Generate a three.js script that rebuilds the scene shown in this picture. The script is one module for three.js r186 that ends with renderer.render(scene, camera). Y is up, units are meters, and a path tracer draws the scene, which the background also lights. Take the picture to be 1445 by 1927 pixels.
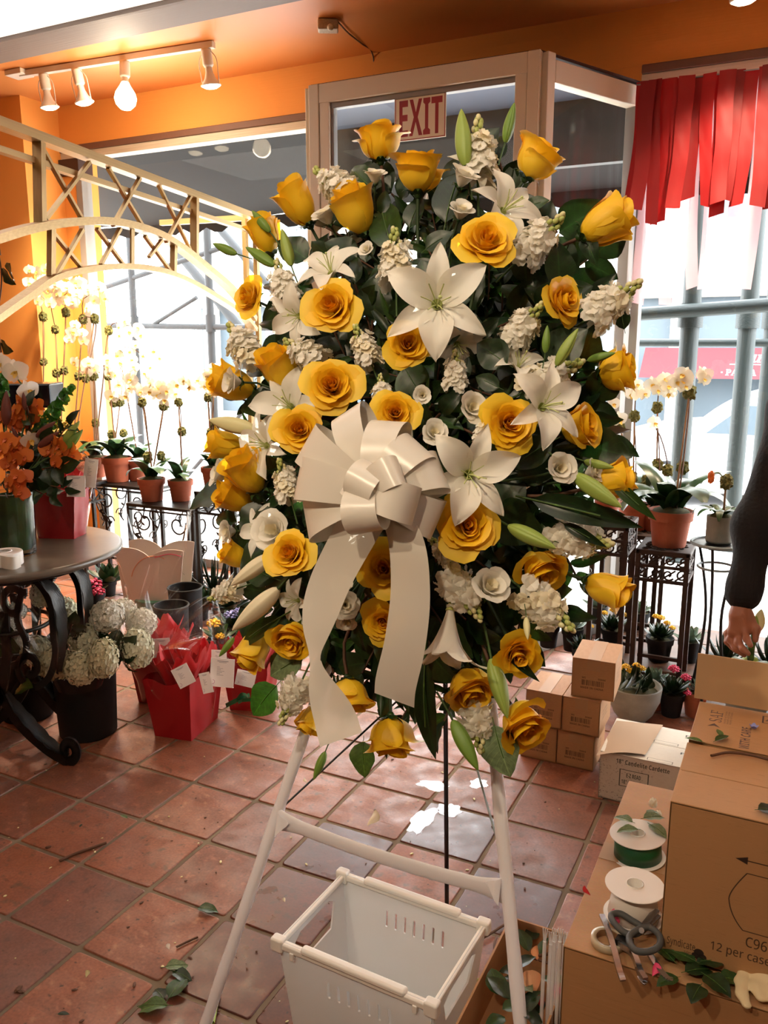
import * as THREE from 'three';
import { RoundedBoxGeometry } from 'three/addons/geometries/RoundedBoxGeometry.js';
import { mergeGeometries } from 'three/addons/utils/BufferGeometryUtils.js';
import { RectAreaLightUniformsLib } from 'three/addons/lights/RectAreaLightUniformsLib.js';
import { MarchingCubes } from 'three/addons/objects/MarchingCubes.js';
import { ImprovedNoise } from 'three/addons/math/ImprovedNoise.js';

// ---------- camera, sky, lights, exposure ----------
const V = (x, y, z) => new THREE.Vector3(x, y, z);
const PITCH = Math.atan(318.5 / 1560), YAW = THREE.MathUtils.degToRad(26.3), EYE = V(0, 1.5, 0);
const FWD = V(-Math.sin(YAW) * Math.cos(PITCH), -Math.sin(PITCH), -Math.cos(YAW) * Math.cos(PITCH));
const RIGHT = FWD.clone().cross(V(0, 1, 0)).normalize(), UPV = RIGHT.clone().cross(FWD);
const camera = new THREE.PerspectiveCamera(2 * THREE.MathUtils.radToDeg(Math.atan(963.5 / 1560)), 1445 / 1927, 0.02, 120);
camera.position.copy(EYE); camera.lookAt(EYE.clone().add(FWD));
const scene = new THREE.Scene();
scene.background = new THREE.Color().setRGB(0.93, 0.97, 1.0);
scene.backgroundIntensity = 24.0;
const renderer = new THREE.WebGLRenderer({ antialias: true });
renderer.toneMapping = THREE.LinearToneMapping;
renderer.toneMappingExposure = 0.77;
renderer.shadowMap.enabled = true;
RectAreaLightUniformsLib.init();
const WARM = new THREE.Color().setRGB(1.0, 0.80, 0.56), PANEL = new THREE.Color().setRGB(1.0, 0.93, 0.83);
function areaLight(w, h, pos, target, power, color = PANEL) {
  const l = new THREE.RectAreaLight(color, power, w, h); l.position.copy(pos); l.lookAt(target); scene.add(l); return l;
}
const PANELS = [[-3.6, -2.635, 2.2, 1.06], [-0.7, -0.75, 1.3, 1.1], [-2.7, -0.9, 1.3, 1.1], [1.0, -1.2, 1.1, 1.1]]; // ceiling light panels: x, z, width, depth
const CEIL = 3.037;
for (const [x, z, w, d] of PANELS) areaLight(w, d, V(x, CEIL - 0.075, z), V(x, 0, z), 0.6);

// ---------- helpers ----------
let seed = 7;
const rnd = () => { seed = (seed * 1664525 + 1013904223) >>> 0; return seed / 4294967296; };
const rr = (a, b) => a + (b - a) * rnd(), pick = (a) => a[Math.floor(rnd() * a.length)];
const noise = new ImprovedNoise();
const ray = (px, py) => FWD.clone().addScaledVector(RIGHT, (px - 722.5) / 1560).addScaledVector(UPV, -(py - 963.5) / 1560);
const at = (px, py, d) => EYE.clone().addScaledVector(ray(px, py), d);
const onY = (px, py, y) => { const r = ray(px, py); return at(px, py, (y - EYE.y) / r.y); };
const onZ = (px, py, z) => { const r = ray(px, py); return at(px, py, z / r.z); };
const scr = (x, y, t) => V(0, 0, 0).addScaledVector(RIGHT, x).addScaledVector(UPV, y).addScaledVector(FWD, -t).normalize();
const used = {};
const numbered = (n) => { used[n] = (used[n] ?? -1) + 1; return used[n] ? n + '_' + String(used[n]).padStart(3, '0') : n; };
function tag(o, label, category, group, kind) { if (label) o.userData.label = label; if (category) o.userData.category = category; if (group) o.userData.group = group; if (kind) o.userData.kind = kind; return o; }
function thing(name, pos, label, category, group, kind) { const o = new THREE.Group(); o.name = numbered(name); if (pos) o.position.copy(pos); scene.add(o); return tag(o, label, category, group, kind); }
function part(parent, name, geo, mat, kind) { const m = new THREE.Mesh(geo, mat); m.name = name; m.castShadow = m.receiveShadow = true; parent.add(m); if (kind) m.userData.kind = kind; return m; }
function wpart(parent, name, geo, mat, kind) { return part(parent, name, geo.clone().translate(-parent.position.x, -parent.position.y, -parent.position.z), mat, kind); }   // geometry given in the room's own axes
function solo(name, geo, mat, label, category, group) { geo.computeBoundingBox(); const b = geo.boundingBox, p = V((b.min.x + b.max.x) / 2, b.min.y, (b.min.z + b.max.z) / 2); geo.translate(-p.x, -p.y, -p.z); const m = new THREE.Mesh(geo, mat); m.name = numbered(name); m.position.copy(p); m.castShadow = m.receiveShadow = true; scene.add(m); return tag(m, label, category, group); }
function struct(name, geo, mat, parent) { const m = new THREE.Mesh(geo, mat); m.name = parent ? name : numbered(name); m.castShadow = m.receiveShadow = true; (parent || scene).add(m); if (!parent) m.userData.kind = 'structure'; return m; }
function copyOf(proto, label, group) { const c = proto.clone(); c.name = numbered(proto.name); scene.add(c); c.userData = { ...proto.userData }; if (label) c.userData.label = label; if (group) c.userData.group = group; return c; }
const box = (x0, x1, y0, y1, z0, z1) => new THREE.BoxGeometry(Math.abs(x1 - x0), Math.abs(y1 - y0), Math.abs(z1 - z0)).translate((x0 + x1) / 2, (y0 + y1) / 2, (z0 + z1) / 2);
const rbox = (x0, x1, y0, y1, z0, z1, r = 0.004) => new RoundedBoxGeometry(Math.abs(x1 - x0), Math.abs(y1 - y0), Math.abs(z1 - z0), 1, r).translate((x0 + x1) / 2, (y0 + y1) / 2, (z0 + z1) / 2);
const merge = (l) => mergeGeometries(l.map((g) => (g.index ? g.toNonIndexed() : g)).map((g) => { for (const k of Object.keys(g.attributes)) if (!['position', 'normal', 'uv'].includes(k)) g.deleteAttribute(k); return g; }));
const tube = (pts, r, seg = 12, rad = 6) => new THREE.TubeGeometry(new THREE.CatmullRomCurve3(pts), seg, r, rad);
function bar(a, b, w, h = w, up) { // straight bar of rectangular section
  const d = b.clone().sub(a), L = d.length(), g = new THREE.BoxGeometry(w, h, L); const m = new THREE.Matrix4().lookAt(b, a, up || V(0, 1, 0)); g.applyMatrix4(m); g.translate((a.x + b.x) / 2, (a.y + b.y) / 2, (a.z + b.z) / 2); return g;
}
function rod(a, b, r, r2 = r, n = 8) { const d = b.clone().sub(a), L = d.length(); const g = new THREE.CylinderGeometry(r2, r, L, n); g.applyQuaternion(new THREE.Quaternion().setFromUnitVectors(V(0, 1, 0), d.normalize())); g.translate((a.x + b.x) / 2, (a.y + b.y) / 2, (a.z + b.z) / 2); return g; }
function sheet(fn, nu, nv) { // fn(u, v) -> [x, y, z], u and v in 0..1
  const p = [], uv = [], ix = [];
  for (let j = 0; j <= nv; j++) for (let i = 0; i <= nu; i++) { const q = fn(i / nu, j / nv); p.push(...q); uv.push(i / nu, j / nv); }
  for (let j = 0; j < nv; j++) for (let i = 0; i < nu; i++) { const a = j * (nu + 1) + i, b = a + 1, c = a + nu + 1, d = c + 1; ix.push(a, b, d, a, d, c); }
  const g = new THREE.BufferGeometry(); g.setAttribute('position', new THREE.Float32BufferAttribute(p, 3)); g.setAttribute('uv', new THREE.Float32BufferAttribute(uv, 2)); g.setIndex(ix); g.computeVertexNormals(); return g;
}
const lathe = (pts, n = 24) => new THREE.LatheGeometry(pts.map(([r, y]) => new THREE.Vector2(r, y)), n);
const turned = (o, dir, roll = 0) => { const q = new THREE.Quaternion().setFromUnitVectors(V(0, 1, 0), dir.clone().normalize()); o.quaternion.copy(q).multiply(new THREE.Quaternion().setFromAxisAngle(V(0, 1, 0), roll)); return o; };
function ribbon(pts, widths, n, across) { // band along pts (smoothed); across(t) -> unit vector of its width
  const c = new THREE.CatmullRomCurve3(pts);
  return sheet((u, v) => { const p = c.getPoint(v), w = typeof widths === 'number' ? widths : widths(v), a = across(v); return p.addScaledVector(a, (u - 0.5) * w).toArray(); }, 4, n);
}

// ---------- materials ----------
const lin = (r, g, b) => new THREE.Color().setRGB(r, g, b);
const std = (c, roughness = 0.7, o = {}) => new THREE.MeshStandardMaterial({ color: c, roughness, side: THREE.DoubleSide, ...o });
const phys = (c, roughness, o = {}) => new THREE.MeshPhysicalMaterial({ color: c, roughness, side: THREE.DoubleSide, ...o });
function tex(n, fn, srgb = true, repeat) { // fn(u, v) -> [r, g, b] 0..255
  const d = new Uint8Array(n * n * 4);
  for (let y = 0; y < n; y++) for (let x = 0; x < n; x++) { const c = fn(x / n, y / n); const i = (y * n + x) * 4; d[i] = c[0]; d[i + 1] = c[1]; d[i + 2] = c[2]; d[i + 3] = 255; }
  const t = new THREE.DataTexture(d, n, n); t.wrapS = t.wrapT = THREE.RepeatWrapping; t.magFilter = THREE.LinearFilter; t.minFilter = THREE.LinearMipmapLinearFilter; t.generateMipmaps = true; if (srgb) t.colorSpace = THREE.SRGBColorSpace; if (repeat) t.repeat.set(...repeat); t.needsUpdate = true; return t;
}
const fbm = (x, y, z, o = 4) => { let s = 0, a = 0.5, f = 1; for (let i = 0; i < o; i++) { s += a * noise.noise(x * f, y * f, z + i * 7.3); a *= 0.5; f *= 2.1; } return s; };
const cl = (x) => Math.max(0, Math.min(255, x));
const mixc = (a, b, t) => a.map((v, i) => v + (b[i] - v) * Math.max(0, Math.min(1, t)));
const grain = tex(256, (u, v) => { const g = 128 + 150 * fbm(u * 24, v * 24, 3, 4); return [cl(g), cl(g), cl(g)]; }, false);
function canvasTex(w, h, draw) { const c = document.createElement('canvas'); c.width = w; c.height = h; const g = c.getContext('2d'); draw(g, w, h); const t = new THREE.CanvasTexture(c); t.colorSpace = THREE.SRGBColorSpace; t.anisotropy = 4; return t; }
const mottled = (a, b, n, f, z) => tex(n, (u, v) => mixc(a, b, 0.5 + 1.1 * fbm(u * f, v * f, z, 5) + (rnd() - 0.5) * 0.12).map(cl));
const veins = tex(256, (u, v) => { const a = Math.abs(u - 0.5) * 2, rib = Math.exp(-Math.pow(a / 0.05, 2)), s = Math.abs(((v * 9 - a * 2.2) % 1 + 1) % 1 - 0.5) * 2, side = Math.exp(-Math.pow((1 - s) / 0.10, 2)) * 0.45, g = 176 + 78 * Math.max(rib, side) + 60 * fbm(u * 6, v * 9, 33, 4); return [cl(g), cl(g), cl(g * 0.94)]; });
const leafM = (hex, r, o) => { const m = phys(new THREE.Color(hex), r, { ...o, map: veins }); m.color.multiplyScalar(1.45); return m; };
const M = {
  orange: std(new THREE.Color(0xdf9544), 0.75, { bumpMap: grain, bumpScale: 0.0008 }),
  ceiling: std(new THREE.Color(0xcf8548), 0.42),
  cream: std(new THREE.Color(0xd9d0bd), 0.5), creamDirt: std(0xffffff, 0.55, { map: mottled([206, 196, 176], [178, 163, 140], 128, 9, 2) }),
  brown: std(new THREE.Color(0x6b4a3a), 0.6), beam: std(new THREE.Color(0x6f6158), 0.65, { bumpMap: grain, bumpScale: 0.001 }),
  darkBrown: std(new THREE.Color(0x3a2018), 0.6), offwhite: std(new THREE.Color(0x7d6650), 0.8),
  glass: phys(0xffffff, 0.0, { transmission: 1, thickness: 0, ior: 1.22 }),
  alu: std(new THREE.Color(0x8d8a86), 0.5),
  black: std(new THREE.Color(0x0c0c0d), 0.45), blackMatt: std(new THREE.Color(0x08080a), 0.8),
  iron: std(new THREE.Color(0x242321), 0.36, { metalness: 0.5, bumpMap: grain, bumpScale: 0.001 }),
  rust: std(0xffffff, 0.65, { map: mottled([70, 48, 36], [38, 26, 22], 128, 8, 5), metalness: 0.2 }),
  gold: std(0xffffff, 0.38, { map: mottled([196, 168, 118], [176, 148, 100], 128, 3, 9), metalness: 0.5 }),
  terracotta: std(0xffffff, 0.8, { map: mottled([176, 92, 58], [140, 70, 46], 128, 5, 11) }),
  terracottaPale: std(0xffffff, 0.85, { map: mottled([186, 112, 82], [150, 72, 48], 128, 4, 13) }),
  soil: std(0xffffff, 0.95, { map: mottled([58, 50, 26], [92, 86, 40], 128, 14, 15) }),
  moss: std(0xffffff, 0.95, { map: mottled([74, 78, 34], [122, 112, 60], 128, 12, 17) }),
  concrete: std(0xffffff, 0.8, { map: mottled([150, 146, 134], [118, 115, 106], 128, 6, 19) }),
  stone: std(0xffffff, 0.32, { map: mottled([112, 100, 84], [72, 66, 58], 256, 9, 21) }),
  whitePlastic: phys(new THREE.Color(0xf6f8f8), 0.35, { transmission: 0.45, thickness: 0 }),
  whiteSolid: std(new THREE.Color(0xf0ede6), 0.4), white: std(new THREE.Color(0xe6e2da), 0.6),
  paper: std(new THREE.Color(0xeae6e2), 0.8),
  tapeWrap: phys(new THREE.Color(0xf0eef4), 0.45, { sheen: 0.3 }),
  bulb: std(0xffffff, 0.4, { emissive: lin(1, 0.8, 0.52), emissiveIntensity: 16 }),
  panel: std(0xffffff, 0.5, { emissive: lin(1, 0.93, 0.82), emissiveIntensity: 1.6 }),
  lampWhite: std(new THREE.Color(0xd8cfc0), 0.45),
  yellow: phys(new THREE.Color(0xfccb18), 0.55, { transmission: 0.2, thickness: 0 }), yellowIn: phys(new THREE.Color(0xfabc10), 0.55, { transmission: 0.15, thickness: 0 }), yellowOut: phys(new THREE.Color(0xfdd42a), 0.55, { transmission: 0.25, thickness: 0 }),
  stockWhite: phys(new THREE.Color(0xfaf6ea), 0.6, { transmission: 0.4, thickness: 0 }),
  petalWhite: phys(new THREE.Color(0xf3eee0), 0.55, { transmission: 0.25, thickness: 0 }),
  petalCream: phys(new THREE.Color(0xf0e6c8), 0.6, { transmission: 0.2, thickness: 0 }),
  orchidWhite: phys(new THREE.Color(0xf2ecdc), 0.55, { transmission: 0.35, thickness: 0 }),
  lip: std(new THREE.Color(0xd8b04a), 0.6), throat: std(new THREE.Color(0xb8c070), 0.6),
  filament: std(new THREE.Color(0xc4cc86), 0.6),
  leafA: leafM(0x223d1a, 0.38, { transmission: 0.12, thickness: 0 }), leafB: leafM(0x33561f, 0.42, { transmission: 0.2, thickness: 0 }),
  leafC: leafM(0x1a3317, 0.36, { transmission: 0.1, thickness: 0 }), leafD: leafM(0x5a8032, 0.5, { transmission: 0.3, thickness: 0 }),
  leafPale: leafM(0x7c9268, 0.6, { transmission: 0.15, thickness: 0 }), leafBright: leafM(0x458c24, 0.5, { transmission: 0.3, thickness: 0 }),
  orchidLeaf: phys(new THREE.Color(0x2b4a2a), 0.3, { transmission: 0.06, thickness: 0 }), succulent: std(new THREE.Color(0x6a7d6a), 0.55),
  stemGreen: std(new THREE.Color(0x3f5a2a), 0.6), stemBrown: std(new THREE.Color(0x5a3a26), 0.7), stake: std(new THREE.Color(0x8a6440), 0.7),
  budGreen: std(new THREE.Color(0x8fa34a), 0.5), budPale: std(new THREE.Color(0xd6cf9a), 0.5), budWhite: std(new THREE.Color(0xe6dcbc), 0.5), budDark: std(new THREE.Color(0x6b8a34), 0.5), budRed: std(new THREE.Color(0x6a3428), 0.55),
  tinyBud: std(new THREE.Color(0xa8b060), 0.6), budBrown: std(new THREE.Color(0x7a4a2e), 0.6),
  orangePetal: phys(new THREE.Color(0xe07c2a), 0.55, { transmission: 0.2, thickness: 0 }), orangeDeep: phys(new THREE.Color(0xc8621e), 0.55, { transmission: 0.15, thickness: 0 }),
  satin: phys(new THREE.Color(0xe2dbce), 0.29, { sheen: 0.4, sheenRoughness: 0.4, transmission: 0.12, thickness: 0 }),
  satinRed: phys(new THREE.Color(0xa6030b), 0.55, { transmission: 0.1, thickness: 0 }), satinRedDark: phys(new THREE.Color(0x8c0209), 0.55, { transmission: 0.07, thickness: 0 }),
  sheerPink: phys(new THREE.Color(0xf8d0d4), 0.6, { transmission: 0.75, thickness: 0 }),
  redPaper: std(new THREE.Color(0x9c0a14), 0.5), redTissue: phys(new THREE.Color(0xb80a14), 0.6, { transmission: 0.12, thickness: 0 }),
  cello: phys(0xffffff, 0.06, { transmission: 1, thickness: 0, ior: 1.35 }),
  stick: phys(0xffffff, 0.12, { transmission: 0.55, thickness: 0, ior: 1.5 }),
  clear: phys(0xffffff, 0.05, { transmission: 0.9, thickness: 0, ior: 1.45 }),
  chrome: std(new THREE.Color(0xb8b8bc), 0.2, { metalness: 0.95 }), grip: std(new THREE.Color(0x4a4a48), 0.65),
  greenRibbon: std(new THREE.Color(0x0d5a34), 0.35),
  scaffoldGrey: std(lin(0.018, 0.0205, 0.022), 0.8), scaffold: std(lin(0.0045, 0.0125, 0.0115), 0.6, { bumpMap: grain, bumpScale: 0.002 }), steel: std(new THREE.Color(0x8b9698), 0.6),
  awning: std(lin(0.0022, 0.003, 0.0028), 0.85), street: std(new THREE.Color(0x9a9a98), 0.9), sidewalk: std(new THREE.Color(0xcfcdc8), 0.9),
  soffit: std(lin(0.085, 0.105, 0.15), 0.8), greyWall: std(lin(0.09, 0.094, 0.09), 0.8),
  facade: std(new THREE.Color(0xc8c0b4), 0.9), facadeDark: std(new THREE.Color(0x3c4850), 0.5), maroon: std(new THREE.Color(0x6a1824), 0.8),
  jacket: std(new THREE.Color(0x060608), 0.9, { bumpMap: grain, bumpScale: 0.002 }), skin: std(new THREE.Color(0x9a6248), 0.55), hair: std(new THREE.Color(0x1a1410), 0.7), trousers: std(new THREE.Color(0x1b1d26), 0.85),
  pinkPetal: std(new THREE.Color(0xd63a64), 0.6), peach: std(new THREE.Color(0xe8a878), 0.6), yellowDot: std(new THREE.Color(0xe8b818), 0.6), latex: phys(new THREE.Color(0xe6d0a2), 0.55, { transmission: 0.15, thickness: 0 }),
  wood: std(0xffffff, 0.5, { map: mottled([96, 62, 40], [58, 36, 26], 128, 7, 23) }), violet: std(new THREE.Color(0x8a8ac0), 0.6),
};

// ---------- the room ----------
const ZW = -4.364, DZ = -3.713, DXL = -2.226, DXR = -1.105, RX = -0.794, LX = -2.537, DH = 2.711, FB = 2.785;
// floor: a grout bed with terracotta tiles of its own on it
const floor = struct('floor', box(-6.2, 3.2, -0.12, -0.0035, ZW - 0.1, 3.3), std(0xffffff, 0.95, { map: mottled([128, 114, 92], [98, 84, 68], 256, 40, 31) }));
{
  const tileTex = (a, b, c, z) => tex(512, (u, v) => {
    const big = fbm(u * 4, v * 4, z, 4), mid = fbm(u * 17, v * 17, z + 9, 4), fine = fbm(u * 70, v * 70, z + 4, 2);
    let col = mixc(a, b, 0.5 + 1.3 * big); col = mixc(col, c, (mid - 0.13) * 3.4); col = mixc(col, [66, 44, 36], (fbm(u * 30, v * 30, z + 40, 3) - 0.3) * 5);
    return col.map((q) => cl(q * (1 + 0.22 * fine)));
  });
  const kinds = [tileTex([142, 85, 60], [120, 74, 54], [158, 108, 80], 1), tileTex([132, 78, 56], [110, 69, 52], [146, 92, 68], 51), tileTex([148, 91, 66], [126, 75, 53], [105, 75, 57], 91), tileTex([128, 82, 66], [110, 73, 60], [98, 68, 57], 131)];
  const rough = tex(256, (u, v) => { const q = 150 + 190 * fbm(u * 7, v * 7, 77, 4); return [0, cl(q + 60), 0]; }, false);
  const bump = tex(256, (u, v) => { const q = 128 + 120 * fbm(u * 9, v * 9, 12, 5); return [cl(q), cl(q), cl(q)]; }, false);
  const mats = kinds.map((t) => std(0xffffff, 0.62, { map: t, roughnessMap: rough, bumpMap: bump, bumpScale: 0.002 }));
  const wet = kinds.slice(1, 3).map((t) => std(new THREE.Color(0xb49a90), 0.42, { map: t, roughnessMap: rough, bumpMap: bump, bumpScale: 0.0008 }));
  const PX = 0.262, PZ = 0.2575, gx = -1.505, gz = -1.815;
  const shapes = [];
  for (let k = 0; k < 8; k++) { // a worn slab: wavering outline, rounded shoulder
    const ou = rnd(), ov = rnd(), ph = rr(0, 9), pts = [];
    const cr = rr(0.05, 0.10), raw = [];
    for (let q = 0; q < 4; q++) { const a0 = q * Math.PI / 2, c = Math.cos(a0), s = Math.sin(a0), put = (x, z) => raw.push([x * c - z * s, x * s + z * c]); for (let i = 0; i < 5; i++) put(1, -(1 - cr) + 2 * (1 - cr) * i / 5); for (let i = 0; i < 3; i++) { const a = i / 3 * Math.PI / 2; put(1 - cr + cr * Math.cos(a), 1 - cr + cr * Math.sin(a)); } }
    const N = raw.length; for (const [c, s] of raw) { const wob = 1 + 0.014 * noise.noise(c * 1.6 + ph, s * 1.6, ph) + 0.008 * noise.noise(c * 6 + ph, s * 6, ph); pts.push([c * wob, s * wob]); }
    const p = [], uv = [], ix = [], hx = PX / 2 - 0.0055, hz = PZ / 2 - 0.0055;
    const ring = (f, y) => pts.forEach(([x, z]) => { p.push(x * hx * f, y, z * hz * f); uv.push(ou + x * 0.24 * f, ov + z * 0.24 * f); });
    ring(1, -0.007); ring(0.992, -0.0012); ring(0.972, 0); ring(0.965, 0.0001); p.push(0, 0.0002, 0); uv.push(ou, ov);
    for (let r = 0; r < 3; r++) for (let i = 0; i < N; i++) { const a = r * N + i, b = r * N + (i + 1) % N; ix.push(a, a + N, b, b, a + N, b + N); }
    for (let i = 0; i < N; i++) ix.push(3 * N + i, 4 * N, 3 * N + (i + 1) % N);
    const g = new THREE.BufferGeometry(); g.setAttribute('position', new THREE.Float32BufferAttribute(p, 3)); g.setAttribute('uv', new THREE.Float32BufferAttribute(uv, 2)); g.setIndex(ix); g.computeVertexNormals(); shapes.push(g);
  }
  const far = [];
  for (let i = -17; i <= 17; i++) for (let j = -10; j <= 19; j++) {
    const x = gx + (i + 0.5) * PX, z = gz + (j + 0.5) * PZ;
    if (x < -6.1 || x > 3.1 || z < ZW || z > 3.2) continue;
    const q = V(x, 0, z).sub(EYE), w = q.dot(FWD), sx = 722.5 + 1560 * q.dot(RIGHT) / w, sy = 963.5 - 1560 * q.dot(UPV) / w;
    const inView = w > 0.5 && sx > -120 && sx < 1560 && sy < 2250 && sy > 1000;
    const tilt = [rr(-0.004, 0.004), rr(-0.004, 0.004)], sh = pick(shapes), yy = rr(-0.001, 0.0006);
    if (inView) { const isWet = (x > -1.3 && x < 0.3 && z > -2.3 && rnd() < 0.55); const m = part(floor, 'tile', sh, isWet ? pick(wet) : pick(mats)); m.position.set(x, yy, z); m.rotation.set(tilt[0], Math.floor(rr(0, 2)) * Math.PI, tilt[1]); }
    else far.push(sh.clone().translate(x, yy, z));
  }
  part(floor, 'tile', merge(far), mats[0], 'stuff');
}
// ceiling with its light panels, walls behind and beside the viewer
struct('ceiling', box(-6.2, 3.2, CEIL, CEIL + 0.15, ZW - 0.6, 3.3), M.ceiling);
struct('wall_left', box(-6.2, -6.0, -0.1, CEIL, ZW - 0.3, 3.3), M.orange);
struct('wall_right', box(3.0, 3.2, -0.1, CEIL, ZW - 0.3, 3.3), M.offwhite);
struct('wall_rear', box(-6.2, 3.2, -0.1, CEIL, 3.1, 3.3), M.offwhite);
struct('ceiling_beam', merge([rbox(-6.0, 3.0, CEIL - 0.077, CEIL + 0.01, -3.415, -3.165, 0.006), box(-6, -2.4, CEIL - 0.09, CEIL, -3.175, -3.155)]), M.beam);
for (const [i, [x, z, w, d]] of PANELS.entries()) {
  const o = thing('ceiling_light', V(x, CEIL - 0.07, z), ['wide bright light panel behind the brown ceiling beam at upper left', 'square ceiling light panel above the viewer', 'square ceiling light panel over the left of the shop', 'square ceiling light panel over the right of the shop'][i], 'light', null);
  part(o, 'diffuser', box(-w / 2, w / 2, 0, 0.01, -d / 2, d / 2), M.panel);
  if (i) part(o, 'frame', merge([box(-w / 2 - 0.03, w / 2 + 0.03, -0.005, 0.07, -d / 2 - 0.03, -d / 2), box(-w / 2 - 0.03, w / 2 + 0.03, -0.005, 0.07, d / 2, d / 2 + 0.03), box(-w / 2 - 0.03, -w / 2, -0.005, 0.07, -d / 2, d / 2), box(w / 2, w / 2 + 0.03, -0.005, 0.07, -d / 2, d / 2)]), M.white);
}
// window wall: pier at the left, fascia over all openings, low sill
const wallFront = struct('wall_front', merge([box(-6.0, -4.58, -0.1, CEIL, ZW - 0.25, -4.06), box(-4.58, 3.0, FB, CEIL, ZW - 0.25, ZW), box(2.2, 3.0, -0.1, FB, ZW - 0.25, ZW)]), M.orange);
struct('lintel', rbox(-4.58, -4.40, 2.60, 2.70, ZW - 0.1, ZW + 0.03, 0.004), M.darkBrown, wallFront);
struct('trim_1', merge([rbox(-4.58, LX, 2.745, FB, ZW - 0.09, ZW + 0.015, 0.005), rbox(RX, 2.2, 2.745, FB, ZW - 0.09, ZW + 0.015, 0.005)]), M.brown);
const win = (name, x0, x1, posts) => {
  const w = struct(name, box(x0 + 0.02, x1 - 0.02, 0.06, 2.72, ZW - 0.052, ZW - 0.046), M.glass);
  struct('window_frame', rbox(x0, x1, 2.70, 2.745, ZW - 0.085, ZW + 0.005, 0.004), M.creamDirt, w);
  struct('window_frame', rbox(x0, x1, 0.0, 0.06, ZW - 0.085, ZW + 0.005, 0.004), M.alu, w);
  for (const [a, b] of posts) struct('mullion', rbox(a, b, 0.06, 2.70, ZW - 0.085, ZW + 0.005, 0.004), M.alu, w);
  return w;
};
win('window_1', -4.58, LX, [[-4.46, -4.405]]);
win('window_2', RX, 2.2, [[RX, RX + 0.05], [0.9, 0.96]]);
struct('wall_sill', box(-4.58, -4.46, 0, 2.70, ZW - 0.2, ZW - 0.005), M.orange, wallFront);
// entry that steps into the shop: front door and two splayed side panes
const door = struct('door_1', box(DXL + 0.09, DXR - 0.08, 0.1, 2.61, DZ - 0.028, DZ - 0.022), M.glass);
struct('door_frame', rbox(DXL - 0.01, DXL + 0.045, 0, DH, DZ - 0.06, DZ + 0.012, 0.004), M.cream, door);
struct('door_frame', rbox(DXL + 0.047, DXL + 0.10, 0, DH - 0.002, DZ - 0.06, DZ + 0.006, 0.004), M.cream, door);
struct('door_frame', rbox(DXR - 0.10, DXR - 0.047, 0, DH - 0.002, DZ - 0.06, DZ + 0.006, 0.004), M.cream, door);
struct('door_frame', rbox(DXR - 0.045, DXR + 0.01, 0, DH, DZ - 0.06, DZ + 0.012, 0.004), M.cream, door);
struct('door_frame', rbox(DXL + 0.045, DXR - 0.045, 2.625, DH, DZ - 0.06, DZ + 0.008, 0.004), M.cream, door);
struct('door_frame', rbox(DXL + 0.09, DXR - 0.09, 2.60, 2.626, DZ - 0.05, DZ - 0.01, 0.003), M.alu, door);
struct('door_frame', rbox(DXL + 0.09, DXR - 0.09, 0.0, 0.18, DZ - 0.05, DZ + 0.004, 0.003), M.cream, door);
struct('door_frame', rbox(DXL + 0.10, DXL + 0.115, 0.18, 2.60, DZ - 0.05, DZ - 0.012, 0.002), M.alu, door);
const splay = (name, x0, x1, near, mid) => {
  const a = V(x0, 0, DZ - 0.02), b = V(x1, 0, ZW + 0.01), L = a.distanceTo(b), ang = Math.atan2(-(b.z - a.z), b.x - a.x);
  const place = (g) => g.rotateY(ang).translate(a.x, 0, a.z);
  const w = struct(name, place(box(0.04, L - 0.03, 0.08, 2.60, -0.003, 0.003)), M.glass);
  struct('window_frame', place(rbox(0, 0.05, 0, DH - 0.005, -0.03, 0.03, 0.004)), near, w);
  struct('window_frame', place(rbox(0.05, L - 0.02, 2.59, DH - 0.03, -0.03, 0.03, 0.004)), mid, w);
  struct('window_frame', place(rbox(0.05, L - 0.05, 0, 0.08, -0.03, 0.03, 0.004)), M.alu, w);
  struct('window_frame', place(rbox(L - 0.06, L - 0.012, 0, DH - 0.03, -0.03, 0.03, 0.004)), M.alu, w);
  return w;
};
splay('window_3', DXR + 0.012, RX - 0.005, M.cream, M.cream);
splay('window_4', DXL - 0.012, LX + 0.005, M.cream, M.cream);
{ const s = new THREE.Shape(); s.moveTo(DXL, -DZ); s.lineTo(DXR, -DZ); s.lineTo(RX, -ZW); s.lineTo(LX, -ZW); s.lineTo(DXL, -DZ); struct('trim_2', new THREE.ExtrudeGeometry(s, { depth: 0.012, bevelEnabled: false }).rotateX(-Math.PI / 2).translate(0, DH - 0.008, 0), M.darkBrown); }
struct('wall_above_entry', box(LX - 0.02, RX + 0.02, DH, FB + 0.01, ZW - 0.25, ZW - 0.002), M.orange);
// exit sticker on the door glass
{
  const t = canvasTex(512, 400, (g, w, h) => {
    g.fillStyle = '#e9e2cd'; g.fillRect(0, 0, w, h); g.strokeStyle = '#a0343a'; g.lineWidth = 7; g.strokeRect(10, 10, w - 20, h - 20);
    g.fillStyle = '#9c2630'; g.font = 'bold 300px sans-serif'; g.textAlign = 'left'; g.textBaseline = 'alphabetic';
    const m = g.measureText('EXIT').width; g.save(); g.translate(30, 362); g.scale((w - 60) / m, 1.48); g.fillText('EXIT', 0, 0); g.restore();
  });
  const a = onZ(742, 178, DZ - 0.015), b = onZ(838, 250, DZ - 0.015);
  const e = solo('exit_sign', new THREE.BoxGeometry(b.x - a.x, 0.197, 0.004).translate((a.x + b.x) / 2, 2.515, DZ - 0.0195), [M.cream, M.cream, M.cream, M.cream, std(0xffffff, 0.5, { map: t }), M.cream], 'cream sign with red EXIT lettering stuck on the door glass', 'sign');
}
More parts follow.
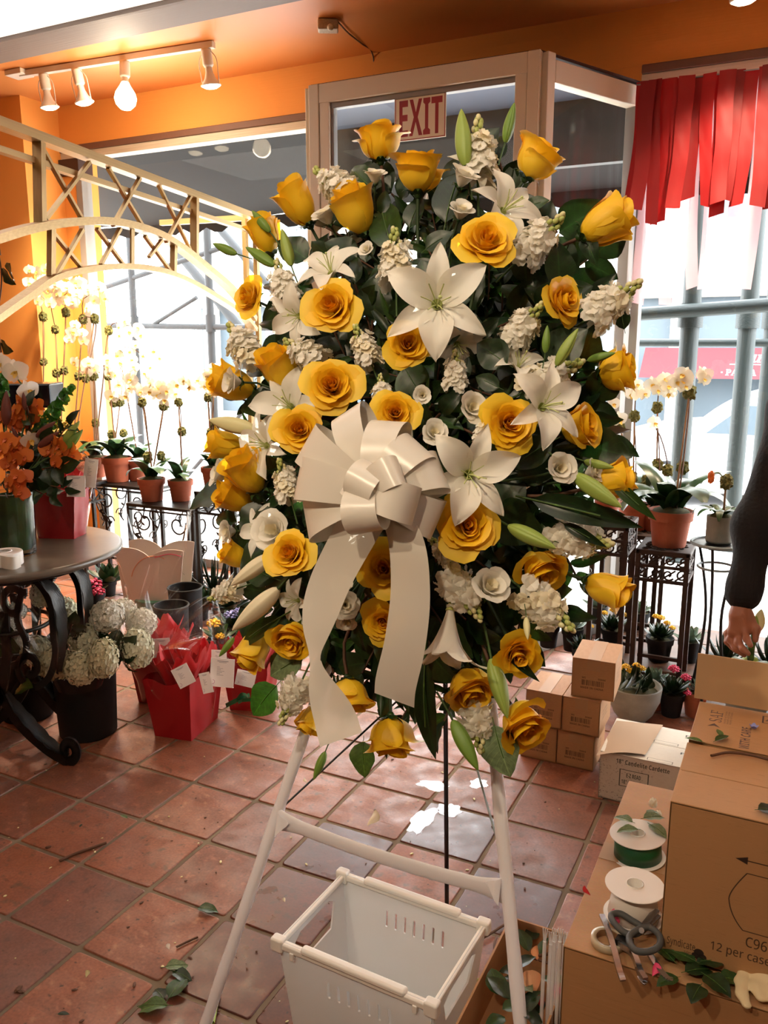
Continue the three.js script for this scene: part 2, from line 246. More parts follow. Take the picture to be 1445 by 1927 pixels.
// ceiling sensor with its cable down the fascia
{
  const p = onY(617, 38, CEIL); const o = thing('ceiling_sensor', p, 'small beige sensor box on the ceiling with a thin cable running to the door', 'sensor');
  const bx = rbox(-0.05, 0.05, -0.05, 0, -0.035, 0.035, 0.008).rotateY(0.5); part(o, 'housing', bx, M.creamDirt); part(o, 'lens', new THREE.SphereGeometry(0.016, 10, 8).translate(0.03, -0.045, 0.03), M.lampWhite);
  const q = onY(690, 92, CEIL); q.z = ZW + 0.012; q.x = onZ(703, 103, ZW).x;
  const w = (v) => v.sub(p); part(o, 'cable', tube([w(p.clone().add(V(0.05, -0.01, 0))), w(onY(655, 62, CEIL - 0.01)), w(onY(680, 82, CEIL - 0.006)), w(V(q.x, CEIL - 0.01, ZW + 0.01)), w(V(q.x + 0.005, FB + 0.02, ZW + 0.008))], 0.004, 24), M.beam);
}
// track lights
function spotHead(track, p, aim, kind, lit) {
  const h = new THREE.Group(); h.name = 'lamp_head'; h.position.copy(p).sub(track.position); track.add(h); turned(h, aim.clone().negate());
  // local: +y back to the track, bulb at -y
  part(h, 'socket', lathe([[0, 0.0], [0.026, 0], [0.028, -0.01], [0.028, -0.075], [0.022, -0.085], [0, -0.085]], 16), M.lampWhite);
  part(h, 'bulb_neck', lathe([[0.018, -0.085], [0.02, -0.11], [0.03, -0.14], [0.047, -0.165], [0.049, -0.175]], 18), M.lampWhite);
  part(h, 'bulb', kind ? lathe([[0, -0.255], [0.03, -0.248], [0.052, -0.225], [0.06, -0.195], [0.052, -0.165], [0.03, -0.13], [0.02, -0.11]], 20) : lathe([[0, -0.19], [0.03, -0.187], [0.047, -0.178], [0.047, -0.17], [0, -0.17]], 18), M.bulb);
  if (!kind) { const k = []; for (const s of [-1, 1]) k.push(tube([V(0.024 * s, -0.01, 0), V(0.055 * s, -0.05, 0), V(0.056 * s, -0.12, 0), V(0.052 * s, -0.172, 0)], 0.0028, 10, 5)); k.push(new THREE.TorusGeometry(0.051, 0.0035, 6, 24).rotateX(Math.PI / 2).translate(0, -0.173, 0)); part(h, 'wire_yoke', merge(k), M.lampWhite); }
  const l = kind ? new THREE.PointLight(WARM, lit) : new THREE.SpotLight(WARM, lit, 0, lit < 11 ? 0.55 : 1.0, 0.8);
  const lp = p.clone().addScaledVector(aim, kind ? 0.2 : 0.2); l.position.copy(lp); l.castShadow = true; l.shadow.radius = kind ? 3 : 2.2; scene.add(l);
  if (!kind) { l.target.position.copy(lp).add(aim); scene.add(l.target); }
  return h;
}
{
  const A = onY(40, 140, CEIL - 0.02), B = onY(402, 84, CEIL - 0.02);
  const t = thing('track_light', A.clone().add(B).multiplyScalar(0.5), 'white ceiling track with four lit spot lamps above the left window', 'track light');
  wpart(t, 'track_rail', bar(A, B, 0.032, 0.03), M.lampWhite); wpart(t, 'end_cap', rbox(A.x - 0.08, A.x + 0.05, CEIL - 0.03, CEIL, A.z - 0.05, A.z + 0.05, 0.005), M.lampWhite);
  const heads = [[90, 142, V(0.05, -1, -0.12), 0, 32], [155, 134, V(0.12, -1, -0.15), 0, 36], [240, 118, V(0.05, -1, 0.1), 1, 2.6], [379, 88, V(0.05, -1, -0.12), 0, 32]];
  for (const [x, y, d, k, e] of heads) { const p = onY(x, y, CEIL - 0.035); p.z = A.z + (B.z - A.z) * (p.x - A.x) / (B.x - A.x); spotHead(t, p, d.normalize(), k, e); }
}
{
  const A = V(-0.62, CEIL - 0.02, -3.86), B = V(1.0, CEIL - 0.02, -3.86); const t = thing('track_light', A.clone(), 'white ceiling track with a lit spot lamp over the red ribbons', 'track light');
  wpart(t, 'track_rail', bar(V(-0.4, A.y, A.z), B, 0.032, 0.03), M.lampWhite);
  for (const x of [-0.335, 0.4]) spotHead(t, V(x, CEIL - 0.035, A.z), V(0.05, -1, -0.12).normalize(), 0, 12);
}
// two lamps further inside the shop, over the flower stand
{
  const t = thing('track_light', V(-1.2, CEIL - 0.02, 0.9), 'white ceiling track with two spot lamps aimed at the flower stand from behind the viewer', 'track light');
  wpart(t, 'track_rail', bar(V(-1.8, CEIL - 0.02, 0.9), V(0.4, CEIL - 0.02, 0.9), 0.032, 0.03), M.lampWhite);
  for (const x of [-1.5, -0.3]) spotHead(t, V(x, CEIL - 0.035, 0.9), V(-0.72 - x, -1.6, -2.3).normalize(), 0, 10);
}

// ---------- outside ----------
struct('sidewalk', box(-16, 9, -0.8, -0.02, -8.2, ZW - 0.1), M.sidewalk);
struct('street', box(-40, 30, -0.9, -0.7, -60, -8.2), M.street);
{ // dark awning over the shop front with a scalloped valance
  const o = thing('awning', V(-3, 2.3, -5.3), 'dark green shop awning with scalloped hem seen from below through the left window', 'awning');
  wpart(o, 'canopy', new THREE.BufferGeometry().copy(merge([sheet((u, v) => [-7 + 4.55 * u, 2.86 - 0.42 * v - 0.01 * Math.sin(u * 30) * v, ZW - 0.18 - 0.95 * v], 30, 6)])), M.awning);
  const sc = (x0, x1) => sheet((u, v) => { const x = x0 + (x1 - x0) * u; return [x, 2.44 - v * (0.05 + 0.05 * Math.abs(Math.sin(x * 14))), ZW - 1.13]; }, 60, 2);
  wpart(o, 'valance', sc(-7, -2.45), M.awning);
  const o2 = thing('awning', V(1, 2.3, -5.3), 'dark shop awning with scalloped hem behind the red ribbons and the door', 'awning');
  wpart(o2, 'canopy', sheet((u, v) => [-2.44 + 5 * u, 2.86 - 0.42 * v, ZW - 0.18 - 0.95 * v], 30, 6), M.awning); wpart(o2, 'valance', sc(-2.44, 2.5), M.awning);
}
{ const s = new THREE.Shape(); s.moveTo(DXL + 0.03, -DZ + 0.05); s.lineTo(DXR - 0.03, -DZ + 0.05); s.lineTo(RX - 0.06, -ZW); s.lineTo(LX + 0.06, -ZW); s.lineTo(DXL + 0.03, -DZ + 0.05); struct('ceiling_entry', new THREE.ExtrudeGeometry(s, { depth: 0.02, bevelEnabled: false }).rotateX(-Math.PI / 2).translate(0, 2.672, 0), M.soffit); }
struct('lintel_entry', box(LX + 0.02, RX - 0.02, 2.38, 2.70, ZW - 0.12, ZW - 0.06), M.greyWall);
{ // scaffold of the sidewalk shed
  const post = (x, z, r, label) => { const mm = r < 0.05 ? M.scaffoldGrey : M.scaffold, o = thing('scaffold_post', V(x, -0.02, z), label, 'post'); part(o, 'pipe', rod(V(0, 0, 0), V(0, 3.6, 0), r, r, 12), mm); part(o, 'base_plate', box(-0.13, 0.13, 0, 0.015, -0.13, 0.13), M.scaffold); part(o, 'coupler', rod(V(0, 1.62, 0), V(0, 1.78, 0), r * 1.35, r * 1.35, 10), mm); return o; };
  const px = (x, y, z) => onZ(x, y, z);
  for (const [x, z, r, l] of [[1292, -6.1, 0.062, 'green scaffold post nearest the door, behind the right orchids'], [1399, -6.6, 0.062, 'green scaffold post right of the restaurant lettering'], [1447, -6.9, 0.062, 'green scaffold post cut by the right edge of the photo'], [258, -6.5, 0.034, 'grey scaffold post left of centre behind the arbour'], [400, -6.5, 0.036, 'grey scaffold post behind the right end of the arbour'], [610, -6.6, 0.04, 'grey scaffold post half hidden by the door frame']]) { const p = px(x, 700, z); post(p.x, z, r, l); }
  const brace = (x0, y0, x1, y1, z, r, label, m = M.scaffold) => solo('scaffold_rail', rod(px(x0, y0, z), px(x1, y1, z), r, r, 8), m, label, 'rail'), braceG = (...a) => brace(...a, M.scaffoldGrey);
  brace(1190, 592, 1470, 572, -6.0, 0.045, 'thick level scaffold rail below the red ribbons');
  brace(1180, 645, 1470, 645, -6.8, 0.03, 'thin level scaffold rail above the restaurant sign');
  braceG(170, 612, 585, 618, -6.5, 0.028, 'level scaffold rail crossing the left window');
  braceG(200, 540, 420, 465, -6.5, 0.025, 'sloping scaffold brace rising to the right in the left window');
  braceG(290, 610, 370, 560, -6.5, 0.02, 'short sloping scaffold brace under the arbour');
  braceG(345, 905, 470, 760, -6.5, 0.02, 'low sloping scaffold brace behind the potted orchids');
  const st = thing('scaffold_stair', px(470, 560, -7.3), 'lattice of stair treads outside between arbour and door', 'stair');
  wpart(st, 'stringer', rod(px(330, 470, -7.4), px(470, 640, -7.4), 0.05, 0.05, 8), M.scaffoldGrey); wpart(st, 'stringer', rod(px(395, 410, -7.3), px(560, 600, -7.3), 0.04, 0.04, 8), M.scaffoldGrey); { const q = px(470, 640, -7.4); wpart(st, 'support', rod(V(q.x, -0.02, q.z), q, 0.03, 0.03, 8), M.scaffoldGrey); }
  for (let i = 0; i < 9; i++) wpart(st, 'tread', bar(px(390 + i * 16, 470 + i * 17, -7.3), px(425 + i * 16, 455 + i * 17, -7.5), 0.05, 0.02), M.steel);
}
{ // across the street: restaurant front, its awning, a parked car
  const ZF = -21; const p0 = onZ(1318, 720, ZF), k = (x, y, z = ZF) => onZ(x, y, z);
  const b = thing('restaurant_building', V(k(1380, 700).x, -0.7, ZF - 1), 'pale building across the street behind the restaurant awning', 'building');
  const x0 = k(1180, 700).x - 14, x1 = k(1445, 700).x + 12;
  wpart(b, 'wall', box(x0, x1, 2.6, 11, ZF - 4, ZF - 1), M.facade); wpart(b, 'shopfront', box(x0, x1, -0.7, 2.6, ZF - 3, ZF - 1.4), M.facadeDark);
  for (let i = 0; i < 12; i++) { const x = x0 + 1.2 + i * 2.4; wpart(b, 'window', box(x, x + 1.1, 4.4, 6.4, ZF - 1.02, ZF - 0.96), M.facadeDark); wpart(b, 'pilaster', box(x - 0.8, x - 0.45, -0.7, 2.6, ZF - 1.4, ZF - 1.0), M.facade); }
  wpart(b, 'ledge', box(x0, x1, 2.6, 2.85, ZF - 1.1, ZF - 0.97), M.facade);
  const aw = thing('restaurant_awning', V(k(1380, 700).x, 1.1, ZF - 0.2), 'dark red restaurant awning with pale lettering across the street', 'awning');
  const L = k(1200, 690).x, R = k(1445, 690).x + 3, T = k(1380, 655).y, B = k(1380, 714).y;
  const t = canvasTex(1024, 256, (g, w, h) => { g.fillStyle = '#4a1019'; g.fillRect(0, 0, w, h); g.fillStyle = '#d8c8c8'; g.save(); g.translate(322, 0); g.scale(0.52, 1); g.font = 'italic bold 120px serif'; g.fillText('Gus', 110, 120); g.fillRect(60, 134, 290, 6); g.font = 'bold 66px serif'; g.fillText('· PASTA  ·  STEAKS', 0, 226); g.restore(); });
  wpart(aw, 'canopy', sheet((u, v) => [L + (R - L) * u, B + (T - B) * v, ZF - 0.2 - 0.75 * v * 1], 8, 4), std(0xffffff, 0.8, { map: t }));
  const c = k(1470, 893, -12.6); c.y = -0.7; const car = thing('parked_car', c, 'white car parked across the street behind the dark sleeve', 'car');
  const s = new THREE.Shape(); s.moveTo(-2.2, 0.3); s.lineTo(-2.15, 0.8); s.quadraticCurveTo(-1.6, 0.98, -1.1, 1.0); s.quadraticCurveTo(-0.6, 1.48, 0, 1.5); s.quadraticCurveTo(1.1, 1.5, 1.7, 1.0); s.lineTo(2.2, 0.9); s.lineTo(2.25, 0.3); s.lineTo(-2.2, 0.3);
  part(car, 'body', new THREE.ExtrudeGeometry(s, { depth: 1.5, bevelEnabled: true, bevelSize: 0.1, bevelThickness: 0.1, bevelSegments: 2 }).translate(0, 0, -0.8), std(new THREE.Color(0xdfe3ea), 0.25));
  const w = new THREE.Shape(); w.moveTo(-0.95, 1.02); w.lineTo(-0.5, 1.4); w.lineTo(1.0, 1.4); w.lineTo(1.5, 1.02); w.lineTo(-0.95, 1.02); part(car, 'side_window', new THREE.ExtrudeGeometry(w, { depth: 0.03, bevelEnabled: false }).translate(0, 0, 0.79), M.facadeDark);
  for (const x of [-1.4, 1.4]) for (const z of [0.72, -0.72]) { const wh = part(car, 'wheel', new THREE.TorusGeometry(0.26, 0.09, 8, 20).translate(x, 0.34, z), M.blackMatt); part(wh, 'rim', new THREE.CylinderGeometry(0.2, 0.2, 0.12, 14).rotateX(Math.PI / 2).translate(x, 0.34, z), M.steel); }
}

// ---------- easel with the standing flower spray ----------
const LEAN = THREE.MathUtils.degToRad(16.5), SN = V(0, Math.sin(LEAN), Math.cos(LEAN)), SU = V(0, Math.cos(LEAN), -Math.sin(LEAN)), S0 = V(-0.659, 0, -1.182);
const onSpray = (px, py, o) => { const r = ray(px, py), p = S0.clone().addScaledVector(SN, o); return EYE.clone().addScaledVector(r, p.sub(EYE).dot(SN) / r.dot(SN)); };
const inPlane = (u, v, o = 0) => S0.clone().add(V(u, 0, 0)).addScaledVector(SU, v).addScaledVector(SN, o);
{
  const e = thing('flower_easel', S0.clone(), 'white wrapped easel carrying the tall yellow rose spray', 'easel');
  const hw = (v) => 0.378 - 0.229 * v;
  const leg = (s) => { const pts = [], N = 40; const g = sheet((u, t) => { const v = -0.02 + 1.42 * t, a = u * Math.PI * 2, wob = 1 + 0.1 * noise.noise(v * 9, s * 5, 2) + 0.05 * Math.sin(v * 40 + Math.sin(a) * 1.5), r = 0.0135 * wob; const c = inPlane(s * Math.max(0.05, hw(v)), v); return [c.x + r * Math.cos(a), c.y + 0.2 * r * Math.sin(a), c.z + r * Math.sin(a) * 0.75]; }, 14, N); return g; };
  for (const s of [-1, 1]) { const l = wpart(e, 'leg', leg(s), M.tapeWrap); }
  const cb = [];
  { const a = inPlane(-hw(0.52), 0.53), b = inPlane(hw(0.52), 0.52); cb.push(sheet((u, t) => { const p = a.clone().lerp(b, t), an = u * Math.PI * 2, r = 0.013 * (1 + 0.9 * Math.pow(Math.abs(2 * t - 1), 8) + 0.12 * noise.noise(t * 12, 1, 1)); return [p.x, p.y + r * Math.cos(an) * 1.25 - 0.012 * Math.sin(t * Math.PI), p.z + 0.006 * Math.sin(an)]; }, 12, 40)); }
  wpart(e, 'crossbar', cb[0], M.tapeWrap);
  for (const s of [-1, 1]) wpart(e, 'tape_flap', sheet((u, v) => { const c = inPlane(s * (hw(0.52) - 0.012 - 0.03 * u), 0.53 - 0.05 * (v - 0.3) * (1 - u), 0.012 + 0.004 * Math.sin(u * 6)); return c.toArray(); }, 4, 4), M.tapeWrap);
  const top = inPlane(0.02, 1.25, -0.04), foot = onY(841, 1745, 0.005);
  wpart(e, 'back_leg', rod(top, foot, 0.0055, 0.0055, 8), M.black);
  const hinge = top.clone().lerp(foot, 0.32);
  wpart(e, 'wire_brace', rod(inPlane(-hw(0.56) + 0.01, 0.56), hinge, 0.0022, 0.0022, 6), M.black); wpart(e, 'wire_brace', rod(inPlane(hw(0.6) - 0.01, 0.6), hinge, 0.0022, 0.0022, 6), M.steel);
  const f = solo('foam_block', new RoundedBoxGeometry(0.26, 0.56, 0.09, 2, 0.02).rotateX(-LEAN).translate(...inPlane(0.03, 1.32, 0.03).toArray()), std(new THREE.Color(0x1f3a20), 0.95), 'green floral foam block hidden behind the flowers of the spray', 'floral foam');
}
// petals and flowers ------------------------------------------------
function petalGeo(R, h, spread, open, curl, sd, pt = 0.07, round = 0.75, nu = 8, nv = 7) {
  return sheet((u, v) => {
    const a = (u - 0.5) * 2, vv = v * (1 - (0.12 + pt * Math.min(1, curl * 7)) * a * a - 0.10 * Math.pow(Math.abs(a), 5)), s = spread * (0.42 + 0.58 * Math.sin(Math.min(1, v * 1.3) * Math.PI / 2));
    let r = R * Math.pow(Math.sin(Math.min(1, 0.1 + vv * (round < 0.6 ? 1.7 : 0.95)) * Math.PI / 2), round) + open * vv * vv, y = h * vv;
    const c = Math.max(0, vv - 0.66) / 0.34; r += curl * c * c * (0.75 + 0.4 * Math.abs(a)); y -= curl * 0.55 * c * c * c * (0.7 + 0.5 * Math.abs(a));
    const n = 0.018 * noise.noise(a * 2.4 + sd * 3.7, vv * 2.6, sd); r += n * 1.4 + 0.012 * v * Math.sin(a * 5 + sd); y += n;
    const t = a * s; return [r * Math.sin(t), y, r * Math.cos(t)];
  }, nu, nv);
}
const calyxGeo = (r, h) => merge([...Array(5)].map((_, i) => sheet((u, v) => { const a = (u - 0.5) * 2, w = 0.09 * (1 - v) + 0.004; const rr0 = r * (0.25 + 1.0 * v), y = -0.06 + h * v - 0.10 * v * v * v * 4 * 0.3; return [rr0 + 0.02 * Math.sin(v * 4), y - 0.35 * v * v * h, a * w * 1.2]; }, 2, 5).rotateY(i * 1.257)).concat([lathe([[0, -0.13], [0.045, -0.12], [0.085, -0.07], [0.08, 0.0], [0.05, 0.03]], 10)]));
const calyx = calyxGeo(0.26, 0.24);
function roseProto(layers, name = 'yellow_rose', mats = [M.yellowIn, M.yellow, M.yellowOut], pt = 0.07, round = 0.75) {
  const g = new THREE.Group(); g.name = name; let k = 0;
  layers.forEach(([R, h, open, n, spread, curl, y0 = 0], li) => {
    const mat = mats[li < layers.length / 2 - 1 ? 0 : li < layers.length - 1 ? 1 : 2], geos = [petalGeo(R, h, spread, open, curl, li * 2.3, pt, round), petalGeo(R * 1.02, h * 0.97, spread, open * 1.2, curl * 1.25, li * 2.3 + 1.1, pt, round)];
    for (let i = 0; i < n; i++) { const p = part(g, 'petal', geos[(i + li) % 2], mat); p.rotation.set(0.09 * Math.sin(i * 7.1 + li * 3.3) * Math.min(1, li / 3), i / n * Math.PI * 2 + li * 0.83 + 0.25 * Math.sin(i * 5 + li), 0.09 * Math.sin(i * 4.3 + li * 1.7) * Math.min(1, li / 3), 'YXZ'); p.position.y = y0; p.scale.setScalar(1 + 0.07 * Math.sin(i * 3.7 + li * 2.9)); }
  });
  part(g, 'calyx', calyx, M.leafB);
  return g;
}
const openRose = [[0.03, 0.47, 0.0, 2, 2.6, 0], [0.06, 0.49, 0.004, 2, 2.0, 0.008], [0.095, 0.495, 0.01, 3, 1.6, 0.016], [0.135, 0.485, 0.02, 3, 1.5, 0.03], [0.18, 0.465, 0.035, 4, 1.3, 0.05], [0.23, 0.43, 0.055, 4, 1.25, 0.08], [0.275, 0.38, 0.085, 4, 1.15, 0.13], [0.31, 0.30, 0.12, 4, 1.1, 0.16]];
const cupRose = [[0.04, 0.60, 0.0, 2, 2.6, 0], [0.09, 0.63, 0.01, 3, 1.7, 0.01], [0.15, 0.66, 0.02, 4, 1.4, 0.02], [0.22, 0.68, 0.03, 4, 1.25, 0.045], [0.285, 0.68, 0.045, 4, 1.2, 0.085], [0.34, 0.64, 0.05, 3, 1.25, 0.14], [0.36, 0.56, 0.05, 2, 1.0, 0.19]];
const tightRose = [[0.05, 0.78, 0.0, 2, 2.6, 0], [0.10, 0.84, 0.0, 3, 1.7, 0.01], [0.17, 0.88, 0.0, 3, 1.5, 0.015], [0.23, 0.88, 0.01, 4, 1.25, 0.03], [0.285, 0.84, 0.02, 4, 1.2, 0.07], [0.315, 0.76, 0.02, 2, 1.2, 0.10]];
const roses = { o: roseProto(openRose, 'yellow_rose', undefined, 0.16), c: roseProto(cupRose, 'yellow_rose', undefined, 0.05, 0.5), t: roseProto(tightRose, 'yellow_rose', undefined, 0.04, 0.5) };
const stemGeo = new THREE.CylinderGeometry(0.022, 0.026, 2.2, 6).translate(0, -1.2, 0);
const CORE = inPlane(0.03, 1.25, 0.06);
const stemMat = std(new THREE.Color(0x2f4222), 0.6);
function stemTo(t, pos, axis, r, mat = stemMat, back = 0.05) { // curved stem from a bloom's base back into the foam
  const core = CORE.clone().lerp(pos, 0.25); const b = pos.clone().addScaledVector(axis, -back), m = pos.clone().lerp(core, 0.4).addScaledVector(axis, -back * 0.9);
  const inv = (v) => v.clone().sub(t.position).divideScalar(t.scale.x).applyQuaternion(t.quaternion.clone().invert());
  part(t, 'stem', new THREE.TubeGeometry(new THREE.CatmullRomCurve3([inv(pos), inv(b), inv(m), inv(core)]), 10, r / t.scale.x, 5), mat);
}
const ROSES = [ // pixel x, y, width, kind, facing (right, up, toward viewer), depth offset, label
  [713, 264, 80, 'c', [-0.1, 0.95, 0.25], 0.10, 'yellow rose in side view directly below the exit sign, topmost in the spray'],
  [787, 320, 90, 'c', [0.0, 0.95, 0.28], 0.15, 'wide yellow rose in side view on an upright stem, right under the topmost rose'],
  [1012, 298, 88, 'c', [0.5, 0.75, 0.35], 0.12, 'yellow rose tilted right at the top right in front of the white door post'],
  [561, 382, 68, 't', [-0.45, 0.8, 0.3], 0.10, 'yellow rose tilted left in front of the left door jamb'],
  [667, 394, 72, 't', [-0.35, 0.8, 0.45], 0.14, 'half-open yellow rose beside a small cream bloom near the left door jamb'],
  [500, 441, 56, 't', [-0.25, 0.85, 0.2], 0.06, 'yellow rose half hidden behind green lily buds at the upper left edge'],
  [915, 455, 104, 'o', [0.05, 0.35, 0.92], 0.24, 'large open yellow rose above the big white lily'],
  [1140, 420, 78, 't', [0.85, 0.4, 0.3], 0.08, 'ragged yellow rose facing right in front of the splayed glass pane'],
  [469, 560, 68, 'o', [-0.6, 0.15, 0.75], 0.08, 'yellow rose with small leaves lying across it at the left edge'],
  [625, 577, 96, 'o', [-0.25, 0.1, 0.95], 0.22, 'open yellow rose left of the big white lily'],
  [1059, 567, 88, 'o', [0.6, 0.1, 0.75], 0.16, 'open yellow rose turned right beside a white stock spike'],
  [768, 648, 82, 'o', [0.05, 0.05, 1], 0.25, 'open yellow rose directly below the big white lily'],
  [527, 697, 72, 't', [-0.4, 0.75, 0.4], 0.16, 'upright yellow rose under a white stock cluster on the left'],
  [437, 722, 66, 't', [-0.75, 0.25, 0.3], 0.08, 'yellow rose with a white bloom lying against it at the left edge'],
  [625, 726, 98, 'o', [0.0, 0.15, 1], 0.24, 'open yellow rose upper left of the white bow'],
  [1163, 697, 82, 'c', [0.9, 0.2, 0.35], 0.08, 'large yellow rose facing right at the far right edge'],
  [744, 777, 78, 'o', [0.0, 0.05, 1], 0.27, 'open yellow rose touching the top loop of the white bow'],
  [564, 810, 88, 'o', [-0.05, 0.1, 1], 0.24, 'open yellow rose left of the top loop of the bow'],
  [958, 798, 96, 'o', [0.1, 0.05, 1], 0.24, 'open yellow rose tucked behind the right-hand white lily'],
  [1092, 803, 74, 'c', [0.75, 0.2, 0.6], 0.14, 'half-open yellow rose right of the right-hand lily'],
  [425, 838, 56, 't', [-0.85, 0.15, 0.2], 0.06, 'yellow rose with a dark leaf across it under a long lily bud'],
  [466, 888, 70, 't', [-0.35, 0.65, 0.4], 0.14, 'yellow rose left of the white stock beside the bow'],
  [441, 936, 56, 't', [-0.7, 0.3, 0.4], 0.09, 'lower of two yellow roses at the left edge beside the bow'],
  [1153, 906, 62, 't', [0.8, 0.2, 0.4], 0.12, 'small yellow rose behind the green lily bud on the right'],
  [879, 990, 108, 'o', [0.0, 0.15, 1], 0.28, 'largest open yellow rose right of the bow tails'],
  [546, 1042, 84, 'o', [-0.25, 0.3, 0.85], 0.22, 'open yellow rose left of the left bow tail'],
  [442, 1046, 44, 't', [-0.7, 0.4, 0.3], 0.07, 'small yellow rose mostly covered by leaves at the lower left'],
  [722, 1070, 92, 'o', [-0.05, 0.1, 1], 0.25, 'upper of two open roses between the bow tails'],
  [1018, 1070, 80, 'c', [0.25, -0.55, 0.6], 0.15, 'yellow rose facing down under dark leaves on the right'],
  [1142, 1108, 66, 't', [0.75, -0.3, 0.3], 0.10, 'yellow rose nodding right against the bright lower window'],
  [720, 1170, 74, 'o', [-0.05, 0.0, 1], 0.22, 'lower of two open roses between the bow tails'],
  [480, 1219, 62, 't', [-0.4, -0.75, 0.3], 0.08, 'yellow rose hanging down under the lily buds at the lower left'],
  [548, 1200, 68, 'c', [-0.2, -0.5, 0.7], 0.14, 'yellow rose with a pale petal across it beside the left bow tail'],
  [974, 1232, 84, 'o', [0.15, -0.35, 0.8], 0.20, 'yellow rose facing down under a small pale lily bud'],
  [657, 1312, 78, 'c', [0.1, -0.8, 0.35], 0.18, 'yellow rose hanging down right of the left bow tail'],
  [884, 1294, 84, 'c', [0.2, -0.6, 0.6], 0.18, 'yellow rose hanging down above the lowest green lily bud'],
  [984, 1362, 88, 'c', [0.3, -0.5, 0.7], 0.16, 'lowest yellow rose on the right in front of the easel leg'],
  [735, 1390, 88, 'c', [0.0, -0.92, 0.3], 0.14, 'lowest yellow rose of all, hanging upside down over the floor'],
  [585, 1352, 44, 't', [-0.3, -0.6, 0.4], 0.08, 'yellow rose almost hidden behind the end of the left bow tail'],
];
for (const [px, py, w, kind, dir, off, label] of ROSES) {
  const c = onSpray(px, py, off), depth = c.clone().sub(EYE).dot(FWD), axis = scr(...dir), size = w * depth / 1560 / (kind === 'o' ? 0.93 : kind === 'c' ? 0.86 : 0.70);
  const t = copyOf(roses[kind], label, 'yellow roses of the spray'); t.userData.category = 'rose';
  const mid = kind === 'o' ? 0.24 : kind === 'c' ? 0.36 : 0.42;
  t.scale.setScalar(size); turned(t, axis, rnd() * 6.28); t.position.copy(c).addScaledVector(axis, -mid * size);
  stemTo(t, t.position.clone().addScaledVector(axis, -0.1 * size), axis, 0.0035, rnd() < 0.3 ? M.stemBrown : stemMat, 0.06);
}
// lilies
function lilyProto(name, closed) {
  const g = new THREE.Group(); g.name = name;
  const petal = (wide, sd) => sheet((u, v) => {
    const a = (u - 0.5) * 2, w = wide * Math.pow(Math.sin(Math.PI * Math.min(1, 0.06 + 0.94 * Math.pow(v, 0.85))), 0.8) + 0.012 * (1 - v);
    let r = 0.03 + (closed ? 0.26 : 0.5) * Math.pow(v, closed ? 1.4 : 1.12), y = closed ? 0.72 * v - 0.16 * Math.pow(v, 5) : 0.30 * v * (1.75 - 1.35 * v);
    if (closed) r += 0.16 * Math.pow(v, 6);
    y += 0.9 * w * a * a * (closed ? 0.15 : 0.42) + 0.02 * Math.sin(v * 9 + a * 4 + sd) * v * Math.abs(a) - 0.018 * Math.exp(-a * a * 30) * (1 - v); r += 0.012 * Math.sin(a * 6 + sd) * v;
    if (closed) { const th = a * w / Math.max(0.06, r); return [r * Math.sin(th) * 1, y, r * Math.cos(th)]; }
    return [a * w, y, r];
  }, 6, 14);
  const wides = [petal(0.15, 0), petal(0.15, 2)], thin = petal(0.10, 1);
  for (let i = 0; i < 6; i++) { const p = part(g, 'petal', i % 2 ? thin : wides[i % 4 ? 1 : 0], M.petalWhite); p.rotation.y = i * Math.PI / 3 + 0.1 * Math.sin(i * 4); p.position.y = i % 2 ? -0.012 : 0; p.rotation.x = 0; }
  part(g, 'throat', lathe([[0.0, -0.06], [0.02, -0.055], [0.035, 0.0], [0.05, 0.04]], 12), M.throat);
  if (!closed) { for (let i = 0; i < 6; i++) { const a = i * 1.047 + 0.5; part(g, 'stamen', tube([V(0, 0, 0), V(0.05 * Math.sin(a), 0.16, 0.05 * Math.cos(a)), V(0.13 * Math.sin(a), 0.3, 0.13 * Math.cos(a))], 0.006, 8, 4), M.filament); } part(g, 'pistil', merge([tube([V(0, 0, 0), V(0.02, 0.2, 0), V(0.04, 0.37, 0.02)], 0.009, 8, 5), new THREE.SphereGeometry(0.018, 8, 6).translate(0.04, 0.37, 0.02)]), M.filament); }
  return g;
}
const lily = lilyProto('white_lily'), lilyTrumpet = lilyProto('white_lily', true);
const LILIES = [
  [822, 572, 205, [-0.1, 0.0, 1], 0.26, 0.35, 'largest open white lily above the centre of the spray'],
  [622, 512, 130, [-0.25, 0.6, 0.7], 0.18, 0.2, 'white lily with a recurved petal above the open rose on the upper left'],
  [562, 595, 120, [-0.5, -0.2, 0.8], 0.14, 0.9, 'white lily spreading behind the open rose at left, lower of the upper-left pair'],
  [948, 395, 150, [0.5, 0.3, 0.8], 0.15, 0.1, 'white lily at the upper right just above the large open rose'],
  [1022, 765, 160, [0.35, 0.1, 0.9], 0.25, 0.6, 'white lily on the right overlapping an open yellow rose'],
  [882, 893, 185, [0.1, -0.05, 1], 0.30, 0.25, 'white lily right beside the white bow'],
  [545, 765, 150, [-0.3, 0.2, 0.9], 0.16, 0.7, 'white lily behind the two open roses upper left of the bow'],
  [500, 838, 130, [-0.6, 0.1, 0.7], 0.13, 0.15, 'white lily at the left edge beside the long pale bud'],
  [975, 690, 110, [0.2, 0.7, 0.6], 0.16, 0.4, 'half-turned white lily just above the right-hand lily'],
  [885, 330, 100, [0.4, 0.5, 0.6], 0.10, 0.9, 'white lily low behind the tall green buds at the top'],
  [860, 648, 120, [0.1, -0.5, 0.8], 0.15, 0.2, 'shaded white lily hanging behind the largest lily'],
  [495, 1000, 100, [-0.5, 0.2, 0.7], 0.12, 0.6, 'white lily at lower left above the open rose by the bow tail'],
  [560, 1130, 90, [-0.6, 0.0, 0.6], 0.10, 0.3, 'white lily petals behind the left bow tail'],
];
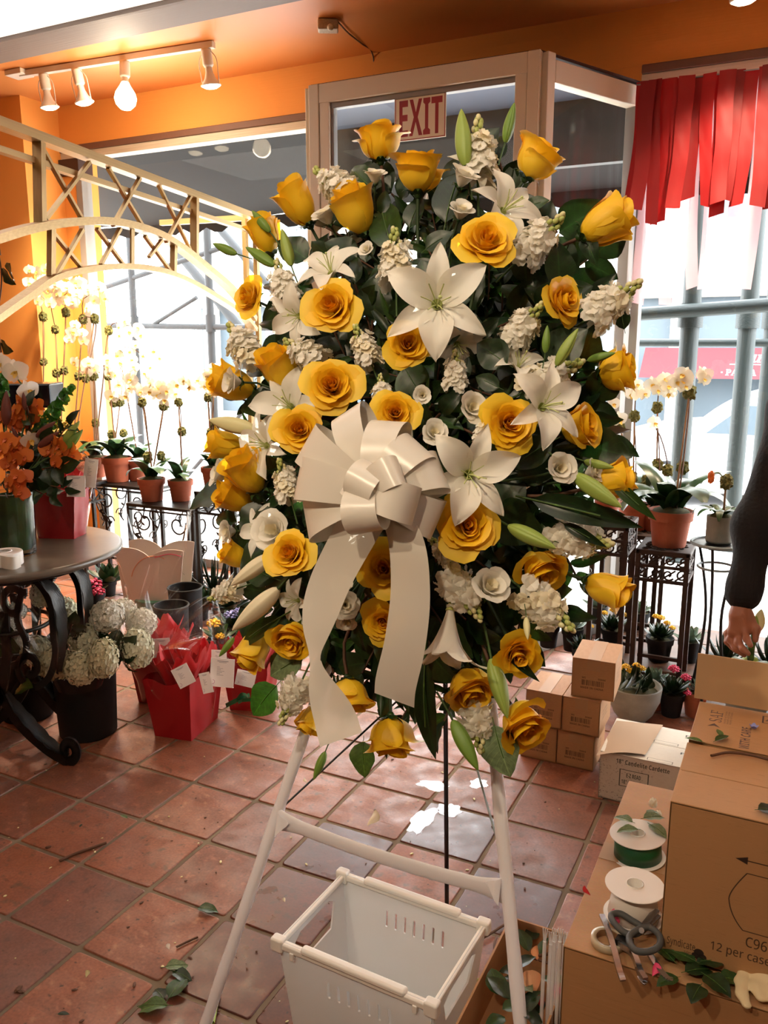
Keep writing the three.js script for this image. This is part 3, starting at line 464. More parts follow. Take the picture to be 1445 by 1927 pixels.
for (const [px, py, w, dir, off, roll, label] of LILIES) {
  const c = onSpray(px, py, off), depth = c.clone().sub(EYE).dot(FWD), axis = scr(...dir), size = w * depth / 1560 / 0.98;
  const t = copyOf(lily, label, 'open white lilies of the spray'); t.userData.category = 'lily'; t.scale.setScalar(size); turned(t, axis, roll * 1.05); t.position.copy(c).addScaledVector(axis, -0.05 * size);
  stemTo(t, t.position.clone().addScaledVector(axis, -0.03 * size), axis, 0.004);
}
{
  const tip = onSpray(838, 1240, 0.24), top = onSpray(848, 1142, 0.22), axis = tip.clone().sub(top).normalize(), t = copyOf(lilyTrumpet, 'white lily hanging down like a bell at the lower right of the bow tails', 'open white lilies of the spray'); t.userData.category = 'lily';
  t.scale.setScalar(0.17); turned(t, axis, 0.4); t.position.copy(top); stemTo(t, top, axis, 0.004);
}
// lily buds: long, three-ribbed
const budGeo = sheet((u, v) => { const a = u * Math.PI * 2, r = 0.14 * Math.pow(Math.sin(Math.PI * Math.min(1, 0.05 + 0.95 * Math.pow(v, 0.8))), 0.75) * (1 + 0.07 * Math.cos(3 * a)) * (1 - 0.14 * Math.exp(-Math.pow(Math.sin(1.5 * a), 2) * 40)) + 0.006; return [r * Math.cos(a), v, r * Math.sin(a)]; }, 30, 16);
function budProto(mat) { const g = new THREE.Group(); g.name = 'lily_bud'; part(g, 'bud', budGeo, mat); part(g, 'stalk', tube([V(0, 0.03, 0), V(0.01, -0.2, 0.02), V(0.05, -0.6, 0.05)], 0.022, 8, 5), M.stemGreen); return g; }
const buds = { w: budProto(M.budWhite), p: budProto(M.budPale), g: budProto(M.budGreen), d: budProto(M.budDark) };
const BUDS = [ // base px, tip px, kind, offset, label
  [480, 808, 393, 790, 'p', 0.12, 'long pale lily bud pointing left beside the tucked yellow rose'],
  [512, 1045, 434, 1102, 'w', 0.16, 'upper of two cream lily buds pointing down-left at the lower left'],
  [524, 1108, 437, 1186, 'w', 0.18, 'lower, larger of two cream lily buds pointing down-left'],
  [957, 990, 1046, 1032, 'g', 0.24, 'pale green lily bud right of the largest rose'],
  [1080, 893, 1170, 955, 'g', 0.20, 'fat green lily bud pointing down-right at the right edge'],
  [924, 1240, 955, 1352, 'g', 0.20, 'long green lily bud hanging at the lower right beside the easel leg'],
  [852, 1356, 900, 1450, 'd', 0.20, 'lowest green lily bud hanging over the floor'],
  [951, 268, 968, 193, 'd', 0.12, 'slim green lily bud standing at the top near the white door post'],
  [876, 312, 868, 205, 'g', 0.14, 'tall yellow-green lily bud standing right of the exit sign'],
  [445, 478, 400, 458, 'd', 0.06, 'small green lily bud pointing left at the far upper left'],
  [508, 436, 474, 396, 'd', 0.09, 'green lily bud leaning left over the half-hidden rose'],
  [516, 500, 462, 465, 'd', 0.10, 'green lily bud under the half-hidden rose at upper left'],
  [548, 500, 530, 430, 'g', 0.11, 'pale green lily bud upright between two roses at upper left'],
  [1047, 688, 1088, 618, 'g', 0.20, 'yellow-green lily bud pointing up-right above the right-hand lily'],
  [1026, 664, 1030, 612, 'd', 0.18, 'dark green lily bud upright above the right-hand lily'],
  [1106, 678, 1158, 664, 'd', 0.14, 'dark green lily bud crossing the far right rose'],
  [612, 1415, 590, 1468, 'd', 0.12, 'small green lily bud hanging below the left bow tail'],
  [990, 1162, 993, 1204, 'p', 0.22, 'small pale lily bud above the down-facing rose at lower right'],
  [1100, 868, 1155, 880, 'g', 0.15, 'narrow yellow-green bud above the fat bud on the right'],
  [440, 1200, 412, 1236, 'd', 0.12, 'green lily bud tip under the cream buds at lower left'],
];
for (const [x0, y0, x1, y1, kind, off, label] of BUDS) {
  const a = onSpray(x0, y0, off), b = onSpray(x1, y1, off + 0.01), t = copyOf(buds[kind], label, 'lily buds of the spray'); t.userData.category = 'lily bud';
  t.scale.setScalar(a.distanceTo(b)); turned(t, b.clone().sub(a), rnd() * 6); t.position.copy(a);
}
// white stock spikes: ruffled florets below, tight green buds at the tip
const floretGeo = [0, 1, 2].map((s) => merge([0, 1].flatMap((k) => [0, 1, 2, 3].map((i) => sheet((u, v) => { const a = (u - 0.5) * 2, w = 0.52 * Math.sin(Math.PI * (0.12 + 0.72 * v)), r = (0.95 - 0.4 * k) * v, y = 0.22 * k + (0.2 + 0.3 * k) * v - 0.18 * v * v * v + 0.09 * Math.sin(a * 4 + i + s) * v; return [a * w, y, r]; }, 4, 3).rotateY(i * 1.571 + k * 0.8 + 0.3 * Math.sin(i * 3 + s))))));
function stockProto(s) {
  const g = new THREE.Group(); g.name = 'stock_spike'; seed = 100 + s * 77;
  part(g, 'stem', tube([V(0, -0.5, 0), V(0.01, 0.3, 0), V(0, 0.95, 0.02)], 0.02, 8, 5), M.stemGreen);
  for (let i = 0; i < 22; i++) { const y = 0.06 + 0.60 * Math.pow(i / 21, 0.9), a = i * 2.4 + s, r = 0.25 * (1 - 0.5 * (i / 26)) * rr(0.75, 1.15), f = part(g, 'floret', floretGeo[i % 3], i % 5 ? M.stockWhite : M.petalCream); f.position.set(Math.sin(a) * r, y, Math.cos(a) * r); turned(f, V(Math.sin(a), 0.5 + 0.5 * i / 26, Math.cos(a)), rnd() * 6); f.scale.setScalar(rr(0.15, 0.205)); }
  const sph = new THREE.SphereGeometry(1, 8, 6);
  for (let i = 0; i < 13; i++) { const y = 0.66 + 0.32 * i / 12, a = i * 2.4, r = 0.11 * (1 - i / 16); const b = part(g, 'bud', sph, i % 3 ? M.tinyBud : M.budPale); b.position.set(Math.sin(a) * r, y, Math.cos(a) * r); b.scale.set(0.042, 0.054, 0.042); }
  return g;
}
const stocks = [stockProto(0), stockProto(1), stockProto(2)];
const STOCKS = [ // base, tip, offset, label
  [668, 378, 592, 318, 0.12, 'white stock spike leaning left over the left door jamb'],
  [745, 540, 742, 430, 0.17, 'upright white stock spike left of the big lily petals'],
  [975, 490, 1060, 405, 0.14, 'white stock spike leaning right beside the ragged rose'],
  [900, 345, 900, 222, 0.10, 'white stock spike standing at the top right of the exit sign'],
  [545, 575, 520, 490, 0.11, 'white stock spike behind the upper-left lily'],
  [485, 690, 430, 610, 0.08, 'white stock spike leaning out at the left edge by the arbour'],
  [610, 690, 535, 640, 0.18, 'white stock cluster above the upright rose on the left'],
  [700, 690, 668, 612, 0.19, 'white stock spike left of the rose under the big lily'],
  [955, 650, 1020, 572, 0.16, 'white stock spike right of the big lily'],
  [1100, 605, 1205, 530, 0.11, 'white stock spike stretching right in front of the splayed pane post'],
  [858, 735, 856, 660, 0.20, 'white stock cluster hanging under the shaded lily'],
  [722, 770, 715, 705, 0.18, 'small white stock spike half behind the rose at the top loop'],
  [990, 735, 1095, 680, 0.14, 'white stock spike behind the far right rose'],
  [548, 945, 525, 865, 0.20, 'white stock cluster left of the bow loops'],
  [1040, 1005, 1152, 1025, 0.13, 'white stock spike pointing right below the long dark leaf'],
  [860, 1060, 805, 1010, 0.22, 'white stock cluster below the largest rose'],
  [845, 1080, 905, 1165, 0.21, 'white stock spike below the cluster under the largest rose'],
  [985, 1110, 1078, 1185, 0.16, 'white stock spike pointing down-right above the carton stack'],
  [570, 1275, 528, 1362, 0.12, 'white stock spike hanging beside the left bow tail'],
  [455, 1105, 392, 1128, 0.08, 'small white stock spike at the lower left edge over the plants'],
  [885, 1310, 905, 1415, 0.15, 'white stock spike hanging behind the lowest lily bud'],
  [905, 835, 915, 780, 0.24, 'greenish stock tip left of the tucked rose'],
];
STOCKS.forEach(([x0, y0, x1, y1, off, label], i) => {
  const a = onSpray(x0, y0, off), b = onSpray(x1, y1, off + 0.02), t = copyOf(stocks[i % 3], label, 'white stock spikes of the spray'); t.userData.category = 'flower';
  t.scale.setScalar(a.distanceTo(b) * 1.02); turned(t, b.clone().sub(a), i); t.position.copy(a);
});
// small white ruffled lisianthus
const lisi = roseProto([[0.09, 0.5, 0.02, 3, 1.8, 0.03], [0.18, 0.55, 0.06, 4, 1.3, 0.08], [0.26, 0.55, 0.10, 5, 1.1, 0.14]], 'white_lisianthus', [M.petalCream, M.petalWhite, M.petalWhite]);
for (const [px, py, w, dir, off, label] of [
  [705, 331, 38, [0, 0.8, 0.5], 0.12, 'small white lisianthus under the topmost rose'], [613, 406, 46, [-0.4, 0.7, 0.5], 0.12, 'cream lisianthus between two roses at the left door jamb'],
  [872, 333, 50, [0.3, 0.7, 0.5], 0.16, 'cream lisianthus below the tall bud at the top'], [868, 397, 44, [0.2, 0.6, 0.6], 0.17, 'cream lisianthus left of the upper-right lily'],
  [795, 744, 30, [0, 0, 1], 0.25, 'tiny white lisianthus right of the rose at the top loop'], [888, 768, 52, [0.3, 0.2, 0.9], 0.25, 'white lisianthus left of the tucked rose'],
  [1053, 882, 52, [0.2, 0.1, 0.9], 0.22, 'ruffled cream lisianthus left of the fat green bud'], [1115, 888, 40, [0.6, 0.2, 0.5], 0.15, 'white lisianthus beside the small rose on the right'],
  [414, 893, 46, [-0.8, 0.2, 0.4], 0.08, 'white lisianthus at the left edge under the leaf-crossed rose'], [438, 718, 44, [-0.8, 0.0, 0.5], 0.14, 'white lisianthus lying on the left edge rose'],
  [515, 1000, 66, [-0.3, 0.3, 0.9], 0.18, 'large ruffled white lisianthus above the rose by the left tail'], [650, 1138, 46, [0.1, 0.1, 1], 0.24, 'white lisianthus right of the left bow tail'],
  [642, 1100, 36, [-0.1, 0.3, 0.8], 0.21, 'shaded white lisianthus above another beside the left tail'], [652, 1168, 34, [0.1, -0.5, 0.8], 0.22, 'drooping white lisianthus lowest of three by the left tail'],
  [922, 1104, 64, [0.3, 0.5, 0.8], 0.23, 'large ruffled white lisianthus beside the stock under the largest rose'], [817, 815, 44, [0.1, 0.3, 0.9], 0.24, 'cream lisianthus right above the bow'],
  [690, 470, 26, [-0.4, 0.3, 0.8], 0.2, 'small greenish lisianthus bud left of the upright stock'], [430, 1000, 40, [-0.6, 0, 0.5], 0.08, 'small white lisianthus among leaves at the lower left edge'],
]) {
  const c = onSpray(px, py, off), depth = c.clone().sub(EYE).dot(FWD), axis = scr(...dir), size = w * depth / 1560 / 0.82, t = copyOf(lisi, label, 'white lisianthus of the spray'); t.userData.category = 'flower';
  t.scale.setScalar(size); turned(t, axis, rnd() * 6); t.position.copy(c).addScaledVector(axis, -0.3 * size); stemTo(t, t.position.clone(), axis, 0.0025);
}
// foliage ------------------------------------------------------------
const leafGeo = (wide, tipness, bend, fold, wav = 0) => sheet((u, v) => { const a = (u - 0.5) * 2, w = wide * Math.pow(Math.sin(Math.PI * Math.pow(v, tipness)), 0.85) + 0.004 * (1 - v); return [a * w, v - bend * 0.25 * v * v, Math.abs(a) * w * fold - bend * v * v + wav * Math.sin(v * 14 + a * 2) * Math.abs(a)]; }, 4, 8);
const LEAF = { salal: leafGeo(0.30, 0.8, 0.22, 0.25, 0.02), salal2: leafGeo(0.25, 0.75, 0.4, 0.35, 0.03), lance: leafGeo(0.11, 0.72, 0.35, 0.4), ruscus: leafGeo(0.2, 0.85, 0.12, 0.3), round: leafGeo(0.38, 0.75, 0.2, 0.2, 0.03) };
function branchProto(kind, n, leafLen, mats, s) { // unit length along +y
  const g = new THREE.Group(); g.name = 'leafy_branch'; seed = 900 + s * 31;
  part(g, 'stem', tube([V(0, 0, 0), V(0.04, 0.4, 0.02), V(0, 0.95, 0.1)], 0.012, 10, 5), pick([M.stemGreen, M.stemBrown]));
  for (let i = 0; i < n; i++) { const y = 0.16 + 0.8 * i / (n - 1), side = i % 2 ? 1 : -1, l = part(g, 'leaf', LEAF[pick(kind)], pick(mats)); l.position.set(0.03 * Math.sin(y * 3), y, 0.1 * y * y); const sp = i === n - 1 ? 0.1 : rr(0.6, 1.2); l.rotation.set(rr(-0.5, 0.7), rr(-0.7, 0.7), -side * sp, 'ZXY'); l.scale.setScalar(leafLen * rr(0.75, 1.15)); }
  return g;
}
const dark = [M.leafA, M.leafA, M.leafC, M.leafC, M.leafB];
const branches = [branchProto(['salal', 'salal2'], 8, 0.42, dark, 1), branchProto(['salal', 'round'], 7, 0.46, dark, 2), branchProto(['ruscus', 'salal2'], 11, 0.30, dark, 3), branchProto(['lance'], 12, 0.42, [M.leafA, M.leafC, M.leafB], 4)];
seed = 4242;
function branch(a, b, k, label, group, mats) { const t = copyOf(branches[k], label, group); t.userData.category = 'foliage'; t.scale.setScalar(a.distanceTo(b)); const d = b.clone().sub(a); turned(t, d); // turn leaf faces to the front
  const z = V(0, 0, 1).applyQuaternion(t.quaternion), f = SN.clone().addScaledVector(d.clone().normalize(), -SN.dot(d.clone().normalize())).normalize(), y = d.clone().normalize(); const ang = Math.atan2(z.clone().cross(f).dot(y), z.dot(f)); t.quaternion.premultiply(new THREE.Quaternion().setFromAxisAngle(y, ang + rr(-0.5, 0.5))); t.position.copy(a); return t; }
{
  const KIND = ['dark broad-leaved branch', 'round-leaved dark branch', 'small-leaved green branch', 'narrow-leaved dark branch'], ROW = ['at the top', 'above the bow', 'around the bow', 'below the bow', 'at the bottom'], FG = 'foliage branches of the spray', FLB = (k, x, y) => KIND[k] + ' ' + ROW[Math.max(0, Math.min(4, Math.floor((y - 280) / 230)))] + (x < 680 ? ', left side of the spray' : x > 920 ? ', right side of the spray' : ', middle of the spray');
  const cx = 800, cy = 800;
  // dense inner layers
  for (let ring = 0; ring < 6; ring++) { const n = [9, 17, 25, 32, 38, 44][ring], f = [0.10, 0.30, 0.48, 0.66, 0.82, 0.98][ring];
    for (let i = 0; i < n; i++) { const a = (i + rr(-0.3, 0.3)) / n * Math.PI * 2 + ring, q = f * rr(0.88, 1.1), ex = cx + Math.cos(a) * 330 * q - (Math.sin(a) * q) * 45, ey = cy + 20 + Math.sin(a) * (Math.sin(a) < 0 ? 490 : 540) * q; const off = 0.155 - 0.12 * f * f + rr(-0.035, 0.025);
      const dx = ex - cx, dy = ey - cy, dl = Math.hypot(dx, dy), sw = rr(-0.7, 0.7), ux = (dx * Math.cos(sw) - dy * Math.sin(sw)) / dl, uy = (dx * Math.sin(sw) + dy * Math.cos(sw)) / dl, LL = rr(135, 185); const p0 = onSpray(ex - ux * LL * 0.85, ey - uy * LL * 0.85, off - 0.05), p1 = onSpray(ex + ux * LL * 0.15, ey + uy * LL * 0.15, off); const kk = pick([0, 0, 1, 1, 2, 3]); branch(p0, p1, kk, FLB(kk, ex, ey), FG); } }
  // leaves that stand out singly
  const single = (x0, y0, x1, y1, kind, mat, off, label) => { const a = onSpray(x0, y0, off), b = onSpray(x1, y1, off + 0.01), t = thing('foliage_leaf', a, label, 'leaf', 'single leaves of the spray'); const d = b.clone().sub(a); const o = t; o.scale.setScalar(d.length()); turned(o, d); const y = d.clone().normalize(), z = V(0, 0, 1).applyQuaternion(o.quaternion), f = SN.clone().addScaledVector(y, -SN.dot(y)).normalize(); o.quaternion.premultiply(new THREE.Quaternion().setFromAxisAngle(y, Math.atan2(z.clone().cross(f).dot(y), z.dot(f)))); part(o, 'blade', LEAF[kind], mat); part(o, 'midrib', tube([V(0, -0.15, 0), V(0, 0.3, 0.0), V(0, 0.6, -0.07)], 0.01, 8, 4), M.leafD); };
  single(520, 1290, 465, 1350, 'round', M.leafBright, 0.10, 'bright green round leaf at the lower left above the red gift bags');
  single(570, 1235, 495, 1275, 'salal', M.leafPale, 0.10, 'pale underside of a leaf at the lower left above the bright leaf');
  single(800, 1240, 792, 1458, 'lance', M.leafA, 0.20, 'long dark hanging leaf at the bottom between tail and bell-shaped lily');
  single(684, 1395, 680, 1468, 'round', M.leafD, 0.12, 'torn green leaf hanging at the very bottom');
  single(930, 1365, 955, 1470, 'round', M.leafPale, 0.16, 'grey-green leaf hanging in front of the right easel leg');
  single(1000, 940, 1215, 990, 'lance', M.leafC, 0.2, 'long dark leaf pointing right below the ruffled lisianthus');
  single(1060, 985, 1140, 1030, 'lance', M.leafC, 0.18, 'dark leaf pointing down-right below the long dark leaf');
  single(1150, 905, 1235, 980, 'lance', M.leafB, 0.13, 'slim green leaf pointing down-right over the flowerpots');
  single(800, 470, 850, 430, 'salal', M.leafA, 0.22, 'large flat leaf between the big lily and the upright stem');
  single(838, 420, 862, 300, 'salal', M.leafC, 0.14, 'dark twisted leaf left of the cream lisianthus at top');
  single(700, 355, 640, 298, 'salal2', M.leafB, 0.10, 'green leaf rising left of the topmost rose');
  single(740, 470, 700, 350, 'salal2', M.leafB, 0.12, 'broad green leaf behind the small white bloom at top');
  single(770, 430, 790, 360, 'salal', M.leafA, 0.11, 'broad dark leaf under the wide rose at top');
  single(990, 390, 1032, 372, 'salal', M.leafB, 0.10, 'leaf behind the upper-right lily');
  single(955, 685, 890, 640, 'round', M.leafA, 0.19, 'round dark leaf left of the dark upright bud');
  single(940, 730, 890, 705, 'salal', M.leafA, 0.2, 'dark leaf below the round leaf right of the hanging stock');
  single(1040, 830, 950, 880, 'salal', M.leafC, 0.18, 'large dark leaf between the right-hand lily and the bow-side lily');
  single(520, 1090, 445, 1060, 'salal', M.leafB, 0.1, 'green leaf behind the cream buds');
  single(530, 1160, 420, 1225, 'lance', M.leafB, 0.13, 'long leaf under the lower cream bud');
  single(590, 680, 560, 800, 'salal2', M.leafC, 0.1, 'dark leaf behind the open roses upper left of the bow');
  single(1100, 440, 1120, 495, 'salal2', M.leafA, 0.08, 'dark leaf below the ragged rose');
  single(1175, 620, 1165, 570, 'salal', M.leafA, 0.08, 'leaf hanging at the right edge by the splayed pane post');
  single(760, 690, 800, 760, 'round', M.leafB, 0.16, 'leaf under the rose beneath the big lily');
  single(950, 1215, 1010, 1290, 'lance', M.leafC, 0.2, 'dark leaf over the long hanging bud at lower right');
}
// white satin bow --------------------------------------------------
{
  const K = onSpray(716, 932, 0.36), b = thing('ribbon_bow', K.clone(), 'large white satin ribbon bow with two long tails at the centre of the spray', 'bow');
  const loop = (tx, ty, h, w, o = 0.36, twist = 0) => { const T = onSpray(tx, ty, o), d = T.clone().sub(K), L = d.length(); d.normalize(); const n = SN.clone().addScaledVector(d, -SN.dot(d)).normalize(), across = d.clone().cross(n); const pts = []; for (let i = 0; i <= 16; i++) { const t = i / 16, s = (1 - Math.cos(2 * Math.PI * t)) / 2; pts.push(K.clone().addScaledVector(d, L * Math.pow(s, 0.8)).addScaledVector(n, h * Math.sin(2 * Math.PI * t) * 0.75 + 0.02)); }
    return ribbon(pts, (t) => w * (0.3 + 0.7 * Math.pow(Math.sin(Math.PI * t), 0.5)), 40, (t) => across.clone().applyAxisAngle(d, twist * (t - 0.5))); };
  for (const [x, y, h, w, o, tw] of [[596, 840, 0.055, 0.075, 0.33, 0.6], [580, 905, 0.05, 0.075, 0.34, 0.5], [600, 985, 0.045, 0.07, 0.31, -0.5], [672, 785, 0.045, 0.065, 0.31, 0.5], [748, 805, 0.045, 0.062, 0.33, -0.4], [800, 850, 0.045, 0.062, 0.33, -0.5], [832, 895, 0.045, 0.066, 0.31, -0.4], [820, 975, 0.045, 0.066, 0.30, 0.4], [788, 955, 0.05, 0.06, 0.40, 0.3], [690, 1008, 0.045, 0.06, 0.42, 0.5], [650, 895, 0.035, 0.05, 0.42, 0.4], [704, 872, 0.045, 0.055, 0.43, 0.2], [764, 880, 0.035, 0.05, 0.42, -0.4]]) wpart(b, 'loop', loop(x, y, h, w, o, tw), M.satin);
  const tail = (pts, wf, ac) => wpart(b, 'tail', ribbon(pts.map(([x, y, o]) => onSpray(x, y, o)), wf, 44, ac), M.satin);
  const rgt = RIGHT.clone(), fw = SN.clone();
  tail([[700, 950, 0.37], [665, 1010, 0.36], [615, 1110, 0.34], [592, 1200, 0.33], [598, 1270, 0.32], [630, 1350, 0.30], [642, 1392, 0.30]], (t) => 0.074 - 0.054 * Math.exp(-Math.pow((t - 0.60) / 0.14, 2)), (t) => rgt.clone().multiplyScalar(Math.cos(0.5 * Math.sin(t * 3))).addScaledVector(UPV, t < 0.6 ? -0.35 : 0.35).addScaledVector(fw, 0.35 * Math.sin(t * 5)).normalize());
  tail([[730, 950, 0.36], [762, 1010, 0.37], [772, 1110, 0.35], [762, 1210, 0.33], [744, 1290, 0.31], [742, 1318, 0.30]], (t) => 0.062 + 0.008 * t, (t) => rgt.clone().addScaledVector(fw, 0.5 - 0.6 * t).addScaledVector(UPV, -0.12 - 0.28 * t).normalize());
  part(b, 'knot', new THREE.TorusGeometry(0.022, 0.012, 8, 16).rotateY(0.4).translate(0, 0, 0.02), M.satin);
}

// ---------- left side: arbour, orchids, stands, table ----------
{
  const R = onZ(480, 409, -4.02), a = THREE.MathUtils.degToRad(12.3), D = V(-Math.sin(a), 0, -Math.cos(a)), N = V(D.z, 0, -D.x), side = V(-1, 0, 0.1).normalize();
  const P = (px, py, o = 0) => { const r = ray(px, py); return EYE.clone().addScaledVector(r, R.clone().addScaledVector(N, o).sub(EYE).dot(N) / r.dot(N)); };
  const t = thing('garden_arbour', V(R.x, 0, R.z), 'gold painted metal garden arbour with arches and crossed lattice at left', 'arbour');
  const top = R.y, L = P(-330, 118); L.y = top; const far = R.clone().addScaledVector(D, 0.02);
  wpart(t, 'top_rail', bar(L, far, 0.05, 0.03), M.gold); wpart(t, 'top_rail', bar(L.clone().add(V(-0.02, -0.075, 0)), far.clone().add(V(-0.02, -0.075, 0)), 0.03, 0.02), M.gold);
  const arch = (pts, w, h) => { const c = new THREE.CatmullRomCurve3(pts.map(([x, y]) => P(x, y))), n = 40, q = c.getPoints(n), g = []; for (let i = 0; i < n; i++) g.push(bar(q[i], q[i + 1].clone().lerp(q[i], -0.03), w, h)); return merge(g); };
  const a1 = [[-260, 640], [-150, 530], [-60, 468], [0, 446], [69, 427], [159, 416], [215, 418], [279, 434], [326, 457], [386, 503], [438, 548], [476, 600]], a2 = [[-230, 800], [-120, 690], [-50, 630], [0, 592], [51, 556], [99, 523], [184, 504], [257, 502], [326, 517], [386, 547], [458, 595], [478, 620]];
  wpart(t, 'arch', arch(a1, 0.05, 0.028), M.gold); wpart(t, 'arch', arch(a2, 0.045, 0.022), M.gold);
  const st = (x0, y0, x1, y1, w = 0.035, nm = 'upright') => wpart(t, nm, bar(P(x0, y0), P(x1, y1), w, 0.025, D), M.gold);
  st(73, 268, 76, 424); st(366, 368, 366, 482); st(97, 430, 96, 520, 0.02); st(327, 460, 326, 514, 0.025); st(249, 420, 249, 500, 0.008);
  const xs = (x0, y0, x1, y1, o) => wpart(t, 'lattice_bar', bar(P(x0, y0, o), P(x1, y1, o), 0.016, 0.012, D), M.gold);
  for (const [ax, ay, bx, by, cx, cy, dx, dy] of [[80, 280, 153, 410, 168, 305, 86, 412], [203, 316, 268, 425, 263, 335, 212, 425], [297, 346, 358, 470, 360, 366, 312, 455]]) { xs(ax, ay, bx, by, 0.006); xs(cx, cy, dx, dy, -0.006); }
  for (const [ax, ay, bx, by, cx, cy, dx, dy] of [[101, 440, 152, 502, 155, 432, 105, 518], [182, 430, 232, 498, 226, 430, 190, 498], [272, 444, 322, 512, 304, 452, 280, 484]]) { xs(ax, ay, bx, by, 0.006); xs(cx, cy, dx, dy, -0.006); }
  for (const o of [0, 1]) wpart(t, 'post', bar(V(R.x - 0.05 * o, 0, R.z + 0.03 * o), V(R.x - 0.05 * o, top, R.z + 0.03 * o), 0.025, 0.025), M.gold);
  const e = R.clone().addScaledVector(side, 0.62); wpart(t, 'end_rail', bar(R, e, 0.03, 0.03), M.gold);
  wpart(t, 'post', bar(V(L.x, 0, L.z), V(L.x, top, L.z), 0.025, 0.025), M.gold);
}
const spiral = (c, r, turns, a0, ux, uy, dir = 1, shrink = 0.25, n = 22) => [...Array(n + 1)].map((_, i) => { const t = i / n, q = r * (1 - (1 - shrink) * t), a = a0 + dir * t * turns * Math.PI * 2; return c.clone().addScaledVector(ux, q * Math.cos(a)).addScaledVector(uy, q * Math.sin(a)); });
// metal plant stands
function plantStand(x0, x1, z0, z1, h, style, label, mat = M.iron) { // z1 is the front
  const t = thing('plant_stand', V((x0 + x1) / 2, 0, (z0 + z1) / 2), label, 'plant stand'), ap = style === 'fret' ? 0.13 : style === 'x' ? 0.12 : 0.02;
  wpart(t, 'shelf_top', rbox(x0, x1, h - 0.02, h, z0, z1, 0.004), mat);
  if (style === 'fret') { const k = []; for (let i = 0; i < 30; i++) k.push(new THREE.TorusGeometry(0.012, 0.003, 4, 8).rotateX(Math.PI / 2).translate(x0 + 0.02 + rnd() * (x1 - x0 - 0.04), h + 0.002, z0 + 0.02 + rnd() * (z1 - z0 - 0.04))); wpart(t, 'shelf_pattern', merge(k), mat); }
  for (const x of [x0 + 0.012, x1 - 0.012]) for (const z of [z0 + 0.012, z1 - 0.012]) wpart(t, 'leg', box(x - 0.01, x + 0.01, 0, h - 0.02, z - 0.01, z + 0.01), mat);
  wpart(t, 'stretcher', merge([box(x0, x1, 0.12, 0.135, z1 - 0.02, z1 - 0.006), box(x0, x1, 0.12, 0.135, z0 + 0.006, z0 + 0.02)]), mat);
  const X = V(1, 0, 0), Y = V(0, 1, 0), Z = V(0, 0, 1), panel = (o, ux, len) => {
    const k = [], P = (s, y) => o.clone().addScaledVector(ux, s).add(V(0, y, 0));
    if (style !== 'scroll') k.push(bar(P(0, -ap), P(len, -ap), 0.012, 0.014), bar(P(0, -0.012), P(len, -0.012), 0.012, 0.02));
    if (style === 'x') { const n = Math.max(2, Math.round(len / 0.1)); for (let i = 0; i < n; i++) { const a = len * i / n, b = len * (i + 1) / n; k.push(bar(P(a, -ap), P(b, -0.02), 0.008), bar(P(a, -0.02), P(b, -ap), 0.008)); } }
    if (style === 'fret') { k.push(bar(P(0, -0.07), P(len, -0.07), 0.01, 0.012)); for (const yy of [-0.04, -0.10]) { const n = Math.round(len / 0.05); for (let i = 0; i < n; i++) { const c = P(len * (i + 0.5) / n, yy); k.push(tube(spiral(c, 0.024, 1.1, i * 1.7 + yy * 40, ux, Y, i % 2 ? 1 : -1, 0.3, 12), 0.0042, 12, 4)); k.push(bar(P(len * i / n, yy - 0.022), P(len * (i + 1) / n, yy + 0.02), 0.007)); } } }
    if (style === 'scroll') { k.push(bar(P(0, -0.035), P(len, -0.035), 0.009)); for (const s of [0.25, 0.75]) { const d = s < 0.5 ? 1 : -1; k.push(tube(spiral(P(len * s, -0.10), 0.062, 1.1, d > 0 ? Math.PI * 0.9 : Math.PI * 0.1, ux, Y, d, 0.3), 0.0055, 22, 5)); k.push(tube([P(len * s - d * 0.06, -0.09), P(len * s - d * 0.03, -0.19), P(len * s + d * 0.02, -0.25), P(len * s - d * 0.01, -0.30)], 0.005, 12, 5)); k.push(tube(spiral(P(len * s + d * 0.02, -0.24), 0.035, 1.0, 0, ux, Y, d, 0.3, 14), 0.0045, 14, 5)); for (let i = 0; i < 3; i++) k.push(LEAF.ruscus.clone().scale(0.045, 0.045, 0.045).rotateZ(d * (1.2 + i)).translate(...P(len * s - d * 0.03 + i * d * 0.02, -0.2 - 0.02 * i).toArray())); } }
    return merge(k);
  };
  wpart(t, 'apron', panel(V(x0, h, z1 - 0.01), X, x1 - x0), mat); wpart(t, 'apron', panel(V(x1 - 0.01, h, z0), Z, z1 - z0), mat); wpart(t, 'apron', panel(V(x0 + 0.01, h, z0), Z, z1 - z0), mat);
  return t;
}
const spot = (px, py, z) => onZ(px, py, z);
// orchids
const orchidPetal = (w, l, cup) => sheet((u, v) => { const a = (u - 0.5) * 2, ww = w * Math.pow(Math.sin(Math.PI * (0.06 + 0.92 * Math.pow(v, 0.75))), 0.7); return [a * ww, l * v, 0.05 + cup * v * v + 0.06 * a * a * ww]; }, 4, 5);
const phalGeo = merge([orchidPetal(0.34, 0.52, -0.05).rotateZ(1.35), orchidPetal(0.34, 0.52, -0.05).rotateZ(-1.35), orchidPetal(0.17, 0.46, -0.12).translate(0, 0, -0.03), orchidPetal(0.16, 0.44, -0.12).rotateZ(2.5).translate(0, 0, -0.03), orchidPetal(0.16, 0.44, -0.12).rotateZ(-2.5).translate(0, 0, -0.03)]);
const phalLip = merge([orchidPetal(0.10, 0.2, 0.2).rotateZ(Math.PI).translate(0, 0, 0.05), new THREE.SphereGeometry(0.05, 6, 5).translate(0, 0.0, 0.09), orchidPetal(0.06, 0.14, 0.16).rotateZ(1.9), orchidPetal(0.06, 0.14, 0.16).rotateZ(-1.9)]);
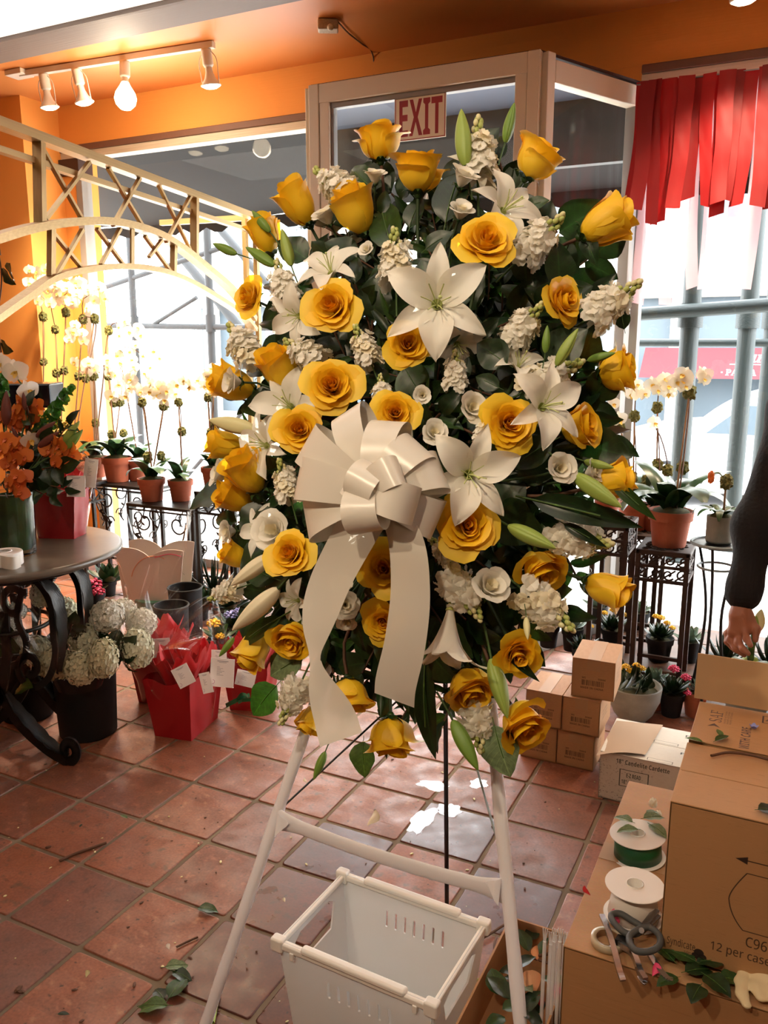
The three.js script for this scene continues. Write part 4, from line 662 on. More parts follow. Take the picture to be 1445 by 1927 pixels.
const mossGeo = (() => { const g = new THREE.IcosahedronGeometry(1, 3), p = g.attributes.position; for (let i = 0; i < p.count; i++) { const x = p.getX(i), y = p.getY(i), z = p.getZ(i), k = 1 + 0.45 * noise.noise(x * 5, y * 5, z * 5) + 0.25 * noise.noise(x * 13, y * 13, z * 13); p.setXYZ(i, x * k, y * k * 1.25, z * k); } g.computeVertexNormals(); return g; })();
const potGeo = lathe([[0, 0], [0.36, 0], [0.375, 0.02], [0.455, 0.66], [0.5, 0.67], [0.52, 0.9], [0.5, 0.91], [0.47, 0.9], [0.455, 0.8], [0, 0.8]], 28);
const strap = (w, bend) => sheet((u, v) => { const a = (u - 0.5) * 2, ww = w * Math.pow(Math.sin(Math.PI * Math.min(1, 0.18 + 0.8 * v)), 0.6); return [a * ww, Math.sin(v * (1.2 + bend)) / (1.2 + bend), (1 - Math.cos(v * (1.2 + bend))) / (1.2 + bend) + Math.abs(a) * ww * 0.45]; }, 4, 9);
const straps = [strap(0.15, 0.2), strap(0.17, 0.8), strap(0.14, 1.2)];
function addFlower(t, p, size, dir, roll, mat = M.orchidWhite, lip = M.lip) { const f = part(t, 'flower', phalGeo, mat); f.position.copy(p).sub(t.position); const m = new THREE.Matrix4().lookAt(dir, V(0, 0, 0), V(0, 1, 0)); f.quaternion.setFromRotationMatrix(m).multiply(new THREE.Quaternion().setFromAxisAngle(V(0, 0, 1), roll)); f.scale.setScalar(size); part(f, 'lip', phalLip, lip); return f; }
function orchid(px, py, d, w, stems, label, o = {}) {
  const base = at(px, py, d); if (o.y !== undefined) base.y = o.y; const W = w * d / 1560, t = thing('potted_orchid', base, label, 'orchid', o.group || null);
  const pot = part(t, 'pot', potGeo, o.pot || pick([M.terracotta, M.terracottaPale])); pot.scale.set(W, W * 0.95, W);
  const s = part(t, 'moss_top', lathe([[0.45, 0.80], [0.40, 0.90], [0.2, 0.98], [0, 1.0]], 14), M.soil); s.scale.set(W, W * 0.95, W);
  const n = o.leaves ?? 6, LL = (o.len ?? 1.5) * W;
  for (let i = 0; i < n; i++) { const l = part(t, 'leaf', straps[i % 3], M.orchidLeaf); l.position.y = W * 0.9; l.rotation.set(0, i / n * 6.28 + rr(-0.3, 0.3), 0); l.rotateX(rr(0.1, 0.5)); l.scale.setScalar(LL * rr(0.8, 1.15)); }
  for (const st of stems) {
    const ms = st.m.map(([x, y], i) => at(x, y, d + (st.dd || 0))); const foot = base.clone().add(V(rr(-0.1, 0.1) * W, W * 0.9, rr(-0.1, 0.1) * W)); const topM = ms[ms.length - 1];
    wpart(t, 'stake', rod(foot, topM.clone().lerp(foot, -0.03), 0.0045, 0.004, 6), M.stake);
    for (const m of ms) { const b = part(t, 'moss_ball', mossGeo, M.moss); b.position.copy(m).sub(base); b.scale.setScalar((o.ms || 0.024) * rr(0.9, 1.15)); b.rotation.y = rnd() * 6; }
    const f0 = st.f[0], end = at(f0[0], f0[1], d + (st.dd || 0) - 0.04);
    wpart(t, 'flower_stem', tube([foot.clone().add(V(0.01, 0, 0.01)), foot.clone().lerp(topM, 0.5).add(V(0.012, 0, 0.01)), topM, topM.clone().lerp(end, 0.5).add(V(0, 0.05, 0.02)), end], 0.0032, 24, 5), M.stemBrown);
    for (const [fx, fy, k, sx, sy] of st.f) for (let i = 0; i < k; i++) { const a = i * 2.4 + fx, q = Math.sqrt((i + 0.4) / k); const p = at(fx + Math.cos(a) * q * sx, fy + Math.sin(a) * q * sy, d + (st.dd || 0) - 0.05 - 0.06 * rnd()); addFlower(t, p, (o.fs || 0.085) * rr(0.85, 1.15), V(rr(-0.2, 0.8), rr(-0.35, 0.2), rr(0.4, 1)).normalize(), rr(-0.4, 0.4), o.fm || M.orchidWhite); }
  }
  return t;
}
seed = 31337;
{
  const zA = -3.55, zB = -3.72, q = (x, y, z) => spot(x, y, z);
  const s2l = q(236, 946, zA + 0.0), s2r = q(362, 942, zA), h2 = s2l.y;
  plantStand(s2l.x, s2r.x, zA - 0.30, zA, h2, 'scroll', 'black scrolled plant stand carrying the terracotta orchid pot nearest the table');
  const s1l = q(168, 908, -3.9), s1r = q(286, 906, -3.9); plantStand(s1l.x, s1r.x, -4.25, -3.9, s1l.y, 'scroll', 'tall black scrolled plant stand at the back left by the orange wall');
  const s3l = q(364, 924, zA), s3r = q(440, 920, zA); plantStand(s3l.x, s3r.x, zA - 0.32, zA, s3l.y, 'x', 'plant stand with crossed bars in its apron left of the flower spray');
  const O = (px, py, z, w, stems, label, o = {}) => { const p = q(px, py, z), d = p.clone().sub(EYE).dot(FWD); return orchid(px, py, d, w, stems, label, { group: 'potted white orchids on the left stands', ...o }); };
  O(287, 948, zA - 0.12, 50, [{ m: [[278, 860], [268, 757]], f: [[238, 735, 6, 38, 22]] }, { m: [[303, 858], [308, 763]], f: [[310, 735, 7, 40, 20]] }], 'white orchid in a terracotta pot at the front of the left stand', { y: h2 });
  O(341, 940, zA - 0.2, 46, [{ m: [[342, 812], [336, 757]], f: [[300, 730, 5, 36, 14]] }], 'white orchid in a darker pot right of the front left pot', { y: h2 });
  O(222, 903, -4.02, 54, [{ m: [[210, 818], [204, 707]], f: [[195, 690, 6, 36, 20]] }, { m: [[232, 815], [226, 757]], f: [[255, 705, 8, 46, 22]] }], 'white orchid in a terracotta pot on the tall back stand', { y: s1l.y });
  O(262, 900, -4.12, 48, [{ m: [[215, 757], [225, 668]], f: [[265, 665, 7, 46, 20]] }], 'white orchid with one arching stem behind the back stand pot', { y: s1l.y });
  O(182, 903, -4.1, 44, [{ m: [[180, 796], [176, 708]], f: [[160, 690, 4, 26, 14]] }, { m: [[204, 700], [205, 622]], f: [[240, 620, 6, 34, 18]] }], 'white orchid with a high moss ball at the left of the back stand', { y: s1l.y });
  O(402, 916, zA - 0.16, 44, [{ m: [[397, 815], [391, 748]], f: [[385, 722, 7, 44, 16]] }, { m: [[404, 800], [402, 735]], f: [[410, 700, 4, 24, 12]] }], 'white orchid on the cross-barred stand left of the flower spray', { y: s3l.y });
  // tall orchids on a side ledge by the orange pier
  const zl = -3.72, lg = q(60, 905, zl), lr = q(150, 905, zl); plantStand(lg.x - 0.1, lr.x, -3.95, zl, lg.y, 'x', 'dark plant stand behind the round table carrying the tallest orchids');
  O(85, 903, zl - 0.1, 44, [{ m: [[82, 681], [81, 596]], f: [[75, 528, 8, 26, 32]] }], 'tallest white orchid in front of the orange pier', { y: lg.y });
  O(113, 903, zl - 0.08, 44, [{ m: [[106, 702], [104, 620]], f: [[100, 560, 6, 34, 24]] }, { m: [[121, 697], [124, 588]], f: [[130, 548, 9, 42, 30]] }], 'tall double-stemmed white orchid beside the tallest one', { y: lg.y });
  O(142, 903, zl - 0.15, 42, [{ m: [[147, 708], [156, 601]], f: [[168, 555, 8, 36, 34]] }, { m: [[161, 712], [178, 600]], f: [[142, 628, 5, 24, 20]] }], 'tall white orchid at the left window mullion', { y: lg.y });
}
// round stone-topped table with scrolled iron legs
const TC = V(-2.50, 0, -1.985), TH = 0.78;
{
  const t = thing('round_table', TC.clone(), 'round stone-topped table on scrolled iron legs at the left edge', 'table');
  part(t, 'table_top', lathe([[0, TH - 0.03], [0.385, TH - 0.03], [0.405, TH - 0.022], [0.405, TH - 0.006], [0.395, TH], [0, TH]], 64), M.stone);
  part(t, 'rim_band', new THREE.TorusGeometry(0.30, 0.012, 6, 48).rotateX(Math.PI / 2).translate(0, TH - 0.05, 0), M.iron);
  const leg = []; // a leg in its own radial plane: (out from the axis, up)
  const strapL = (pts, w = 0.024, th = 0.010) => { const c = new THREE.CatmullRomCurve3(pts.map(([r, y]) => V(r, y, 0))), q = c.getPoints(pts.length * 6); for (let i = 0; i < q.length - 1; i++) leg.push(bar(q[i], q[i + 1].clone().lerp(q[i], -0.08), w, th, V(0, 0, 1))); };
  const curl = (cx, cy, r, a0, turns, dir) => [...Array(15)].map((_, i) => { const s = i / 14, q = r * (1 - 0.68 * s), a = a0 + dir * s * turns * 6.283; return [cx + q * Math.cos(a), cy + q * Math.sin(a)]; });
  strapL([[0.20, 0.655], [0.30, 0.63], [0.355, 0.56], [0.36, 0.46], [0.36, 0.38], [0.32, 0.30], [0.26, 0.27], ...curl(0.245, 0.335, 0.06, -1.57, 1.1, -1)]);
  strapL([...curl(0.20, 0.55, 0.055, 0.5, 1.1, 1).reverse(), [0.25, 0.60], [0.21, 0.50], [0.24, 0.42], [0.22, 0.36], [0.17, 0.34]]);
  strapL([[0.06, 0.52], [0.08, 0.32], [0.16, 0.16], [0.28, 0.06], [0.36, 0.02], ...curl(0.385, 0.055, 0.042, -1.9, 1.0, 1)], 0.036, 0.012);
  strapL([...curl(0.12, 0.585, 0.05, 1.2, 1.0, 1).reverse(), [0.16, 0.62], [0.22, 0.655]]);
  const acanthus = (pts, w) => { const c = new THREE.CatmullRomCurve3(pts.map(([r, y]) => V(r, y, 0))); leg.push(sheet((u, v) => { const p = c.getPoint(v), a = (u - 0.5) * 2, ww = w * Math.pow(Math.sin(Math.PI * (0.05 + 0.9 * v)), 0.6) * (1 + 0.28 * Math.abs(Math.sin(v * 20))); const tg = c.getTangent(v); return [p.x + 0.018 * (1 - a * a) * -tg.y * -1, p.y + 0.018 * (1 - a * a) * -tg.x * 0.5, a * ww]; }, 6, 24)); };
  acanthus([[0.29, 0.66], [0.385, 0.58], [0.40, 0.45], [0.375, 0.32]], 0.034); acanthus([[0.12, 0.26], [0.2, 0.17], [0.30, 0.08], [0.38, 0.035]], 0.028);
  const g = merge(leg).scale(0.85, TH / 0.705, 1), dr = V(0.93, 0, -0.37).normalize(), nn = V(0.37, 0, 0.93).normalize(), ft = onY(132, 1440, 0), off = ft.clone().sub(TC).dot(nn), al = ft.clone().sub(TC).dot(dr) - 0.385 * 0.85; for (const s of [1, -1]) for (const q of [0, Math.PI]) { const l = part(t, 'leg', g, M.iron); l.rotation.y = Math.atan2(0.37, 0.93) + q; l.position.copy(nn.clone().multiplyScalar(s * Math.min(0.26, off)).addScaledVector(dr, q ? -al : al)); }
  part(t, 'stretcher_ring', new THREE.TorusGeometry(0.14, 0.008, 6, 30).rotateX(Math.PI / 2).translate(0, 0.5, 0), M.iron);
}
{ // glass vase with the orange arrangement
  const c = onY(33, 1042, TH), d = c.clone().sub(EYE).dot(FWD), r = 38 * d / 1560, h = 118 * d / 1560;
  const v = thing('glass_vase', c, 'tall clear glass vase of green stems on the round table', 'vase', null);
  part(v, 'glass_body', lathe([[0, 0.0], [r * 0.86, 0], [r * 0.9, 0.004], [r, h], [r - 0.003, h], [r * 0.86, 0.012], [0, 0.012]], 36), phys(0xf2fff4, 0.02, { transmission: 1, thickness: 0.003, ior: 1.48 }));
  part(v, 'rim', new THREE.TorusGeometry(r - 0.0015, 0.002, 6, 36).rotateX(Math.PI / 2).translate(0, h, 0), M.clear);
  const lf = std(0xffffff, 0.6, { map: mottled([58, 92, 44], [26, 54, 26], 128, 5, 71) }); part(v, 'leaf_lining', lathe([[0, 0.02], [r * 0.8, 0.02], [r * 0.92, h - 0.01]], 30), lf);
  const P = (x, y, dd = 0) => at(x, y, d + dd), neck = c.clone().add(V(0, h, 0)), og = 'flowers of the orange arrangement';
  const mok = (x, y, n, sx, sy, label, mat, dd) => { const b = P(x, y, dd), t = thing('orange_orchid', b, label, 'orchid', og); wpart(t, 'stem', tube([neck, neck.clone().lerp(b, 0.5).add(V(0, 0.02, 0)), b], 0.004, 10, 5), M.stemGreen); for (let i = 0; i < n; i++) { const a = i * 2.4, q = Math.sqrt((i + 0.3) / n); addFlower(t, P(x + Math.cos(a) * q * sx, y + Math.sin(a) * q * sy, (dd || 0) - 0.02 + rr(-0.02, 0.02)), 0.062 * rr(0.9, 1.15), V(rr(-0.4, 0.8), rr(-0.2, 0.5), 1).normalize(), rr(-0.5, 0.5), i % 3 ? mat : M.orangeDeep, M.orangeDeep); } };
  mok(22, 850, 9, 26, 30, 'orange orchid cluster at the left edge over the vase', M.orangePetal, -0.05); mok(52, 775, 8, 30, 26, 'topmost orange orchid cluster in the vase arrangement', M.orangePetal, 0.02); mok(112, 850, 9, 30, 24, 'orange orchid cluster leaning right toward the red bag', M.orangePetal, -0.02); mok(32, 912, 6, 18, 26, 'orange orchid cluster hanging over the rim of the vase', M.orangeDeep, -0.09); mok(20, 790, 6, 22, 20, 'orange orchid cluster at upper left of the vase arrangement', M.orangeDeep, 0.05);
  for (const [x0, y0, x1, y1, k, l] of [[12, 800, 12, 735, 'r', 'upright dark red lily bud at the left edge of the arrangement'], [68, 822, 105, 793, 'r', 'dark red lily bud pointing right, upper of two'], [72, 842, 112, 812, 'r', 'dark red lily bud pointing right, lower of two'], [118, 835, 150, 792, 'g', 'reddish green lily bud at the right of the arrangement'], [120, 850, 156, 808, 'd', 'green lily bud pointing right over the red bag'], [35, 830, 22, 802, 'r', 'short dark red lily bud among the orange orchids'], [48, 772, 44, 738, 'r', 'small dark red lily bud at the top of the arrangement']]) { const a = P(x0, y0, -0.04), b = P(x1, y1, -0.05), t = copyOf(k === 'r' ? (buds.r ??= budProto(M.budRed)) : buds[k], l, 'lily buds of the orange arrangement'); t.userData.category = 'lily bud'; t.scale.setScalar(a.distanceTo(b)); turned(t, b.clone().sub(a)); t.position.copy(a); }
  const bell = (pts, l) => { const c0 = P(...pts[0]), t = thing('bell_flower_spike', c0, l, 'flower', og), cv = new THREE.CatmullRomCurve3(pts.map((p) => P(...p))); wpart(t, 'stem', new THREE.TubeGeometry(cv, 12, 0.004, 5), M.stemGreen); const bg = lathe([[0.002, 0], [0.006, 0.008], [0.016, 0.02], [0.02, 0.024]], 8); for (let i = 0; i < 26; i++) { const p = cv.getPoint(0.25 + 0.75 * i / 26), b = part(t, 'bell', bg, M.leafBright); b.position.copy(p).sub(t.position); turned(b, V(Math.sin(i * 2.4), 0.4, Math.cos(i * 2.4))); b.scale.setScalar(1.25 - 0.6 * i / 26); } };
  bell([[70, 850, 0], [95, 790, 0], [135, 728, 0.02]], 'green bell flower spike leaning right above the orange orchids'); bell([[10, 830, 0.05], [3, 760, 0.05], [4, 705, 0.05]], 'green bell flower spike at the left edge of the photo');
  { const t = thing('goldenrod_spray', P(95, 815, 0.02), 'yellow-green goldenrod sprays among the orange orchids', 'flower', og); for (const [x, y] of [[80, 790], [108, 825], [118, 800], [72, 815], [98, 838]]) { const k = []; const s = new THREE.SphereGeometry(0.0042, 5, 4); for (let i = 0; i < 50; i++) k.push(s.clone().translate(...P(x + rr(-14, 14), y + rr(-12, 12), rr(-0.03, 0.03)).toArray())); wpart(t, 'spray', merge(k), std(new THREE.Color(0xb09a28), 0.7)); wpart(t, 'stem', tube([neck, P(x, y)], 0.002, 4, 4), M.stemGreen); } }
  for (const [x0, y0, x1, y1, k] of [[60, 900, 130, 920, 0], [50, 880, 120, 880, 1], [20, 890, -10, 930, 1], [70, 870, 140, 800, 2], [60, 860, 60, 760, 0], [40, 900, 100, 940, 0], [30, 870, 75, 905, 1], [10, 880, 20, 930, 2], [60, 880, 90, 830, 1]]) branch(P(x0, y0, 0.02), P(x1, y1, -0.03), k, 'green leafy branch of the vase arrangement ' + (y1 > 900 ? 'hanging over the vase rim' : y1 < 850 ? 'rising between the orange flowers' : 'beside the lower orange flowers') + (x1 > 95 ? ' on the right' : x1 > 50 ? ' in the middle' : ' on the left'), 'foliage of the orange arrangement');
  { const t = thing('white_orchid_stem', P(60, 880, 0), 'white orchid stem with three large blooms left above the orange flowers', 'orchid', og); wpart(t, 'stem', tube([neck, P(55, 820, 0.02), P(52, 745, 0), P(20, 695, 0)], 0.003, 14, 5), M.stemGreen); addFlower(t, P(30, 700, -0.03), 0.095, V(0.5, -0.1, 1).normalize(), 0.2); addFlower(t, P(2, 685, -0.02), 0.085, V(0.3, 0, 1).normalize(), 0); addFlower(t, P(53, 735, -0.03), 0.08, V(1, -0.1, 0.25).normalize(), 0.3); addFlower(t, P(57, 828, -0.05), 0.07, V(0.9, -0.3, 0.3).normalize(), 0.2); }
  { const g = solo('black_box', rbox(-0.13, 0.13, 0, 0.09, -0.08, 0.08, 0.008).rotateY(0.5).translate(...P(45, 765, 0.28).toArray()), std(new THREE.Color(0x11121c), 0.15), 'glossy black boxy shape behind the orange flowers', 'box'); }
}
// gift bags
const cardTex = canvasTex(256, 300, (g, w, h) => { g.fillStyle = '#efeaea'; g.fillRect(0, 0, w, h); g.fillStyle = '#9a94a0'; g.fillRect(70, 26, 120, 7); g.fillRect(90, 40, 80, 5); for (let i = 0; i < 7; i++) g.fillRect(70, 90 + i * 14, 30 + (i * 37 % 60), 4); g.strokeStyle = '#b06a9a'; g.lineWidth = 4; g.beginPath(); g.arc(30, 250, 22, -1.5, 2.2); g.stroke(); });
const cardMat = std(0xffffff, 0.7, { map: cardTex });
const crumple = (r0, r1, h, sd, f = 9, flare = 0) => sheet((u, v) => { const a = u * Math.PI * 2, n = noise.noise(Math.cos(a) * 1.6 + sd, Math.sin(a) * 1.6, v * 3 + sd) * 0.35 + 0.16 * Math.sin(a * f + sd + v * 2) * v; const r = (r0 + (r1 - r0) * v + flare * v * v * v) * (1 + 0.35 * n * v); return [r * Math.cos(a), h * v * (1 + 0.22 * Math.sin(a * 3 + sd) * v + 0.5 * noise.noise(Math.cos(a) * 2.2 + sd, Math.sin(a) * 2.2, sd) * v), r * Math.sin(a)]; }, 56, 10);
function giftBag(p, w, d, h, rot, label, cards, o = {}) {
  const t = thing('gift_bag', p, label, 'gift bag', 'red gift bags'); t.rotation.y = rot;
  const tp = 1.28, q = (sx, sz, v) => V(sx * w / 2 * (1 + (tp - 1) * v), h * v, sz * d / 2 * (1 + (tp - 1) * v));
  const wall = (a, b) => sheet((u, v) => { const A = q(...a, v), B = q(...b, v), p2 = A.lerp(B, u), n = 0.006 * noise.noise(u * 3 + a[0], v * 4, h * 9); return [p2.x + n, p2.y + (v === 1 ? 0.01 * Math.sin(u * 9) : 0), p2.z + n]; }, 8, 8);
  for (const [a, b] of [[[-1, 1], [1, 1]], [[1, 1], [1, -1]], [[1, -1], [-1, -1]], [[-1, -1], [-1, 1]]]) part(t, 'side_panel', wall(a, b), M.redPaper);
  part(t, 'base', box(-w / 2, w / 2, 0, 0.006, -d / 2, d / 2), M.redPaper);
  for (let i = 0; i < (o.tissue ?? 4); i++) part(t, 'tissue', crumple(w * 0.12, w * 0.55, h * 0.6, i * 3 + w * 50, 5).rotateY(i).translate((i % 2 - 0.5) * w * 0.35, h * 0.72, (i > 1 ? 0.2 : -0.2) * d), M.redTissue);
  part(t, 'cellophane', crumple(w * 0.62, w * 0.98, h * 1.55, w * 31 + rot, 7, 0.02).translate(0, 0.01, 0), M.cello);
  const inv = (v) => v.clone().sub(p).applyAxisAngle(V(0, 1, 0), -rot);
  for (const [x, y, dd, cw, ch, roll] of cards) { const c = part(t, 'message_card', new THREE.BoxGeometry(cw, ch, 0.0015), [M.paper, M.paper, M.paper, M.paper, cardMat, M.paper]); c.position.copy(inv(at(x, y, dd))); c.quaternion.setFromAxisAngle(V(0, 1, 0), YAW * 0.8 - rot).multiply(new THREE.Quaternion().setFromEuler(new THREE.Euler(-0.15, 0, roll))); }
  return t;
}
giftBag(onY(118, 1008, TH).setY(TH), 0.14, 0.10, 0.17, 0.35, 'red gift bag with white cards on the round table', [[143, 915, 2.86, 0.066, 0.073, 0.0], [170, 890, 3.02, 0.05, 0.105, -0.12]]);
giftBag(V(-2.064, 0, -2.404), 0.157, 0.215, 0.24, 0.17, 'large red gift bag with a crumpled clear wrap, nearest on the tile floor', [[345, 1272, 2.98, 0.065, 0.075, 0.5], [418, 1266, 3.0, 0.088, 0.105, -0.05], [388, 1285, 2.98, 0.04, 0.075, 0.25]]);
giftBag(V(-2.33, 0, -2.585), 0.17, 0.15, 0.22, 0.2, 'red gift bag behind the black bucket, leftmost on the floor', [[305, 1222, 3.35, 0.07, 0.09, 0.1]]);
giftBag(V(-1.955, 0, -2.70), 0.15, 0.15, 0.2, 0.3, 'red gift bag with a green ribbon right of the largest bag', [[412, 1240, 3.2, 0.06, 0.07, 0.0], [462, 1277, 3.15, 0.075, 0.06, -0.2]]);
solo('green_bow', merge([ribbon([at(425, 1328, 3.12), at(445, 1318, 3.08), at(470, 1308, 3.12)], 0.02, 10, () => V(0, 1, 0.3).normalize()), ribbon([at(442, 1322, 3.1), at(455, 1306, 3.06), at(466, 1312, 3.1), at(448, 1322, 3.08)], 0.018, 14, () => V(0.2, 0.9, 0.4).normalize()), ribbon([at(455, 1318, 3.09), at(480, 1318, 3.08), at(492, 1334, 3.1)], 0.016, 10, () => V(0, 1, 0.3).normalize())]), M.greenRibbon, 'dark green ribbon bow tied on the right-hand red bag', 'ribbon');
{ // tape roll on the table
  const p = onY(12, 1062, TH); const t = thing('ribbon_roll', p.setY(TH), 'roll of white ribbon lying on the round table at the left edge', 'ribbon roll'); part(t, 'roll', lathe([[0.022, 0], [0.052, 0], [0.054, 0.003], [0.054, 0.042], [0.052, 0.045], [0.022, 0.045], [0.022, 0]], 40), M.white); part(t, 'core', lathe([[0.02, 0], [0.022, 0], [0.022, 0.047], [0.018, 0.047]], 24), M.paper); part(t, 'loose_end', ribbon([V(0.03, 0.023, 0.044), V(0.06, 0.023, 0.046), V(0.078, 0.02, 0.03), V(0.07, 0.02, 0.0)], 0.042, 16, () => V(0, 1, 0)), M.satin);
}
// hydrangeas in black buckets
const hydGeo = [0, 1].map((s) => { seed = 55 + s; const k = []; const pet = sheet((u, v) => { const a = (u - 0.5) * 2; return [a * 0.45 * Math.sin(Math.PI * (0.12 + 0.8 * v)), 0.1 + 0.1 * v + 0.12 * a * a, v]; }, 2, 2); for (let i = 0; i < 110; i++) { const y = 1 - 1.75 * (i + 0.5) / 110, r = Math.sqrt(Math.max(0, 1 - y * y)), a = i * 2.39996, q = new THREE.Quaternion().setFromUnitVectors(V(0, 1, 0), V(r * Math.cos(a), y, r * Math.sin(a))); const tw = rnd() * 6; for (let j = 0; j < 4; j++) { const g = pet.clone().scale(0.25, 0.25, 0.25).rotateX(rr(-0.35, 0.35)).rotateY(tw + j * 1.571).applyQuaternion(q).translate(r * Math.cos(a) * rr(0.78, 1.0), y * rr(0.8, 0.95), r * Math.sin(a) * rr(0.78, 1.0)); k.push(g); } } return merge(k); });
const hydCore = new THREE.SphereGeometry(0.8, 14, 10);
const hydMats = [phys(new THREE.Color(0xd8d4b2), 0.65, { transmission: 0.1, thickness: 0 }), phys(new THREE.Color(0xdcdcc0), 0.65, { transmission: 0.1, thickness: 0 }), phys(new THREE.Color(0xe6e4d6), 0.65, { transmission: 0.1, thickness: 0 })];
function bucket(p, r, h, label) { const t = thing('flower_bucket', p, label, 'bucket', 'black flower buckets'); part(t, 'bucket_wall', lathe([[0, 0], [r * 0.86, 0], [r * 0.9, 0.006], [r, h], [r + 0.004, h + 0.003], [r, h + 0.006], [r - 0.004, h], [r * 0.86, 0.012], [0, 0.012]], 36), M.blackMatt); part(t, 'rim', new THREE.TorusGeometry(r + 0.001, 0.004, 6, 36).rotateX(Math.PI / 2).translate(0, h, 0), M.black); return t; }
const BK = V(-2.385, 0, -2.20); bucket(BK, 0.12, 0.30, 'black bucket of cream hydrangeas beside the table foot'); bucket(V(-2.72, 0, -2.2), 0.11, 0.30, 'black bucket of wrapped flowers under the round table');
bucket(onY(327, 1235, 0), 0.082, 0.26, 'empty black bucket in front of its twin behind the red bags'); bucket(onY(353, 1208, 0), 0.085, 0.29, 'empty black bucket behind its twin by the plant stand');
for (const [x, y, w, h, d, mi, label] of [[194, 1240, 52, 80, 2.98, 0, 'tall cream hydrangea head in front at the bucket rim'], [152, 1258, 54, 66, 3.0, 0, 'cream hydrangea head low left of the tall one'], [202, 1160, 58, 60, 3.12, 2, 'white hydrangea head at the top of the bucket'], [258, 1222, 54, 76, 3.1, 1, 'white hydrangea head hanging over the right of the bucket'], [266, 1172, 52, 52, 3.16, 2, 'white hydrangea head with pink wrap at the upper right'], [160, 1204, 56, 60, 3.14, 1, 'shaded hydrangea head behind the iron leg'], [104, 1250, 56, 62, 3.05, 0, 'cream hydrangea head seen through the iron scroll'], [68, 1225, 50, 56, 3.1, 1, 'hydrangea head left of the iron scroll'], [85, 1118, 50, 48, 3.12, 1, 'hydrangea head just under the table top'], [232, 1150, 44, 44, 3.2, 2, 'small white hydrangea head at the back of the bucket'], [118, 1150, 50, 50, 3.2, 1, 'hydrangea head behind the acanthus leaf of the leg']]) {
  const c = at(x, y, d), t = thing('hydrangea', c, label, 'hydrangea', 'hydrangeas in the black bucket'), s = w * d / 1560 / 2 * 1.1; const m = part(t, 'bloom', hydGeo[mi % 2], hydMats[mi]); m.scale.set(s, s * h / w, s); m.rotation.set(rr(-0.3, 0.3), rnd() * 6, rr(-0.3, 0.3)); const k = part(t, 'bloom_core', hydCore, hydMats[0]); k.scale.copy(m.scale).multiplyScalar(0.92);
  const foot = (x < 100 ? V(-2.7, 0.2, -2.2) : BK.clone().setY(0.2)); wpart(t, 'stem', tube([c, c.clone().lerp(foot, 0.5).add(V(0, 0.03, 0)), foot], 0.004, 8, 5), M.stemGreen);
}
for (const [x0, y0, x1, y1, k] of [[190, 1215, 240, 1205, 1], [180, 1190, 215, 1230, 1], [210, 1190, 245, 1250, 0], [120, 1210, 140, 1170, 1]]) branch(at(x0, y0, 3.12), at(x1, y1, 3.06), k, 'green leaves between the hydrangea heads', 'hydrangea leaves');
for (const [x, y, d, r0, r1, h, l, tx, tz] of [[250, 1230, 3.12, 0.05, 0.14, 0.26, 'clear cellophane sleeve flaring right around the white hydrangeas', -0.3, -0.75], [150, 1290, 3.05, 0.08, 0.16, 0.24, 'clear cellophane sleeve round the cream hydrangeas', 0, 0], [20, 1270, 3.0, 0.07, 0.18, 0.36, 'crumpled clear cellophane sleeve under the table at the left edge', 0.1, 0.1]]) { const g = crumple(r0, r1, h, x, 8, 0.03).rotateZ(tz * 0.8).rotateX(tx); g.translate(...at(x, y, d).toArray()); solo('cellophane_sleeve', g, M.cello, l, 'cellophane', null); }
{ const t = thing('wrapped_flowers', at(20, 1180, 3.0), 'wrapped bunch of pale flowers in cellophane under the table', 'flower'); seed = 77; for (let i = 0; i < 7; i++) { const m = part(t, 'bloom', hydGeo[i % 2], hydMats[2]); m.scale.setScalar(0.035); m.position.set(rr(-0.08, 0.08), rr(-0.06, 0.1), rr(-0.05, 0.05)); } for (let i = 0; i < 6; i++) { const l = part(t, 'leaf', LEAF.round, M.leafB); l.position.set(rr(-0.08, 0.1), rr(-0.2, 0), rr(-0.02, 0.08)); l.rotation.set(rr(-1, 1), rr(-1, 1), rr(-2, 2)); l.scale.setScalar(0.09); } }
